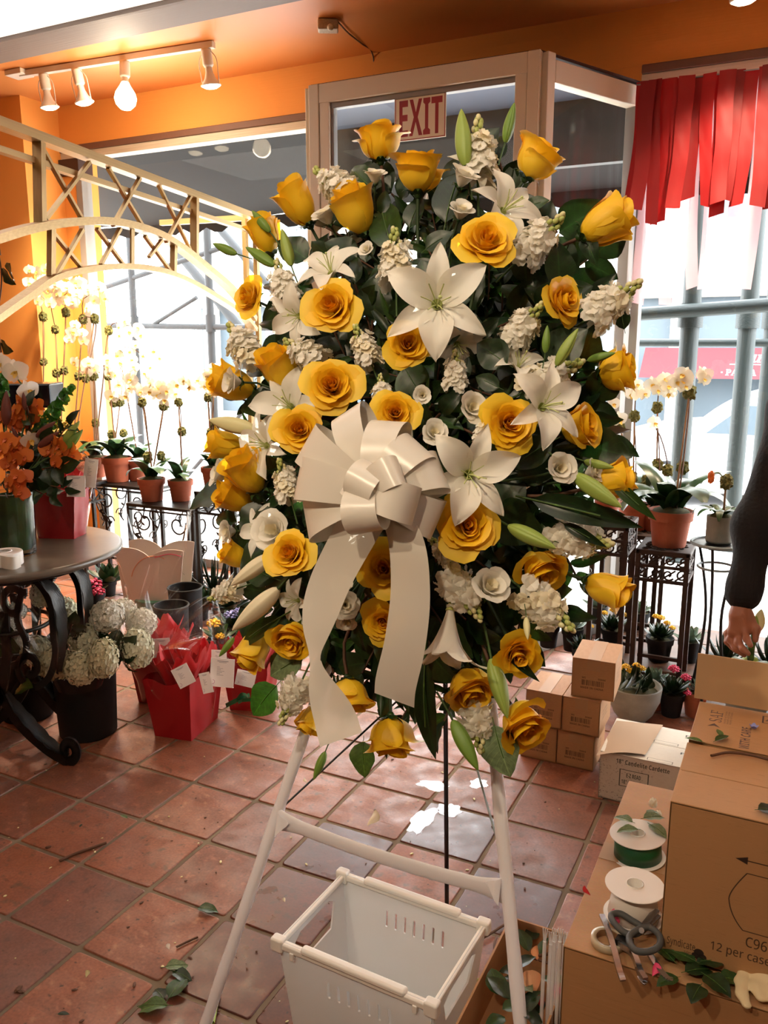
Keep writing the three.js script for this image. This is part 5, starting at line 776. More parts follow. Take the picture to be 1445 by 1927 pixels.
// plant carrier of printed card, low plants along the window
{
  const c = onY(286, 1190, 0); const d = c.clone().sub(EYE).dot(FWD), s = d / 1560, t = thing('plant_carrier', c, 'pale printed card plant carrier with grip holes in front of the plant stand', 'carrier'); t.rotation.y = YAW * 0.7;
  const sh = new THREE.Shape(); const X = (x) => (x - 286) * s, Y = (y) => (1190 - y) * s; sh.moveTo(X(236), Y(1135)); sh.lineTo(X(224), Y(1032)); sh.quadraticCurveTo(X(262), Y(1018), X(290), Y(1044)); sh.quadraticCurveTo(X(318), Y(1022), X(356), Y(1030)); sh.lineTo(X(342), Y(1135)); sh.lineTo(X(236), Y(1135));
  for (const [hx, hy, rx, ry] of [[229, 1046, 6, 3.5], [309, 1054, 6, 3.5], [236, 1078, 2.5, 5], [278, 1082, 3, 4], [307, 1090, 3, 6], [335, 1085, 2.5, 5]]) { const p = new THREE.Path(); p.absellipse(X(hx), Y(hy), rx * s, ry * s, 0, 6.283, true); sh.holes.push(p); }
  const pm = std(0xffffff, 0.7, { map: canvasTex(256, 256, (g) => { g.fillStyle = '#cbbcae'; g.fillRect(0, 0, 256, 256); }) });
  part(t, 'card_panel', new THREE.ExtrudeGeometry(sh, { depth: 0.004, bevelEnabled: false }), std(new THREE.Color(0xc2b2a4), 0.7)); const bk = part(t, 'card_panel', new THREE.ExtrudeGeometry(sh, { depth: 0.004, bevelEnabled: false }).translate(0, 0.01, -0.16), std(new THREE.Color(0xb8aca2), 0.7));
  const arc = new THREE.Shape(); arc.absellipse(X(318), Y(1090), 62 * s, 48 * s, 0.8, 2.6, false); part(t, 'printed_petal', tube([...Array(12)].map((_, i) => V(X(300) + 48 * s * Math.cos(2.9 - i * 0.16), Y(1095) + 54 * s * Math.sin(2.9 - i * 0.16), 0.0055)), 0.0016, 14, 4), M.orangePetal); part(t, 'printed_petal', tube([V(X(300), Y(1044), 0.0055), V(X(330), Y(1036), 0.0055), V(X(352), Y(1040), 0.0055)], 0.002, 8, 4), M.pinkPetal);
  part(t, 'pot', lathe([[0, 0], [0.09, 0], [0.12, 0.15], [0.115, 0.16], [0, 0.15]], 24).translate(0, 0.02, -0.08), std(new THREE.Color(0x1f6a4a), 0.5)); part(t, 'cellophane', crumple(0.11, 0.2, 0.44, 3, 7, 0.0).translate(0, 0.1, -0.07), M.cello);
}
function rosette(name, p, r, n, mat, leaf, label, cat, group, o = {}) { const t = thing(name, p, label, cat, group); const ph = o.ph ?? 0.09; part(t, 'pot', potGeo, o.pot || M.blackMatt).scale.set(o.pw ?? 0.1, ph / 0.91, o.pw ?? 0.1); part(t, 'soil', lathe([[0.045, 0], [0.03, 0.006], [0, 0.008]], 12).translate(0, ph * 0.9, 0), M.soil); for (let i = 0; i < n; i++) { const k = i / n, l = part(t, 'leaf', leaf, mat); l.position.y = ph * 0.95 + 0.01 * k; l.rotation.y = i * 2.39996; l.rotateX((o.lo ?? 1.35) * (1 - k) + (o.hi ?? 0.12)); l.scale.setScalar(r * (1 - 0.5 * k)); } for (const [dx, dy, dz, m, s] of o.fl || []) { const f = part(t, 'flower_head', clusterGeo, m); f.position.set(dx, dy, dz); f.scale.setScalar(s); } return t; }
const clusterGeo = (() => { seed = 5; const k = []; for (let i = 0; i < 22; i++) { const y = 1 - i / 14, a = i * 2.4, r = Math.sqrt(Math.max(0.05, 1 - y * y)); k.push(new THREE.TetrahedronGeometry(0.34, 1).scale(1, 0.5, 1).rotateX(a).translate(r * Math.cos(a), y * 0.55, r * Math.sin(a))); } return merge(k); })();
const succ = sheet((u, v) => { const a = (u - 0.5) * 2, w = 0.26 * Math.pow(Math.sin(Math.PI * Math.min(0.97, 0.2 + 0.78 * v)), 0.7); return [a * w, v, 0.10 * (1 - a * a) * Math.sin(Math.PI * v) - 0.15 * v * v]; }, 4, 5), spike = sheet((u, v) => { const a = (u - 0.5) * 2, w = 0.05 * (1 - v) + 0.002; return [a * w, v, -0.35 * v * v + Math.abs(a) * w * 0.6]; }, 2, 6), agave = sheet((u, v) => { const a = (u - 0.5) * 2, w = 0.13 * Math.pow(1 - v, 0.6) * (0.6 + 0.7 * v) + 0.002; return [a * w, v, -0.2 * v * v + Math.abs(a) * w * 0.6]; }, 2, 6);
seed = 808;
{
  const F = (x, y) => onY(x, y, 0), g = 'small potted plants along the left window';
  rosette('spiky_plant', F(404, 1150), 0.30, 26, M.leafC, spike, 'dark spiky-leaved plant in a terracotta pot left of the flower spray', 'plant', g, { pot: M.terracotta, pw: 0.14, ph: 0.13, lo: 1.2 });
  rosette('bedding_plant', F(412, 1232), 0.10, 22, M.leafB, succ, 'yellow-flowered bedding plant left of the flower spray', 'plant', g, { fl: [[0.0, 0.17, 0.03, M.yellowDot, 0.03], [0.05, 0.12, 0.05, M.yellowDot, 0.02]] });
  rosette('bedding_plant', F(440, 1208), 0.12, 24, M.leafA, succ, 'violet-flowered bedding plant behind the yellow one', 'plant', g, { fl: [[0, 0.15, 0.02, M.violet, 0.03], [0.04, 0.17, 0, M.violet, 0.025]] });
  rosette('bedding_plant', F(378, 1165), 0.14, 26, M.leafA, succ, 'low green leafy plant under the cross-barred stand', 'plant', g); rosette('bedding_plant', F(430, 1172), 0.14, 26, M.leafC, succ, 'dark green leafy plant against the left window by the spray', 'plant', g);
  rosette('bedding_plant', F(345, 1140), 0.15, 26, M.leafC, succ, 'dark leafy plant under the middle of the left stands', 'plant', g); rosette('bedding_plant', F(205, 1120), 0.16, 20, M.leafA, succ, 'dark leafy plant beneath the back stand', 'plant', g);
  rosette('bedding_plant', at(178, 1150, 3.6), 0.07, 12, M.leafA, succ, 'pink-flowered plant in a dark pot under the table edge', 'plant', g, { fl: [[0, 0.12, 0, M.pinkPetal, 0.035], [0.05, 0.1, 0.02, M.pinkPetal, 0.025]] });
  rosette('bedding_plant', F(470, 1250), 0.12, 22, M.leafA, succ, 'leafy plant hidden behind the lower left of the spray', 'plant', g, { pot: M.terracotta });
  const t = thing('hanging_vine', at(10, 520, 3.2), 'dark green vine leaves hanging at the left edge before the orange wall', 'vine'); for (const [x, y, s, r] of [[18, 505, 0.09, 2.6], [4, 515, 0.09, -2.4], [2, 490, 0.08, 0.4], [2, 655, 0.08, -2.0], [-8, 570, 0.08, 1]]) { const l = part(t, 'leaf', LEAF.round, M.leafA); l.position.copy(at(x, y - 10, 3.2)).sub(t.position); l.rotation.set(0.2, -0.4, r); l.scale.setScalar(s); } wpart(t, 'stem', tube([at(-10, 440, 3.2), at(3, 520, 3.21), at(-4, 600, 3.2), at(4, 680, 3.2)], 0.003, 14, 5), M.stemBrown);
}

// ---------- right side: red ribbon curtain, stands, plants, cartons, counter, arm ----------
seed = 2024;
{ // strips of red satin ribbon hung over a wire, pale strips behind
  const zR = ZW + 0.10, xL = -0.80, t = thing('ribbon_curtain', V(-0.3, 2.05, zR), 'red satin ribbon strips hung in a row across the top of the right window', 'ribbon curtain');
  wpart(t, 'hanging_wire', rod(V(xL, 2.675, zR), V(1.6, 2.675, zR), 0.003), M.steel);
  const cols = [M.satinRed, M.satinRedDark, M.satinRed];
  const strip = (tt, nm, x, w, y0, y1, dz, drift, mat, curl) => wpart(tt, nm, sheet((u, v) => { const y = y0 + (y1 - y0) * v, k = noise.noise(x * 7, v * 2.2, dz * 40); return [x + (u - 0.5) * w * (1 - 0.06 * v) + drift * v * v + 0.012 * k, y - (u - 0.5) * 0.02 * Math.sin(x * 50) * v, zR + dz + 0.012 * k + curl * Math.pow(v, 4) + 0.004 * Math.sin(u * 3.1 + x * 30) + 0.004 * noise.noise(u * 4 + x * 9, v * 10, 3) * (1 - v)]; }, 4, 20), mat);
  for (let i = 0; i < 26; i++) { const x = xL + 0.035 + i * 0.058, w = rr(0.055, 0.075), y1 = i < 2 ? 2.05 : rr(2.04, 2.16); strip(t, 'ribbon_strip', x, w, 2.68 + rr(-0.004, 0.006), y1, rr(-0.012, 0.012) + (i % 2) * 0.012, i === 0 ? -0.05 : rr(-0.035, 0.02), cols[i % 3], rr(-0.01, 0.03)); }
  for (let i = 0; i < 9; i++) { const x = xL + 0.06 + i * 0.17; strip(t, 'ribbon_strip', x, 0.07, 2.68, rr(2.08, 2.15), 0.03, rr(-0.03, 0.03), cols[(i + 1) % 3], 0.02); }
  const t2 = thing('ribbon_curtain', V(-0.3, 1.7, zR - 0.03), 'pale pink sheer ribbon strips hanging below the red ones in the right window', 'ribbon curtain');
  for (let i = 0; i < 20; i++) { const x = xL + 0.08 + i * 0.095; strip(t2, 'ribbon_strip', x, rr(0.05, 0.08), 2.66, rr(1.66, 1.80), -0.035 - (i % 2) * 0.008, rr(-0.04, 0.04), M.sheerPink, rr(-0.02, 0.02)); }
}
{
  const zF = -3.44, fl = spot(1196, 1032, zF), fr = spot(1300, 1036, zF), h = fl.y;
  plantStand(fl.x, fr.x, zF - 0.24, zF, h, 'fret', 'dark metal plant stand with pierced apron under the large terracotta pot', M.rust);
  const bl = spot(1112, 985, -3.55), br = spot(1184, 990, -3.55); plantStand(bl.x, br.x, -3.79, -3.55, bl.y, 'fret', 'taller dark metal plant stand with pierced apron beside the flower spray', M.rust);
  const ml = spot(1168, 1004, -3.85), mr = spot(1243, 1004, -3.85); plantStand(ml.x, mr.x, -4.1, -3.85, ml.y, 'fret', 'dark metal plant stand standing behind the other two on the right', M.rust);
  const O = (px, py, z, w, stems, label, o = {}) => { const p = spot(px, py, z), d = p.clone().sub(EYE).dot(FWD); return orchid(px, py, d, w, stems, label, { group: 'potted white orchids on the right stands', fs: 0.075, ...o }); };
  O(1258, 1027, zF - 0.11, 80, [{ m: [[1284, 880], [1297, 738]], f: [[1282, 715, 4, 16, 12], [1325, 708, 3, 10, 8]] }], 'orchid with long glossy leaves in the large terracotta pot on the front stand', { y: h, leaves: 9, len: 1.75, pot: M.terracottaPale });
  O(1190, 998, -3.97, 58, [{ m: [[1188, 898], [1167, 802]], f: [[1163, 788, 2, 5, 5]] }, { m: [[1216, 905], [1194, 783]], f: [[1202, 735, 4, 14, 20]] }], 'orchid with two stems in the pot left of the large one', { y: ml.y });
  O(1228, 1000, -3.99, 46, [{ m: [[1237, 875], [1237, 767]], f: [[1248, 727, 7, 24, 20]] }, { m: [[1256, 885]], f: [[1230, 800, 1, 6, 6]] }], 'orchid with cream blooms in the pot behind the large one', { y: ml.y });
  O(1140, 985, -3.67, 46, [{ m: [[1170, 870], [1148, 742]], f: [[1150, 760, 1, 5, 5]] }], 'orchid half hidden by the spray on the taller stand', { y: bl.y });
  // round ring stand with a grey pot
  const c = spot(1352, 1020, -3.4), t = thing('round_stand', V(c.x, 0, c.z), 'round wire stand holding the grey concrete pot at right', 'plant stand'); const k = [new THREE.TorusGeometry(0.10, 0.006, 6, 30).rotateX(Math.PI / 2).translate(0, c.y - 0.004, 0), new THREE.TorusGeometry(0.07, 0.005, 6, 24).rotateX(Math.PI / 2).translate(0, c.y - 0.1, 0)];
  part(t, 'ring', merge(k), M.steel); part(t, 'plate', lathe([[0, c.y - 0.012], [0.097, c.y - 0.012], [0.097, c.y - 0.004], [0, c.y - 0.004]], 24), M.iron);
  for (let i = 0; i < 3; i++) part(t, 'leg', tube([V(0.1, c.y - 0.01, 0), V(0.07, c.y - 0.1, 0), V(0.035, c.y - 0.3, 0), V(0.09, 0.006, 0)], 0.006, 16, 6).rotateY(i * 2.094 + 0.4), M.iron);
  const o = thing('potted_orchid', V(c.x, c.y, c.z), 'small bare orchid in a grey concrete pot on the round stand', 'orchid'), pr = 24 * c.clone().sub(EYE).dot(FWD) / 1560;
  part(o, 'pot', lathe([[0, 0], [pr * 0.94, 0], [pr, 0.01], [pr * 1.02, pr * 2.1], [pr * 0.9, pr * 2.1], [pr * 0.88, pr * 1.9], [0, pr * 1.9]], 28), M.concrete); part(o, 'moss_top', lathe([[pr * 0.9, pr * 1.95], [pr * 0.6, pr * 2.25], [0, pr * 2.35]], 14), M.soil);
  for (let i = 0; i < 8; i++) { const l = part(o, 'leaf', straps[2], M.leafB); l.position.y = pr * 2; l.rotation.y = i * 0.9; l.rotateX(0.3 + 0.1 * (i % 3)); l.scale.set(0.11, 0.13 + 0.02 * (i % 3), 0.13); }
  const m = part(o, 'moss_ball', mossGeo, M.moss); m.position.copy(spot(1367, 907, -3.4)).sub(o.position); m.scale.setScalar(0.024); wpart(o, 'stake', rod(V(c.x + 0.01, c.y + pr * 2, c.z), spot(1366, 905, -3.4), 0.004), M.stake); wpart(o, 'flower_stem', tube([spot(1366, 905, -3.4), spot(1352, 890, -3.4), spot(1340, 892, -3.38)], 0.003, 10, 5), M.stemGreen); part(o, 'withered_bloom', mossGeo, M.orangePetal).position.copy(spot(1338, 898, -3.38)).sub(o.position); o.children[o.children.length - 1].scale.set(0.012, 0.02, 0.01);
}
{ // plants on the floor behind the cartons
  const g = 'small potted plants along the right window', F = (x, y) => onY(x, y, 0);
  const bp = onY(1190, 1352, 0), t = thing('planter_bowl', bp, 'grey concrete bowl planted with yellow kalanchoe beside the carton stack', 'planter'); const R = 0.108;
  part(t, 'bowl', lathe([[0, 0], [R * 0.5, 0], [R * 0.72, 0.03], [R * 0.95, 0.09], [R, 0.145], [R * 0.97, 0.15], [R * 0.90, 0.145], [R * 0.84, 0.10], [0, 0.10]], 40), M.concrete); part(t, 'soil', lathe([[R * 0.88, 0.12], [0, 0.13]], 20), M.soil);
  for (let i = 0; i < 34; i++) { const l = part(t, 'leaf', LEAF.ruscus, i % 3 ? M.leafA : M.leafC); const a = i * 2.4, q = 0.075 * Math.sqrt(i / 34); l.position.set(q * Math.cos(a), 0.125 + rr(0, 0.05), q * Math.sin(a)); l.rotation.y = a; l.rotateX(rr(0.3, 1.2)); l.scale.setScalar(rr(0.06, 0.085)); }
  for (const [x, y] of [[1178, 1254], [1198, 1252], [1208, 1258], [1165, 1256], [1196, 1265], [1186, 1262]]) { const c = at(x, y, bp.clone().sub(EYE).dot(FWD) - 0.03); const f = part(t, 'flower_head', clusterGeo, M.yellowDot); f.position.copy(c).sub(bp); f.scale.setScalar(0.014); wpart(t, 'flower_stem', tube([c, c.clone().lerp(bp.clone().add(V(0, 0.13, 0)), 0.9)], 0.002, 4, 4), M.stemGreen); }
  const kal = (p, fl, label, o = {}) => rosette('kalanchoe', p, 0.10, 26, M.leafA, LEAF.ruscus, label, 'plant', g, { lo: 1.0, hi: 0.25, fl, ...o });
  // crate-like ledge that carries the rear plants
  const lb = spot(1170, 1240, -3.9), sh = thing('plant_ledge', V(-0.3, 0, -3.95), 'dark wooden plank ledge under the small plants at the right window', 'ledge'); wpart(sh, 'plank', rbox(-0.78, 0.5, 0.055, 0.085, -4.05, -3.62, 0.004), M.wood); wpart(sh, 'plank', rbox(-0.78, 0.5, 0.05, 0.08, -4.3, -4.07, 0.004), M.wood); for (const x of [-0.7, 0.4]) wpart(sh, 'bearer', box(x, x + 0.05, 0, 0.055, -4.28, -3.65), M.wood);
  const Lg = (x, y, z) => { const p = spot(x, y, z); p.y = 0.085; return p; };
  kal(Lg(1240, 1225, -3.75), [[0.0, 0.2, 0, M.yellowDot, 0.016], [0.03, 0.19, 0.03, M.yellowDot, 0.014], [-0.02, 0.21, 0.02, M.yellowDot, 0.015], [0.05, 0.16, 0, M.yellowDot, 0.013]], 'tall yellow kalanchoe in a black pot between the stand legs', { ph: 0.11, pw: 0.12 });
  kal(Lg(1150, 1220, -3.8), [[0, 0.19, 0, M.yellowDot, 0.016], [0.05, 0.18, 0.02, M.yellowDot, 0.016], [-0.04, 0.17, 0, M.yellowDot, 0.014]], 'yellow kalanchoe behind the topmost carton', { ph: 0.10 });
  kal(F(1262, 1345), [[0.0, 0.2, 0.0, M.pinkPetal, 0.02], [0.05, 0.18, 0.02, M.pinkPetal, 0.018], [0.06, 0.12, 0.03, M.pinkPetal, 0.014]], 'pink kalanchoe in a black pot under the front plant stand', { ph: 0.10 });
  kal(F(1095, 1270), [[0.03, 0.24, 0.0, M.yellowDot, 0.012]], 'green kalanchoe behind the carton stack', { ph: 0.13 });
  const ech = (p, r, label, o = {}) => rosette('echeveria', p, r, 26, M.succulent, succ, label, 'succulent', g, { ph: 0.09, ...o });
  ech(F(1228, 1330), 0.075, 'grey-green echeveria in a terracotta pot under the stand', { pot: M.terracotta, ph: 0.12, pw: 0.12 }); ech(F(1312, 1345), 0.07, 'pale echeveria in a terracotta pot by the tan box flap', { pot: M.terracotta, ph: 0.11, pw: 0.13 });
  ech(Lg(1075, 1235, -3.7), 0.08, 'pale green succulent behind the carton stack', { ph: 0.11 }); ech(Lg(1030, 1250, -3.7), 0.08, 'succulent in a dark pot beside the lower right of the spray', { ph: 0.11 }); ech(Lg(1295, 1240, -3.8), 0.09, 'dark red-green succulent behind the front stand leg', { ph: 0.10 }); ech(Lg(1200, 1215, -4.15), 0.08, 'small grey succulent nearest the window on the ledge'); ech(Lg(1120, 1215, -4.15), 0.09, 'grey-green succulent at the window behind the cartons', {});
  rosette('agave', Lg(1365, 1235, -3.6), 0.16, 26, M.leafC, agave, 'dark spiky agave below the reaching hand', 'succulent', g, { ph: 0.1, lo: 1.1, pw: 0.13 }); rosette('agave', Lg(1450, 1230, -3.65), 0.15, 22, M.leafC, agave, 'dark agave at the right edge of the photo', 'succulent', g, { ph: 0.1, lo: 1.1, pw: 0.13 });
  // amaryllis under the hand
  const A = at(1410, 1262, 2.62), pot = thing('amaryllis', A.clone().setY(A.y - 0.13), 'budding amaryllis with a thick green stem held by the hand at right', 'amaryllis'); part(pot, 'pot', potGeo, M.concrete).scale.set(0.16, 0.14, 0.16); part(pot, 'moss_top', lathe([[0.072, 0.12], [0.05, 0.135], [0, 0.14]], 14), M.moss); part(pot, 'bulb', lathe([[0, 0.11], [0.03, 0.125], [0.034, 0.15], [0.02, 0.175], [0, 0.18]], 16), M.budGreen); wpart(pot, 'flower_stem', tube([at(1411, 1252, 2.6), at(1414, 1215, 2.6), at(1422, 1188, 2.6)], 0.011, 10, 10), M.leafD);
  const b = part(pot, 'bud', budGeo, M.budPale); b.position.copy(at(1422, 1190, 2.6)).sub(pot.position); b.scale.set(0.13, 0.075, 0.13); b.quaternion.setFromUnitVectors(V(0, 1, 0), scr(0.25, 1, 0)); const b2 = part(pot, 'bud', budGeo, M.budGreen); b2.position.copy(at(1420, 1190, 2.59)).sub(pot.position); b2.scale.set(0.07, 0.055, 0.07); for (const s of [-1, 1]) { const l = part(pot, 'leaf', straps[1], M.leafD); l.position.y = 0.13; l.rotation.y = s; l.scale.set(0.1, 0.09, 0.09); }
  const ps = thing('plant_pedestal', V(pot.position.x, 0, pot.position.z), 'dark pedestal box under the amaryllis behind the brown cartons', 'pedestal'); part(ps, 'body', rbox(-0.11, 0.11, 0, pot.position.y, -0.11, 0.11, 0.006), M.wood); part(ps, 'top_board', rbox(-0.12, 0.12, pot.position.y - 0.012, pot.position.y - 0.001, -0.12, 0.12, 0.003), M.wood);
}
// cardboard ---------------------------------------------------------
const board = (a, b, z) => tex(256, (u, v) => { const g = 0.5 + 0.8 * fbm(u * 6, v * 6, z, 3) + 0.16 * Math.sin(v * 400) * 0.3; return mixc(a, b, g).map((q) => cl(q + (rnd() - 0.5) * 10)); });
const cardboard = board([180, 136, 94], [166, 122, 80], 3), kraftHex = '#a87e55';
const KM = { kraft: std(0xffffff, 0.62, { map: cardboard }), edge: std(new THREE.Color(0x8d6642), 0.9), tape: std(new THREE.Color(0xa9825a), 0.5), dark: std(new THREE.Color(0x9c704a), 0.85) };
function kraftPrint(w, h, base, draw) { return std(0xffffff, 0.66, { map: canvasTex(w, h, (g) => { g.fillStyle = base; g.fillRect(0, 0, w, h); seed = w * 7 + h; for (let i = 0; i < 1500; i++) { g.fillStyle = `rgba(${rnd() < 0.5 ? '70,45,25' : '225,190,150'},${(0.03 + 0.05 * rnd()).toFixed(3)})`; g.fillRect(rnd() * w, rnd() * h, 2 + rnd() * 30, 1 + rnd() * 2); } draw(g, w, h); }) }); }
function carton(name, x0, x1, y0, y1, z0, z1, label, o = {}) { // closed box of single boards: four sides, a base and two top flaps with a seam
  const t = thing(name, V((x0 + x1) / 2, y0, (z0 + z1) / 2), label, 'box', o.group); if (o.turn) t.rotation.y = o.turn; const W = (x1 - x0) / 2, H = y1 - y0, D = (z1 - z0) / 2, k = 0.004, m = o.mat || KM.kraft;
  const pan = (nm, g, mat) => part(t, nm, g, mat || m);
  pan('front_panel', rbox(-W, W, 0, H, D - k, D, 0.0015), o.front ? [m, m, m, m, o.front, m] : m); pan('back_panel', rbox(-W, W, 0, H, -D, -D + k, 0.0015)); pan('side_panel', rbox(-W, -W + k, 0, H, -D, D, 0.0015)); pan('side_panel', rbox(W - k, W, 0, H, -D, D, 0.0015), o.side ? [o.side, m, m, m, m, m] : m);
  pan('base_panel', box(-W, W, 0.0005, k, -D, D)); const gp = 0.0015; if (o.single) pan('top_panel', rbox(-W, W, H - k, H + 0.001, -D, D, 0.0012), [m, m, o.top, m, m, m]); else
  if (o.across) { pan('top_flap', rbox(-W, -gp, H - k, H + 0.001, -D, D, 0.0012), o.top || m); pan('top_flap', rbox(gp, W, H - k, H + 0.0005, -D, D, 0.0012), o.top || m); } else { pan('top_flap', rbox(-W, W, H - k, H + 0.001, gp, D, 0.0012), o.top ? [m, m, o.top, m, m, m] : m); pan('top_flap', rbox(-W, W, H - k, H + 0.0005, -D, -gp, 0.0012), o.top2 ? [m, m, o.top2, m, m, m] : m); }
  if (o.tape) { const tw = o.tape; pan('packing_tape', merge([o.across ? box(-tw, tw, H + 0.001, H + 0.0018, -D, D) : box(-W, W, H + 0.001, H + 0.0018, -tw, tw), box(-tw, tw, H * 0.72, H + 0.0018, D, D + 0.0008)]), KM.tape); }
  return t;
}
{
  const face = kraftPrint(400, 400, '#ae8257', (g, w, h) => { g.fillStyle = 'rgba(50,30,20,.72)'; g.font = 'bold 26px sans-serif'; g.fillText('WS', 95, 200); g.fillText('55664', 245, 200); seed = 9; let x = 95; while (x < 300) { const b = 3 + Math.floor(rnd() * 7); g.fillRect(x, 212, b, 56); x += b + 3 + Math.floor(rnd() * 6); } g.font = 'bold 28px sans-serif'; g.fillText('MADE IN CHINA', 85, 304); g.fillStyle = 'rgba(190,150,100,.35)'; g.fillRect(140, 0, 110, 110); });
  const sd = kraftPrint(300, 300, '#ae8257', (g) => { g.fillStyle = 'rgba(60,40,26,.5)'; g.font = 'bold 22px sans-serif'; for (let i = 0; i < 3; i++) g.fillText('ITEM 55664', 70, 130 + i * 30); });
  const w = 0.133, h = 0.134, z0 = -2.95, z1 = -2.762, o = { front: face, side: sd, tape: 0.022, across: true, group: 'small brown cartons stacked by the planter bowl' };
  carton('small_carton', -0.801, -0.801 + w, 0, h, z0, z1, 'small brown carton at the lower left of the stack, partly behind a yellow rose', o); carton('small_carton', -0.667, -0.667 + w, 0, h, z0, z1, 'small brown carton at the lower right of the stack on the tile floor', o);
  carton('small_carton', -0.787, -0.787 + w, h + 0.002, 2 * h, z0, z1 + 0.004, 'small brown carton in the middle row, left, with a bright lit top', o); carton('small_carton', -0.652, -0.652 + w, h + 0.002, 2 * h, z0, z1 + 0.006, 'small brown carton in the middle row, right, under the topmost one', o);
  carton('small_carton', -0.633, -0.633 + 0.148, 2 * h + 0.003, 3 * h + 0.012, z0 - 0.02, z1 - 0.01, 'topmost small brown carton of the stack', { ...o, turn: 0.06 });
}
{ // white printed box with a loose board on it
  const wh = '#cfcabc', pf = kraftPrint(640, 430, wh, (g, w, h) => { g.fillStyle = 'rgba(30,40,34,.85)'; const tx = (s, x, y, w, f) => { g.save(); g.font = f; const m = g.measureText(s).width; g.translate(x, y); g.scale(w / m, 1); g.fillText(s, 0, 0); g.restore(); }; tx('18" Candelite Cardette', 88, 76, 285, 'bold 56px sans-serif'); g.strokeStyle = 'rgba(30,40,34,.85)'; g.lineWidth = 5; g.strokeRect(112, 125, 152, 150); tx('E-Z READ', 146, 190, 80, 'bold 52px sans-serif'); tx('18" CARDETTE', 122, 252, 130, 'bold 52px sans-serif'); g.lineWidth = 3; g.beginPath(); g.moveTo(110, 390); g.lineTo(540, 290); g.lineTo(545, 300); g.lineTo(110, 390); g.stroke(); g.beginPath(); g.arc(555, 290, 14, 0, 7); g.stroke(); seed = 3; for (let i = 0; i < 240; i++) { g.fillStyle = `rgba(60,50,40,${(0.3 + 0.5 * rnd()).toFixed(2)})`; const x = Math.pow(rnd(), 1.8) * 300; g.fillRect(x, 60 + rnd() * 360, 1 + rnd() * 7, 1 + rnd() * 4); } });
  const pt = kraftPrint(640, 360, '#d6d1c4', (g) => { g.fillStyle = 'rgba(40,44,38,.85)'; g.font = 'bold 54px sans-serif'; g.fillText('FRAGILE', 400, 120); g.beginPath(); g.moveTo(500, 190); g.lineTo(530, 190); g.lineTo(515, 225); g.fill(); g.strokeStyle = 'rgba(70,70,60,.7)'; g.lineWidth = 4; g.strokeRect(250, 300, 130, 44); });
  carton('white_carton', -0.482, -0.10, 0, 0.169, -2.875, -2.601, 'white printed box with dark specks beside the carton stack', { front: pf, top: pt, top2: pt, mat: std(new THREE.Color(0xcfcabc), 0.85) });
  const c = [[1123, 1413], [1214, 1421], [1248, 1364], [1160, 1356]].map(([x, y]) => onY(x, y, 0.176)); c[0].z += 0.008; c[0].y -= 0.012;
  solo('cardboard_sheet', sheet((u, v) => { const a = c[0].clone().lerp(c[1], u), b = c[3].clone().lerp(c[2], u), p = a.lerp(b, v); return [p.x, p.y + 0.01 * Math.sin(u * 3) * (1 - v), p.z]; }, 8, 4), std(new THREE.Color(0xb59d84), 0.85), 'loose tan cardboard sheet lying on the white printed box', 'cardboard');
}
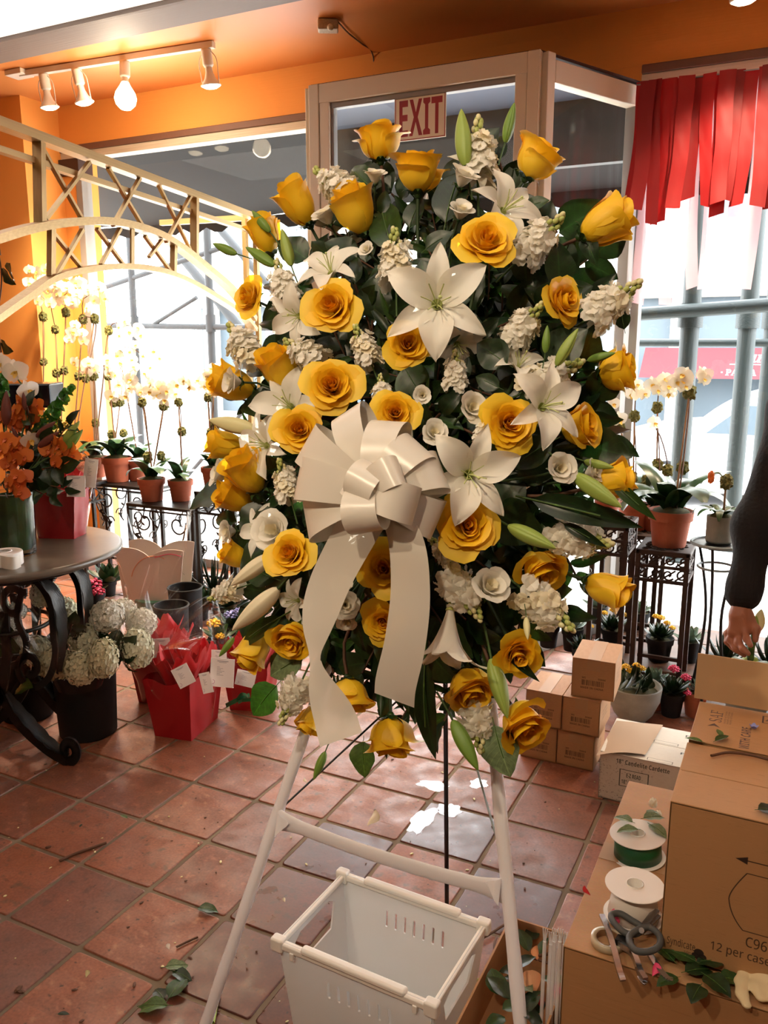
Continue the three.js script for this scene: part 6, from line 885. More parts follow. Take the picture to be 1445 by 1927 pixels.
{ // two tall brown boxes on the counter box
  const CB = 0.455; const lowM = kraftPrint(512, 512, '#ae8257', (g) => { seed = 8; g.fillStyle = 'rgba(60,30,20,.35)'; for (let i = 0; i < 9; i++) { g.beginPath(); g.ellipse(330 + rnd() * 120, 90 + rnd() * 60, 4 + rnd() * 16, 3 + rnd() * 9, rnd() * 3, 0, 7); g.fill(); } });
  carton('counter_box', -0.284, 0.55, 0, CB, -1.92, -1.29, 'large cardboard box used as a counter for spools and scissors', { front: lowM, tape: 0.03 });
  const sf = kraftPrint(1000, 651, '#ae8257', (g, w, h) => { g.strokeStyle = 'rgba(30,18,12,.9)'; g.fillStyle = 'rgba(34,20,14,.9)'; g.lineWidth = 4; const X = (px) => (px - 1240) * 1.585, Y = (py, px) => (py - 1508 - (px - 1240) * 0.245) * 2.22;
    g.beginPath(); g.moveTo(X(1385), 165); g.lineTo(X(1560), 165); g.stroke(); g.beginPath(); g.moveTo(X(1367), 165); g.lineTo(X(1389), 150); g.lineTo(X(1389), 180); g.fill(); g.font = '36px sans-serif'; g.fillText('6" x 6"', X(1432), 150);
    g.lineWidth = 3; g.beginPath(); g.moveTo(X(1390), 215); g.quadraticCurveTo(X(1362), 300, X(1362), 335); g.quadraticCurveTo(X(1366), 400, X(1392), 450); g.lineTo(X(1560), 450); g.moveTo(X(1390), 215); g.lineTo(X(1560), 215); g.stroke();
    const tx = (s, x, y, w, f) => { g.save(); g.font = f; const m = g.measureText(s).width; g.translate(X(x), y); g.scale(w * 1.585 / m, 1); g.fillText(s, 0, 0); g.restore(); }; tx('C967', 1398, 512, 54, '56px sans-serif'); tx('12 per case', 1335, 566, 112, '50px sans-serif'); tx('Syndicate', 1253, 596, 56, '44px sans-serif'); tx('sales, inc.', 1288, 618, 26, '22px sans-serif'); for (const [x, y, r] of [[1316, 596, 15], [1323, 612, 13], [1310, 612, 12], [1318, 622, 10]]) { g.beginPath(); g.arc(X(x), y, r, 0, 7); g.fill(); } });
  const H = 0.748, tp = kraftPrint(800, 400, '#ae8257', (g) => { seed = 4; g.fillStyle = 'rgba(90,60,40,.25)'; for (let i = 0; i < 14; i++) g.fillRect(rnd() * 800, rnd() * 400, 2 + rnd() * 30, 2 + rnd() * 4); });
  carton('brown_carton', -0.13, 0.40, CB + 0.001, H, -1.578, -1.345, 'brown carton printed with arrow and 12 per case, nearest on the counter box', { front: sf, top: tp, top2: tp });
  const st = kraftPrint(700, 400, '#ae8257', (g) => { g.fillStyle = 'rgba(60,50,60,.75)'; const up = (s, x, y, len, f) => { g.save(); g.translate(x, y); g.rotate(-Math.PI / 2); g.font = f; g.scale(len / g.measureText(s).width, 1); g.fillText(s, 0, 0); g.restore(); }; up('SAF', 66, 190, 120, '44px serif'); for (let i = 0; i < 3; i++) up('Society of Florists', 76 + i * 7, 190, 130, '8px serif'); g.beginPath(); g.moveTo(34, 240); g.lineTo(50, 205); g.lineTo(66, 240); g.lineTo(50, 228); g.fill(); up('WITH CARE', 140, 390, 205, 'bold 32px sans-serif'); g.strokeStyle = 'rgba(50,40,50,.8)'; g.lineWidth = 4; g.strokeRect(165, 40, 54, 70); g.font = 'bold 34px sans-serif'; g.fillText('AD', 170, 88); });
  carton('brown_carton', -0.128, 0.40, CB + 0.001, H + 0.004, -1.775, -1.582, 'brown carton with SAF and WITH CARE printed on its top, behind the nearest one', { top: st, single: true });
  const fy0 = spot(1318, 1345, -1.765), f = solo('box_flap', new RoundedBoxGeometry(0.31, 0.098, 0.004, 1, 0.001).rotateX(-0.12).translate(0.015, H + 0.057, -1.785), std(new THREE.Color(0xc09a70), 0.85), 'plain tan cardboard flap standing up behind the SAF carton', 'cardboard');
  // litter on the cartons
  const twig = (pts, y, r, label) => solo('twig', tube(pts.map(([x, yy]) => onY(x, yy, y + r)), r, 14, 5), M.stemBrown, label, 'twig');
  twig([[1338, 1422], [1370, 1416], [1410, 1420], [1450, 1430]], H + 0.006, 0.0028, 'brown twig lying across the top of the cartons');
  const ORD = ['first', 'second', 'third', 'fourth', 'fifth', 'sixth', 'seventh', 'eighth', 'ninth', 'tenth'], nth = (list, x) => ORD[list.map((q) => q[0]).sort((a, b) => a - b).indexOf(x)];
  const lf = (x, y, yy, s, r, kind, mat, label, g) => { const p = onY(x, y, yy), t = thing('fallen_leaf', p.setY(yy + 0.006), label, 'leaf', g); const b = part(t, 'blade', LEAF[kind], mat); b.rotation.set(-1.45 + rr(-0.12, 0.12), 0, r, 'YXZ'); b.rotation.y = r; b.rotation.z = 0; b.scale.setScalar(s); part(b, 'midrib', tube([V(0, -0.12, 0.01), V(0, 0.4, 0.0), V(0, 0.8, -0.1)], 0.012, 6, 4), M.leafD); return t; };
  const og = 'leaves on the cartons';
  lf(1322, 1402, H + 0.005, 0.035, 1.4, 'ruscus', M.leafD, 'yellow-green leaf left of the twig on the cartons', og); lf(1345, 1400, H + 0.006, 0.04, -0.6, 'ruscus', M.leafB, 'green leaf beside the twig on the cartons', og); lf(1358, 1393, H + 0.006, 0.03, 0.4, 'ruscus', M.leafD, 'small pale leaf above the twig on the cartons', og); lf(1425, 1530, H + 0.001, 0.04, -1.2, 'round', M.leafC, 'dark leaf at the right edge on the nearest carton top', og);
  { const p = onY(1418, 1371, H + 0.008), t = thing('violet_petal', p, 'small violet blossom on the SAF carton', 'petal'); for (let i = 0; i < 4; i++) { const l = part(t, 'petal', orchidPetal(0.4, 0.8, 0.3), M.violet); l.rotation.set(-1.2, i * 1.6, 0, 'YXZ'); l.scale.setScalar(0.014); } }
  // spools
  const spool = (x, y, R, h, band, mat, label, o = {}) => { const p = onY(x, y, CB + 0.002).setY(CB + 0.002 + (o.dy || 0)), t = thing('ribbon_spool', p, label, 'spool', 'ribbon spools on the counter box'); const fl = (y0) => lathe([[0.014, y0], [R, y0], [R + 0.0008, y0 + 0.001], [R, y0 + 0.0025], [0.014, y0 + 0.0025], [0.014, y0]], 44); part(t, 'flange', fl(h), M.paper); part(t, 'flange', fl(0), o.bot || M.paper); part(t, 'wound_ribbon', lathe([[0.014, 0.003], [band[0], 0.003], [band[1], h * 0.5], [band[2], h], [0.014, h]], 44), mat); part(t, 'core_tube', lathe([[0.013, 0], [0.0155, 0], [0.0155, h + 0.005], [0.0135, h + 0.005], [0.012, h - 0.02], [0.012, 0.004]], 30), M.whiteSolid); if (o.tilt) t.rotation.set(o.tilt[0], 0, o.tilt[1]); return t; };
  spool(1191, 1722, 0.053, 0.062, [0.046, 0.042, 0.037], std(new THREE.Color(0xe2dcd4), 0.5), 'white ribbon spool standing nearest on the counter box');
  spool(1200, 1610, 0.055, 0.048, [0.048, 0.047, 0.046], M.greenRibbon, 'green ribbon spool with leaves lying on it', { tilt: [0.02, 0.06] });
  const DRY = [[1190, 1552, 0.045, 1.3], [1210, 1545, 0.05, -1.0], [1222, 1556, 0.05, -2.2], [1200, 1566, 0.045, 2.0], [1218, 1540, 0.04, -0.5]]; for (const [x, y, s, r] of DRY) lf(x, y, CB + 0.056, s, r, 'salal', M.leafPale, nth(DRY, x) + ' pale dry leaf from the left lying on the green ribbon spool', 'dry leaves on the green spool');
  for (const [x, y, s, r, l] of [[1228, 1500, 0.05, 0.3, 'white blossom scrap behind the green spool'], [1238, 1520, 0.04, -0.5, 'small white blossom scrap beside the brown carton']]) { const t = thing('blossom_scrap', onY(x, y + 20, CB + 0.012), l, 'petal'); for (let i = 0; i < 5; i++) { const q = part(t, 'petal', orchidPetal(0.4, 0.8, 0.4), M.petalWhite); q.rotation.set(-0.8, i * 1.3 + r, 0, 'YXZ'); q.scale.setScalar(s * 0.5); } }
  { const g = 'petals on the counter box'; for (const [x, y, s, r, m, l] of [[1232, 1618, 0.035, 0.5, M.redTissue, 'red and cream petal between the spool and the carton'], [1228, 1838, 0.022, -0.4, M.pinkPetal, 'pink petal in front of the scissors'], [1160, 1745, 0.03, 0.2, M.pinkPetal, 'pink petal under the scissors'], [1110, 1686, 0.02, 1.4, M.redTissue, 'dry red petal at the left edge of the counter box']]) { const t = thing('fallen_petal', onY(x, y, CB + 0.004), l, 'petal', g); const b = part(t, 'blade', petalGeo(0.4, 0.9, 0.9, 0.1, 0.1, x), m); b.rotation.set(-1.3, r, 0, 'YXZ'); b.scale.setScalar(s); } }
  { const p = onY(1143, 1775, CB + 0.003).setY(CB + 0.003), t = thing('tape_roll', p, 'roll of clear tape lying beside the scissors', 'tape'); part(t, 'tape', lathe([[0.021, 0], [0.029, 0], [0.029, 0.012], [0.021, 0.012], [0.021, 0]], 36), phys(new THREE.Color(0xe0d2b4), 0.25, { transmission: 0.4, thickness: 0 })); part(t, 'core', lathe([[0.019, 0], [0.021, 0], [0.021, 0.012], [0.019, 0.012], [0.019, 0]], 30), M.kraft || KM.edge); }
  // scissors
  { const y = CB + 0.02, P = (x, yy, h = 0) => onY(x, yy, y + h), t = thing('scissors', P(1195, 1770), 'florist scissors with dark grey loop handles on the counter box', 'scissors');
    const ring = (pts, h) => { const c = new THREE.CatmullRomCurve3(pts.map(([a, b]) => P(a, b, h)), true); return new THREE.TubeGeometry(c, 40, 0.0058, 10, true); };
    wpart(t, 'handle', ring([[1150, 1722], [1165, 1719], [1190, 1733], [1207, 1745], [1200, 1756], [1180, 1757], [1160, 1742]], 0.012), M.grip); wpart(t, 'handle', ring([[1184, 1764], [1205, 1748], [1222, 1745], [1240, 1760], [1240, 1780], [1218, 1791], [1195, 1788]], 0.018), M.grip);
    wpart(t, 'blade', bar(P(1205, 1752, 0.012), P(1235, 1712, 0.016), 0.012, 0.003), M.chrome); wpart(t, 'blade', bar(P(1205, 1755, 0.010), P(1238, 1722, 0.012), 0.012, 0.003), M.chrome); wpart(t, 'pivot', rod(P(1207, 1751, 0.004), P(1207, 1751, 0.022), 0.005), M.chrome); }
  { const y = CB + 0.008, P = (x, yy, h = 0) => onY(x, yy, y + h), t = thing('plier_stapler', P(1180, 1800), 'chrome hand stapler with curved arms beside the scissors', 'stapler');
    const arm = (pts, w, th) => { const c = new THREE.CatmullRomCurve3(pts.map(([a, b, h]) => P(a, b, h))), q = c.getPoints(18), g = []; for (let i = 0; i < 18; i++) g.push(bar(q[i], q[i + 1].clone().lerp(q[i], -0.1), w, th)); return merge(g); };
    wpart(t, 'arm', arm([[1132, 1722, 0.012], [1142, 1745, 0.014], [1156, 1790, 0.012], [1165, 1825, 0.008], [1172, 1845, 0.002]], 0.010, 0.005), M.chrome); wpart(t, 'arm', arm([[1222, 1795, 0.006], [1238, 1820, 0.006], [1256, 1842, 0.004], [1266, 1845, 0.002]], 0.010, 0.005), M.chrome);
    wpart(t, 'magazine', arm([[1165, 1775, 0.01], [1188, 1790, 0.01], [1205, 1830, 0.006], [1214, 1845, 0.004]], 0.009, 0.012), M.chrome); wpart(t, 'spring', new THREE.TubeGeometry(new THREE.CatmullRomCurve3([P(1200, 1838), P(1212, 1852), P(1218, 1846), P(1206, 1842)], true), 20, 0.0016, 6, true), M.chrome); wpart(t, 'jaw', bar(P(1160, 1768, 0.012), P(1190, 1778, 0.014), 0.016, 0.012), M.black); }
  seed = 71; const lg2 = 'green leaves scattered along the counter edge';
  const ROWL = [[1268, 1815, 0.05, 0.9, 'salal', M.leafB], [1288, 1835, 0.055, -0.9, 'salal', M.leafA], [1308, 1815, 0.05, 1.4, 'round', M.leafB], [1325, 1840, 0.055, -2.2, 'round', M.leafA], [1340, 1820, 0.05, 0.4, 'round', M.leafB], [1352, 1845, 0.045, -1.3, 'round', M.leafB], [1362, 1815, 0.05, 2.0, 'round', M.leafA], [1275, 1845, 0.045, 2.4, 'salal', M.leafB], [1318, 1860, 0.045, 2.9, 'round', M.leafA]]; for (const [x, y, s, r, k, m] of ROWL) lf(x, y, CB + 0.003 + rr(0, 0.008), s, r, k, m, nth(ROWL, x) + ' green leaf from the left in the row before the nearest carton', lg2);
  { const g0 = onY(1428, 1835, CB + 0.006), t = thing('rubber_glove', g0, 'pale yellow rubber glove lying at the right end of the counter edge', 'glove'); const P = (x, yy, h = 0.014) => onY(x, yy, CB + h).sub(g0), bn = []; const fg = (pts, r) => { for (let i = 0; i < pts.length - 1; i++) bn.push([P(...pts[i]), P(...pts[i + 1]), r * (1 - 0.06 * i), r * (1 - 0.06 * (i + 1))]); }; bn.push([P(1430, 1812), P(1452, 1830), 0.019, 0.024], [P(1452, 1830), P(1490, 1835), 0.024, 0.028], [P(1425, 1822), P(1440, 1838), 0.017, 0.018]); fg([[1422, 1812], [1402, 1820], [1394, 1845], [1396, 1868], [1405, 1888]], 0.0095); fg([[1428, 1806], [1408, 1803], [1396, 1812]], 0.0095); fg([[1432, 1835], [1424, 1856], [1432, 1874]], 0.0092); fg([[1446, 1842], [1444, 1860], [1452, 1876]], 0.0088); part(t, 'shell', fieldMesh(bn, 0.003, 0.01, 0.004).scale(1, 0.62, 1), M.latex); }
}
{ // shallow carton of trimmings and clear card holders beside the counter
  const x0 = -0.45, x1 = -0.30, z0 = -1.52, z1 = -1.10, h = 0.30, t = thing('trimmings_box', V(-0.375, 0, -1.3), 'open brown box of flower trimmings left of the counter box', 'box'); wpart(t, 'side_panel', box(x0, x0 + 0.004, 0, h, z0, z1), KM.kraft); wpart(t, 'side_panel', box(x1 - 0.004, x1, 0, h, z0, z1), KM.kraft); wpart(t, 'back_panel', box(x0, x1, 0, h, z0, z0 + 0.004), KM.kraft); wpart(t, 'front_panel', box(x0, x1, 0, h, z1 - 0.004, z1), KM.kraft); wpart(t, 'base_panel', box(x0, x1, 0.001, 0.005, z0, z1), KM.kraft); wpart(t, 'filling', box(x0 + 0.004, x1 - 0.004, 0.18, 0.2, z0 + 0.004, z1 - 0.004), KM.dark);
  for (const [i, x] of [1026, 1037, 1048, 1055, 1063, 1071, 1044].entries()) { const z = -1.30 - 0.012 * (i % 3), p = spot(x, 1748 + (i % 3) * 6, z), o = thing('card_holder', V(p.x, 0.2, z), 'clear plastic card holder stick standing in the trimmings box', 'card holder', 'clear card holder sticks in the trimmings box'); wpart(o, 'rod', rod(V(p.x, 0.2, z), V(p.x, p.y - 0.025, z), 0.0036, 0.0036, 6), M.stick); wpart(o, 'fork', merge([-1, 0, 1].map((s) => rod(V(p.x + s * 0.0012, p.y - 0.028, z), V(p.x + s * 0.004, p.y, z), 0.0012, 0.0012, 5))), M.stick); }
  seed = 61; const D = (x, y, hh) => onY(x, y, hh), tg = 'trimmings in the open box';
  const TRIM = [[995, 1790, 0.05, 0.8, 'salal', M.leafB, 0], [1010, 1800, 0.045, -0.4, 'ruscus', M.leafB, 0], [985, 1830, 0.05, 2, 'round', M.leafC, 0], [960, 1880, 0.06, 1.2, 'salal', M.leafA, 0], [945, 1900, 0.05, -0.8, 'salal', M.leafB, 0], [1005, 1910, 0.05, 0.2, 'round', M.leafA, 0], [1035, 1855, 0.05, -1.3, 'ruscus', M.leafPale, 0], [975, 1860, 0.05, -2.2, 'round', M.leafPale, 0], [950, 1915, 0.05, 2.6, 'salal', M.leafB, 0], [1020, 1925, 0.05, 1.9, 'round', M.leafC, 0], [968, 1822, 0.05, -1.0, 'salal', M.leafA, 0], [938, 1872, 0.055, 0.6, 'round', M.leafB, 0], [992, 1856, 0.05, 1.5, 'salal', M.leafC, 0], [1012, 1842, 0.045, -1.6, 'ruscus', M.leafB, 0], [982, 1905, 0.055, -0.5, 'salal', M.leafA, 0], [1000, 1770, 0.04, 0.2, 'round', M.leafA, 0]], nth2 = (x) => ['first', 'second', 'third', 'fourth', 'fifth', 'sixth', 'seventh', 'eighth', 'ninth', 'tenth', 'eleventh', 'twelfth', 'thirteenth', 'fourteenth', 'fifteenth', 'sixteenth'][TRIM.map((q) => q[0]).sort((u, v) => u - v).indexOf(x)];
  for (const [x, y, s, r, k, m, l] of TRIM) { const p = D(x, y, 0.27 + rr(0, 0.03)), t2 = thing('leaf_trimming', p, nth2(x) + ' trimmed leaf from the left in the box beside the counter', 'leaf', tg); const b = part(t2, 'blade', LEAF[k], m); b.rotation.set(-1.1 + rr(-0.4, 0.3), r, 0, 'YXZ'); b.scale.setScalar(s); }
  for (const [x, y, s, r, m, l] of [[1000, 1880, 0.05, 0.3, M.peach, 'large peach petal in the trimmings box'], [1012, 1810, 0.03, 1.1, M.peach, 'small peach petal behind the white easel leg'], [1042, 1880, 0.028, -0.4, M.pinkPetal, 'pink petal on the pale leaf by the clear sticks'], [1020, 1900, 0.026, 0.8, M.redTissue, 'red petal at the bottom of the trimmings box']]) { const t2 = thing('petal_trimming', D(x, y, 0.29), l, 'petal'); const b = part(t2, 'blade', petalGeo(0.4, 0.9, 0.9, 0.1, 0.1, x), m); b.rotation.set(-0.9, r, 0, 'YXZ'); b.scale.setScalar(s); }
  const tw = (pts, y, r, l, m = M.stemBrown) => solo('twig', tube(pts.map(([a, b]) => onY(a, b, y)), r, 16, 5), m, l, 'twig');
  tw([[985, 1800], [1015, 1798], [1055, 1789]], 0.30, 0.003, 'dark twig across the clear card holders'); tw([[955, 1850], [990, 1800], [1010, 1805], [1058, 1822]], 0.295, 0.0028, 'forked dark twig in the trimmings box'); tw([[880, 1845], [915, 1843], [960, 1840]], 0.01, 0.004, 'green cut stem on the floor behind the crate', M.budGreen); tw([[895, 1772], [925, 1755], [948, 1740]], 0.008, 0.004, 'brown twig on the floor behind the crate'); tw([[935, 1760], [930, 1785], [945, 1812], [958, 1830]], 0.008, 0.003, 'thin bent twig on the floor beside the easel leg');
  for (const [a, b] of [[0, 0]]) solo('pine_sprig', merge([...Array(26)].map((_, i) => rod(onY(925 + i * 1.6, 1868 + (i % 5) * 4, 0.02), onY(915 + i * 1.4 + (i % 3) * 14, 1850 + (i % 7) * 8, 0.045), 0.0008, 0.0004, 4))), M.leafA, 'feathery green sprig on the wet floor by the crate', 'sprig');
}
{ // white plastic crate in front of the easel
  const W = 0.34, D = 0.245, H = 0.328, c = onY(722, 1755, H); c.y = 0; const t = thing('plastic_crate', c, 'white plastic crate standing between the legs of the easel', 'crate'); t.rotation.y = -0.045; const k = 0.004, tp = 0.80;
  const wall = (w, slots, hand) => { const s = new THREE.Shape(); s.moveTo(-w / 2 * tp, 0); s.lineTo(w / 2 * tp, 0); s.lineTo(w / 2, H); s.lineTo(-w / 2, H); s.lineTo(-w / 2 * tp, 0); for (let i = 0; i < slots; i++) { const x = (i - (slots - 1) / 2) * 0.0225 + 0.012, p = new THREE.Path(); const y0 = H * 0.74, y1 = H * 0.84, r = 0.003; p.moveTo(x - r, y0); p.lineTo(x - r, y1); p.absarc(x, y1, r, Math.PI, 0, true); p.lineTo(x + r, y0); p.absarc(x, y0, r, 0, Math.PI, true); s.holes.push(p); } if (hand) { const p = new THREE.Path(), y0 = H * 0.72, y1 = H * 0.92, x = w * 0.27, r = 0.012; p.moveTo(-x + r, y0); p.lineTo(-x - 0.01, y1 - r); p.lineTo(-x + r, y1); p.lineTo(x - r, y1); p.lineTo(x + 0.01, y1 - r); p.lineTo(x - r, y0); p.lineTo(-x + r, y0); s.holes.push(p); } return new THREE.ExtrudeGeometry(s, { depth: k, bevelEnabled: false, curveSegments: 6 }); };
  const ax = Math.atan((D / 2) * (1 - tp) / H), az = Math.atan((W / 2) * (1 - tp) / H);
  part(t, 'front_wall', wall(W, 7, false).rotateX(ax).translate(0, 0.004, D / 2 * tp), M.whitePlastic); part(t, 'back_wall', wall(W, 7, false).rotateX(-ax).translate(0, 0.004, -D / 2 * tp), M.whitePlastic);
  part(t, 'side_wall', wall(D, 0, true).rotateX(az).rotateY(Math.PI / 2).translate(W / 2 * tp, 0.004, 0), M.whitePlastic); part(t, 'side_wall', wall(D, 0, true).rotateX(az).rotateY(-Math.PI / 2).translate(-W / 2 * tp, 0.004, 0), M.whitePlastic);
  part(t, 'base', rbox(-W / 2 * tp, W / 2 * tp, 0.003, 0.009, -D / 2 * tp, D / 2 * tp, 0.002), M.whitePlastic);
  const r = 0.008; for (const s of [-1, 1]) { part(t, 'rim', rbox(-W / 2 - r, W / 2 + r, H - 0.012, H + 0.003, s * D / 2 - r, s * D / 2 + r, 0.004), M.whiteSolid); part(t, 'rim', rbox(s * W / 2 - 0.006, s * W / 2 + 0.006, H - 0.010, H + 0.002, -D / 2, D / 2, 0.003), M.whiteSolid); part(t, 'grip_bar', rbox(-W * 0.34, W * 0.34, H - 0.004, H + 0.011, s * D / 2 - 0.010, s * D / 2 + 0.010, 0.006), M.whiteSolid); for (const q of [-1, 1]) { part(t, 'corner_post', rbox(q * W / 2 - 0.017, q * W / 2 + 0.012, H - 0.02, H + 0.010, s * D / 2 - 0.011, s * D / 2 + 0.011, 0.005), M.whiteSolid); part(t, 'clip', rbox(q * W * 0.4 - 0.005, q * W * 0.4 + 0.005, H - 0.025, H - 0.008, s * (D / 2 + 0.004) - 0.006, s * (D / 2 + 0.004) + 0.006, 0.002), M.whiteSolid); } }
}
{ // fallen leaves, petals and splashes on the tiles
  const lf = (x, y, s, r, k, m, l) => { const t = thing('fallen_leaf', onY(x, y, 0.008), l, 'leaf', null); const b = part(t, 'blade', LEAF[k], m); b.rotation.set(-1.42, r, 0, 'YXZ'); b.scale.setScalar(s); part(b, 'midrib', tube([V(0, -0.15, 0.01), V(0, 0.4, 0.0), V(0, 0.8, -0.1)], 0.012, 6, 4), M.leafD); return t; };
  lf(372, 1708, 0.062, -1.35, 'salal', M.leafB, 'single green leaf on the tiles left of the easel leg'); lf(310, 1820, 0.07, -1.0, 'salal2', M.leafPale, 'pale folded leaf, upper of the fallen leaves at lower left'); lf(326, 1828, 0.068, -1.65, 'salal2', M.leafA, 'dark leaf lying beside the pale folded one at lower left'); lf(318, 1878, 0.075, 0.1, 'salal', M.leafB, 'green leaf lying lengthwise in the lower left leaf sprig'); lf(308, 1880, 0.045, 1.2, 'round', M.leafC, 'small dark leaf under the lengthwise leaf at lower left'); lf(315, 1892, 0.085, 2.1, 'salal2', M.leafD, 'bright green leaf at the bottom edge, lower left'); lf(240, 1540, 0.035, 1.5, 'ruscus', M.leafPale, 'small pale leaf on the tile joint left of the easel'); lf(150, 1557, 0.02, 0.4, 'ruscus', M.leafC, 'tiny dark leaf scrap far left on the tiles'); lf(108, 1908, 0.03, -1.2, 'ruscus', M.leafC, 'tiny dark leaf at the bottom left corner');
  const pt = (x, y, s, r, m, l) => { const t = thing('fallen_petal', onY(x, y, 0.004), l, 'petal'); const b = part(t, 'blade', petalGeo(0.4, 0.9, 1.0, 0.1, 0.15, x), m); b.rotation.set(-1.25, r, 0, 'YXZ'); b.scale.setScalar(s); };
  pt(692, 1556, 0.055, -0.6, M.petalCream, 'pale yellow petal on the tiles behind the crossbar'); pt(162, 1840, 0.016, 0.3, M.budPale, 'small pale petal scrap at lower left'); pt(318, 1787, 0.014, 1, M.petalWhite, 'small white scrap above the fallen leaves'); pt(536, 1698, 0.012, 1, M.petalCream, 'tiny pale scrap right of the left easel leg'); pt(578, 1474, 0.02, 1.6, M.petalCream, 'tiny pale scrap below the hanging bud');
  solo('twig', tube([[112, 1620], [140, 1607], [168, 1597], [200, 1586]].map(([x, y]) => onY(x, y, 0.006)), 0.0045, 14, 6), M.stemBrown, 'thin brown twig on the tiles at left', 'twig'); solo('twig', tube([[332, 1782], [350, 1773], [372, 1763]].map(([x, y]) => onY(x, y, 0.005)), 0.003, 10, 5), M.stemBrown, 'short brown twig above the fallen leaves', 'twig'); solo('cut_stem', tube([[412, 1864], [407, 1890], [400, 1925]].map(([x, y]) => onY(x, y, 0.008)), 0.005, 12, 8), M.budGreen, 'pale green cut stem by the left easel foot', 'stem');
  const water = phys(0xffffff, 0.04, { transmission: 1, thickness: 0, ior: 1.33 }); seed = 99;
  for (const [x, y, rx, rz, l] of [[815, 1478, 0.05, 0.035, 'small splash of water behind the back leg'], [795, 1545, 0.032, 0.07, 'long splash of water on the tiles behind the crossbar'], [845, 1525, 0.04, 0.04, 'small splash of water beside the back leg'], [900, 1475, 0.03, 0.03, 'tiny splash of water beside the right easel leg']]) { const p = onY(x, y, 0.0012), s = new THREE.Shape(); for (let i = 0; i <= 26; i++) { const a = i / 26 * 6.2832, q = 1 + 0.5 * noise.noise(Math.cos(a) * 1.7 + x, Math.sin(a) * 1.7, 3); s[i ? 'lineTo' : 'moveTo'](Math.cos(a) * rx * q, Math.sin(a) * rz * q); } solo('puddle', new THREE.ExtrudeGeometry(s, { depth: 0.0006, bevelEnabled: true, bevelSize: 0.003, bevelThickness: 0.0008, bevelSegments: 2 }).rotateX(-Math.PI / 2).translate(p.x, 0.0006, p.z), water, l, 'water'); }
}
{ // crumbs of soil, stem ends and dry scraps on the tiles
  seed = 515; const k = [], kk = []; for (let i = 0; i < 150; i++) { const p = onY(rr(0, 1240), rr(1400, 1927), 0.0015); if (p.x > -0.46 && p.z > -1.6) continue; const s = rr(0.0012, 0.004) * (rnd() < 0.15 ? 1.8 : 1); (i % 3 ? k : kk).push(new THREE.DodecahedronGeometry(s, 0).scale(rr(0.8, 2.4), 0.5, 1).rotateY(rnd() * 6).translate(p.x, 0.001 + s * 0.4, p.z)); }
  const a = solo('crumbs', merge(k), M.stemBrown, 'dark crumbs and stem scraps scattered over the tiles', 'debris'); a.userData.kind = 'stuff'; const b = solo('crumbs', merge(kk), M.budPale, 'pale petal crumbs scattered over the tiles', 'debris'); b.userData.kind = 'stuff';
}
// ---------- the person at the right edge, reaching down ----------
function fieldMesh(bones, res, pad, k) { // smooth union of tapered capsules -> one surface
  const lo = V(1e9, 1e9, 1e9), hi = V(-1e9, -1e9, -1e9); for (const [a, b, ra, rb] of bones) for (const [p, r] of [[a, ra], [b, rb]]) { lo.min(p.clone().addScalar(-r - pad)); hi.max(p.clone().addScalar(r + pad)); }
  const c = lo.clone().add(hi).multiplyScalar(0.5), half = Math.max(hi.x - lo.x, hi.y - lo.y, hi.z - lo.z) / 2, n = Math.ceil(2 * half / res) + 4, mc = new MarchingCubes(n, new THREE.MeshBasicMaterial(), false, false, 400000); mc.isolation = 0;
  const pa = V(0, 0, 0), ba = V(0, 0, 0), p = V(0, 0, 0);
  for (let z = 0; z < n; z++) for (let y = 0; y < n; y++) for (let x = 0; x < n; x++) { p.set((x - n / 2) / (n / 2) * half + c.x, (y - n / 2) / (n / 2) * half + c.y, (z - n / 2) / (n / 2) * half + c.z); let d = 0; for (const [a, b, ra, rb, sq] of bones) { pa.copy(p).sub(a); ba.copy(b).sub(a); const h = Math.max(0, Math.min(1, pa.dot(ba) / Math.max(1e-9, ba.lengthSq()))); pa.addScaledVector(ba, -h); const e = pa.length() - (ra + (rb - ra) * h); d += Math.exp(-Math.min(60, Math.max(-20, e / k))); } mc.field[x + y * n + z * n * n] = d > 0 ? k * Math.log(d) : -1; }
  mc.update(); const m = mc.count, P = new Float32Array(mc.positionArray.slice(0, m * 3)), N = new Float32Array(mc.normalArray.slice(0, m * 3)); for (let i = 0; i < m; i++) { P[i * 3] = P[i * 3] * half + c.x; P[i * 3 + 1] = P[i * 3 + 1] * half + c.y; P[i * 3 + 2] = P[i * 3 + 2] * half + c.z; }
  const g = new THREE.BufferGeometry(); g.setAttribute('position', new THREE.BufferAttribute(P, 3)); g.setAttribute('normal', new THREE.BufferAttribute(N, 3)); g.setAttribute('uv', new THREE.BufferAttribute(new Float32Array(m * 2).map((_, i) => P[Math.floor(i / 2) * 3 + (i % 2)] * 4), 2)); g.computeVertexNormals(); return g;
}
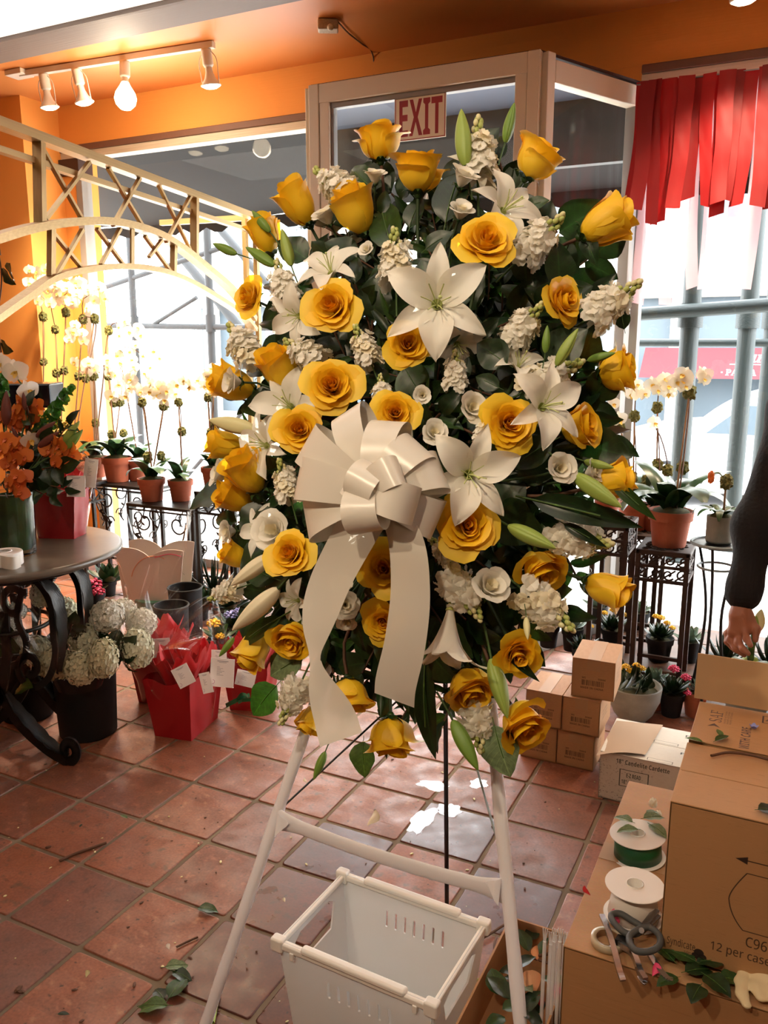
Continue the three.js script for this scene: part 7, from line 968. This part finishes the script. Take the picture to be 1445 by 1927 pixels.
{
  const d = 2.62, S = at(1500, 770, d + 0.02), E = at(1425, 990, d), Wr = at(1393, 1143, d - 0.04), H0 = at(1392, 1158, d - 0.04), px = d / 1560, P = (x, y, dd = 0) => at(x, y, d - 0.04 + dd);
  const chest = at(1595, 790, d + 0.1), hip = V(chest.x + 0.06, 0.86, chest.z - 0.02), neck = chest.clone().add(V(-0.04, 0.16, 0.06)), head = neck.clone().add(V(-0.07, 0.17, 0.05));
  const t = thing('person', V(hip.x, 0, hip.z), 'person in a dark jacket at the right edge reaching down with one hand', 'person');
  const S2 = chest.clone().add(V(0.20, 0.05, -0.12)), E2 = S2.clone().add(V(0.06, -0.28, 0.02)), W2 = E2.clone().add(V(-0.02, -0.24, 0.06)), kneeL = V(hip.x - 0.08, 0.47, hip.z + 0.03), kneeR = V(hip.x + 0.10, 0.47, hip.z + 0.02), ftL = V(hip.x - 0.09, 0.07, hip.z - 0.02), ftR = V(hip.x + 0.11, 0.07, hip.z - 0.02);
  const inv = (b) => b.map(([a, c, ...r]) => [a.clone().sub(t.position), c.clone().sub(t.position), ...r]);
  const hd = inv([[Wr.clone().lerp(E, 0.25), H0, 0.030, 0.029], [H0, P(1398, 1178), 0.030, 0.033], [P(1388, 1166), P(1380, 1188), 0.022, 0.018], [P(1404, 1160), P(1415, 1180), 0.023, 0.015]]);
  const F = (pts, r) => { for (let i = 0; i < pts.length - 1; i++) hd.push(...inv([[P(...pts[i]), P(...pts[i + 1]), r * (1 - 0.09 * i), r * (1 - 0.09 * (i + 1))]])); };
  F([[1382, 1182, 0.02], [1374, 1203, 0.01], [1384, 1222, -0.01], [1400, 1233, -0.02]], 0.0098); F([[1390, 1186, 0.0], [1389, 1208, -0.02], [1398, 1222, -0.045], [1408, 1230, -0.06]], 0.0096); F([[1400, 1184, -0.02], [1405, 1202, -0.045], [1412, 1214, -0.065]], 0.0094); F([[1380, 1174, 0.035], [1368, 1192, 0.04], [1368, 1208, 0.03], [1377, 1220, 0.02]], 0.0084); F([[1412, 1168, -0.01], [1424, 1184, -0.03], [1421, 1204, -0.035]], 0.0108);
  part(t, 'hand', fieldMesh(hd, 0.0032, 0.012, 0.0045), M.skin);
  part(t, 'head', fieldMesh(inv([[head.clone().add(V(0, 0.03, -0.01)), head.clone().add(V(0, 0.03, 0.01)), 0.082, 0.08], [head.clone().add(V(-0.02, -0.07, 0.02)), head.clone().add(V(-0.03, -0.05, 0.03)), 0.05, 0.05], [neck.clone().add(V(0, -0.05, 0)), head, 0.055, 0.055], [head.clone().add(V(-0.09, -0.01, 0.04)), head.clone().add(V(-0.08, 0.02, 0.035)), 0.014, 0.01], [head.clone().add(V(0.0, -0.0, 0.085)), head.clone().add(V(0, 0.02, 0.085)), 0.016, 0.018]]), 0.008, 0.03, 0.012), M.skin);
  part(t, 'hair', fieldMesh(inv([[head.clone().add(V(0.02, 0.06, -0.01)), head.clone().add(V(0.03, 0.01, -0.01)), 0.085, 0.075]]), 0.010, 0.03, 0.012), M.hair);
  part(t, 'jacket', fieldMesh(inv([[S, E, 0.075, 0.062], [E, Wr.clone().lerp(E, 0.17), 0.060, 0.042], [Wr.clone().lerp(E, 0.17), Wr.clone().lerp(E, 0.24), 0.043, 0.045], [chest, S, 0.12, 0.085], [chest, hip.clone().add(V(0, 0.05, 0)), 0.155, 0.15], [chest, S2, 0.12, 0.08], [S2, E2, 0.07, 0.06], [E2, W2, 0.058, 0.045], [chest, neck, 0.12, 0.062], [E, E, 0.063, 0.063]]), 0.014, 0.05, 0.018), M.jacket);
  part(t, 'trousers', fieldMesh(inv([[hip.clone().add(V(-0.07, 0, 0)), kneeL, 0.105, 0.07], [hip.clone().add(V(0.07, 0, 0)), kneeR, 0.105, 0.07], [kneeL, ftL, 0.068, 0.055], [kneeR, ftR, 0.068, 0.055], [hip.clone().add(V(-0.06, 0.04, 0)), hip.clone().add(V(0.06, 0.04, 0)), 0.13, 0.13]]), 0.016, 0.05, 0.016), M.trousers);
  for (const f of [ftL, ftR]) part(t, 'shoe', new THREE.SphereGeometry(1, 16, 10).scale(0.13, 0.05, 0.05).translate(f.x - t.position.x - 0.05, 0.05, f.z - t.position.z), M.black);
}

renderer.render(scene, camera);
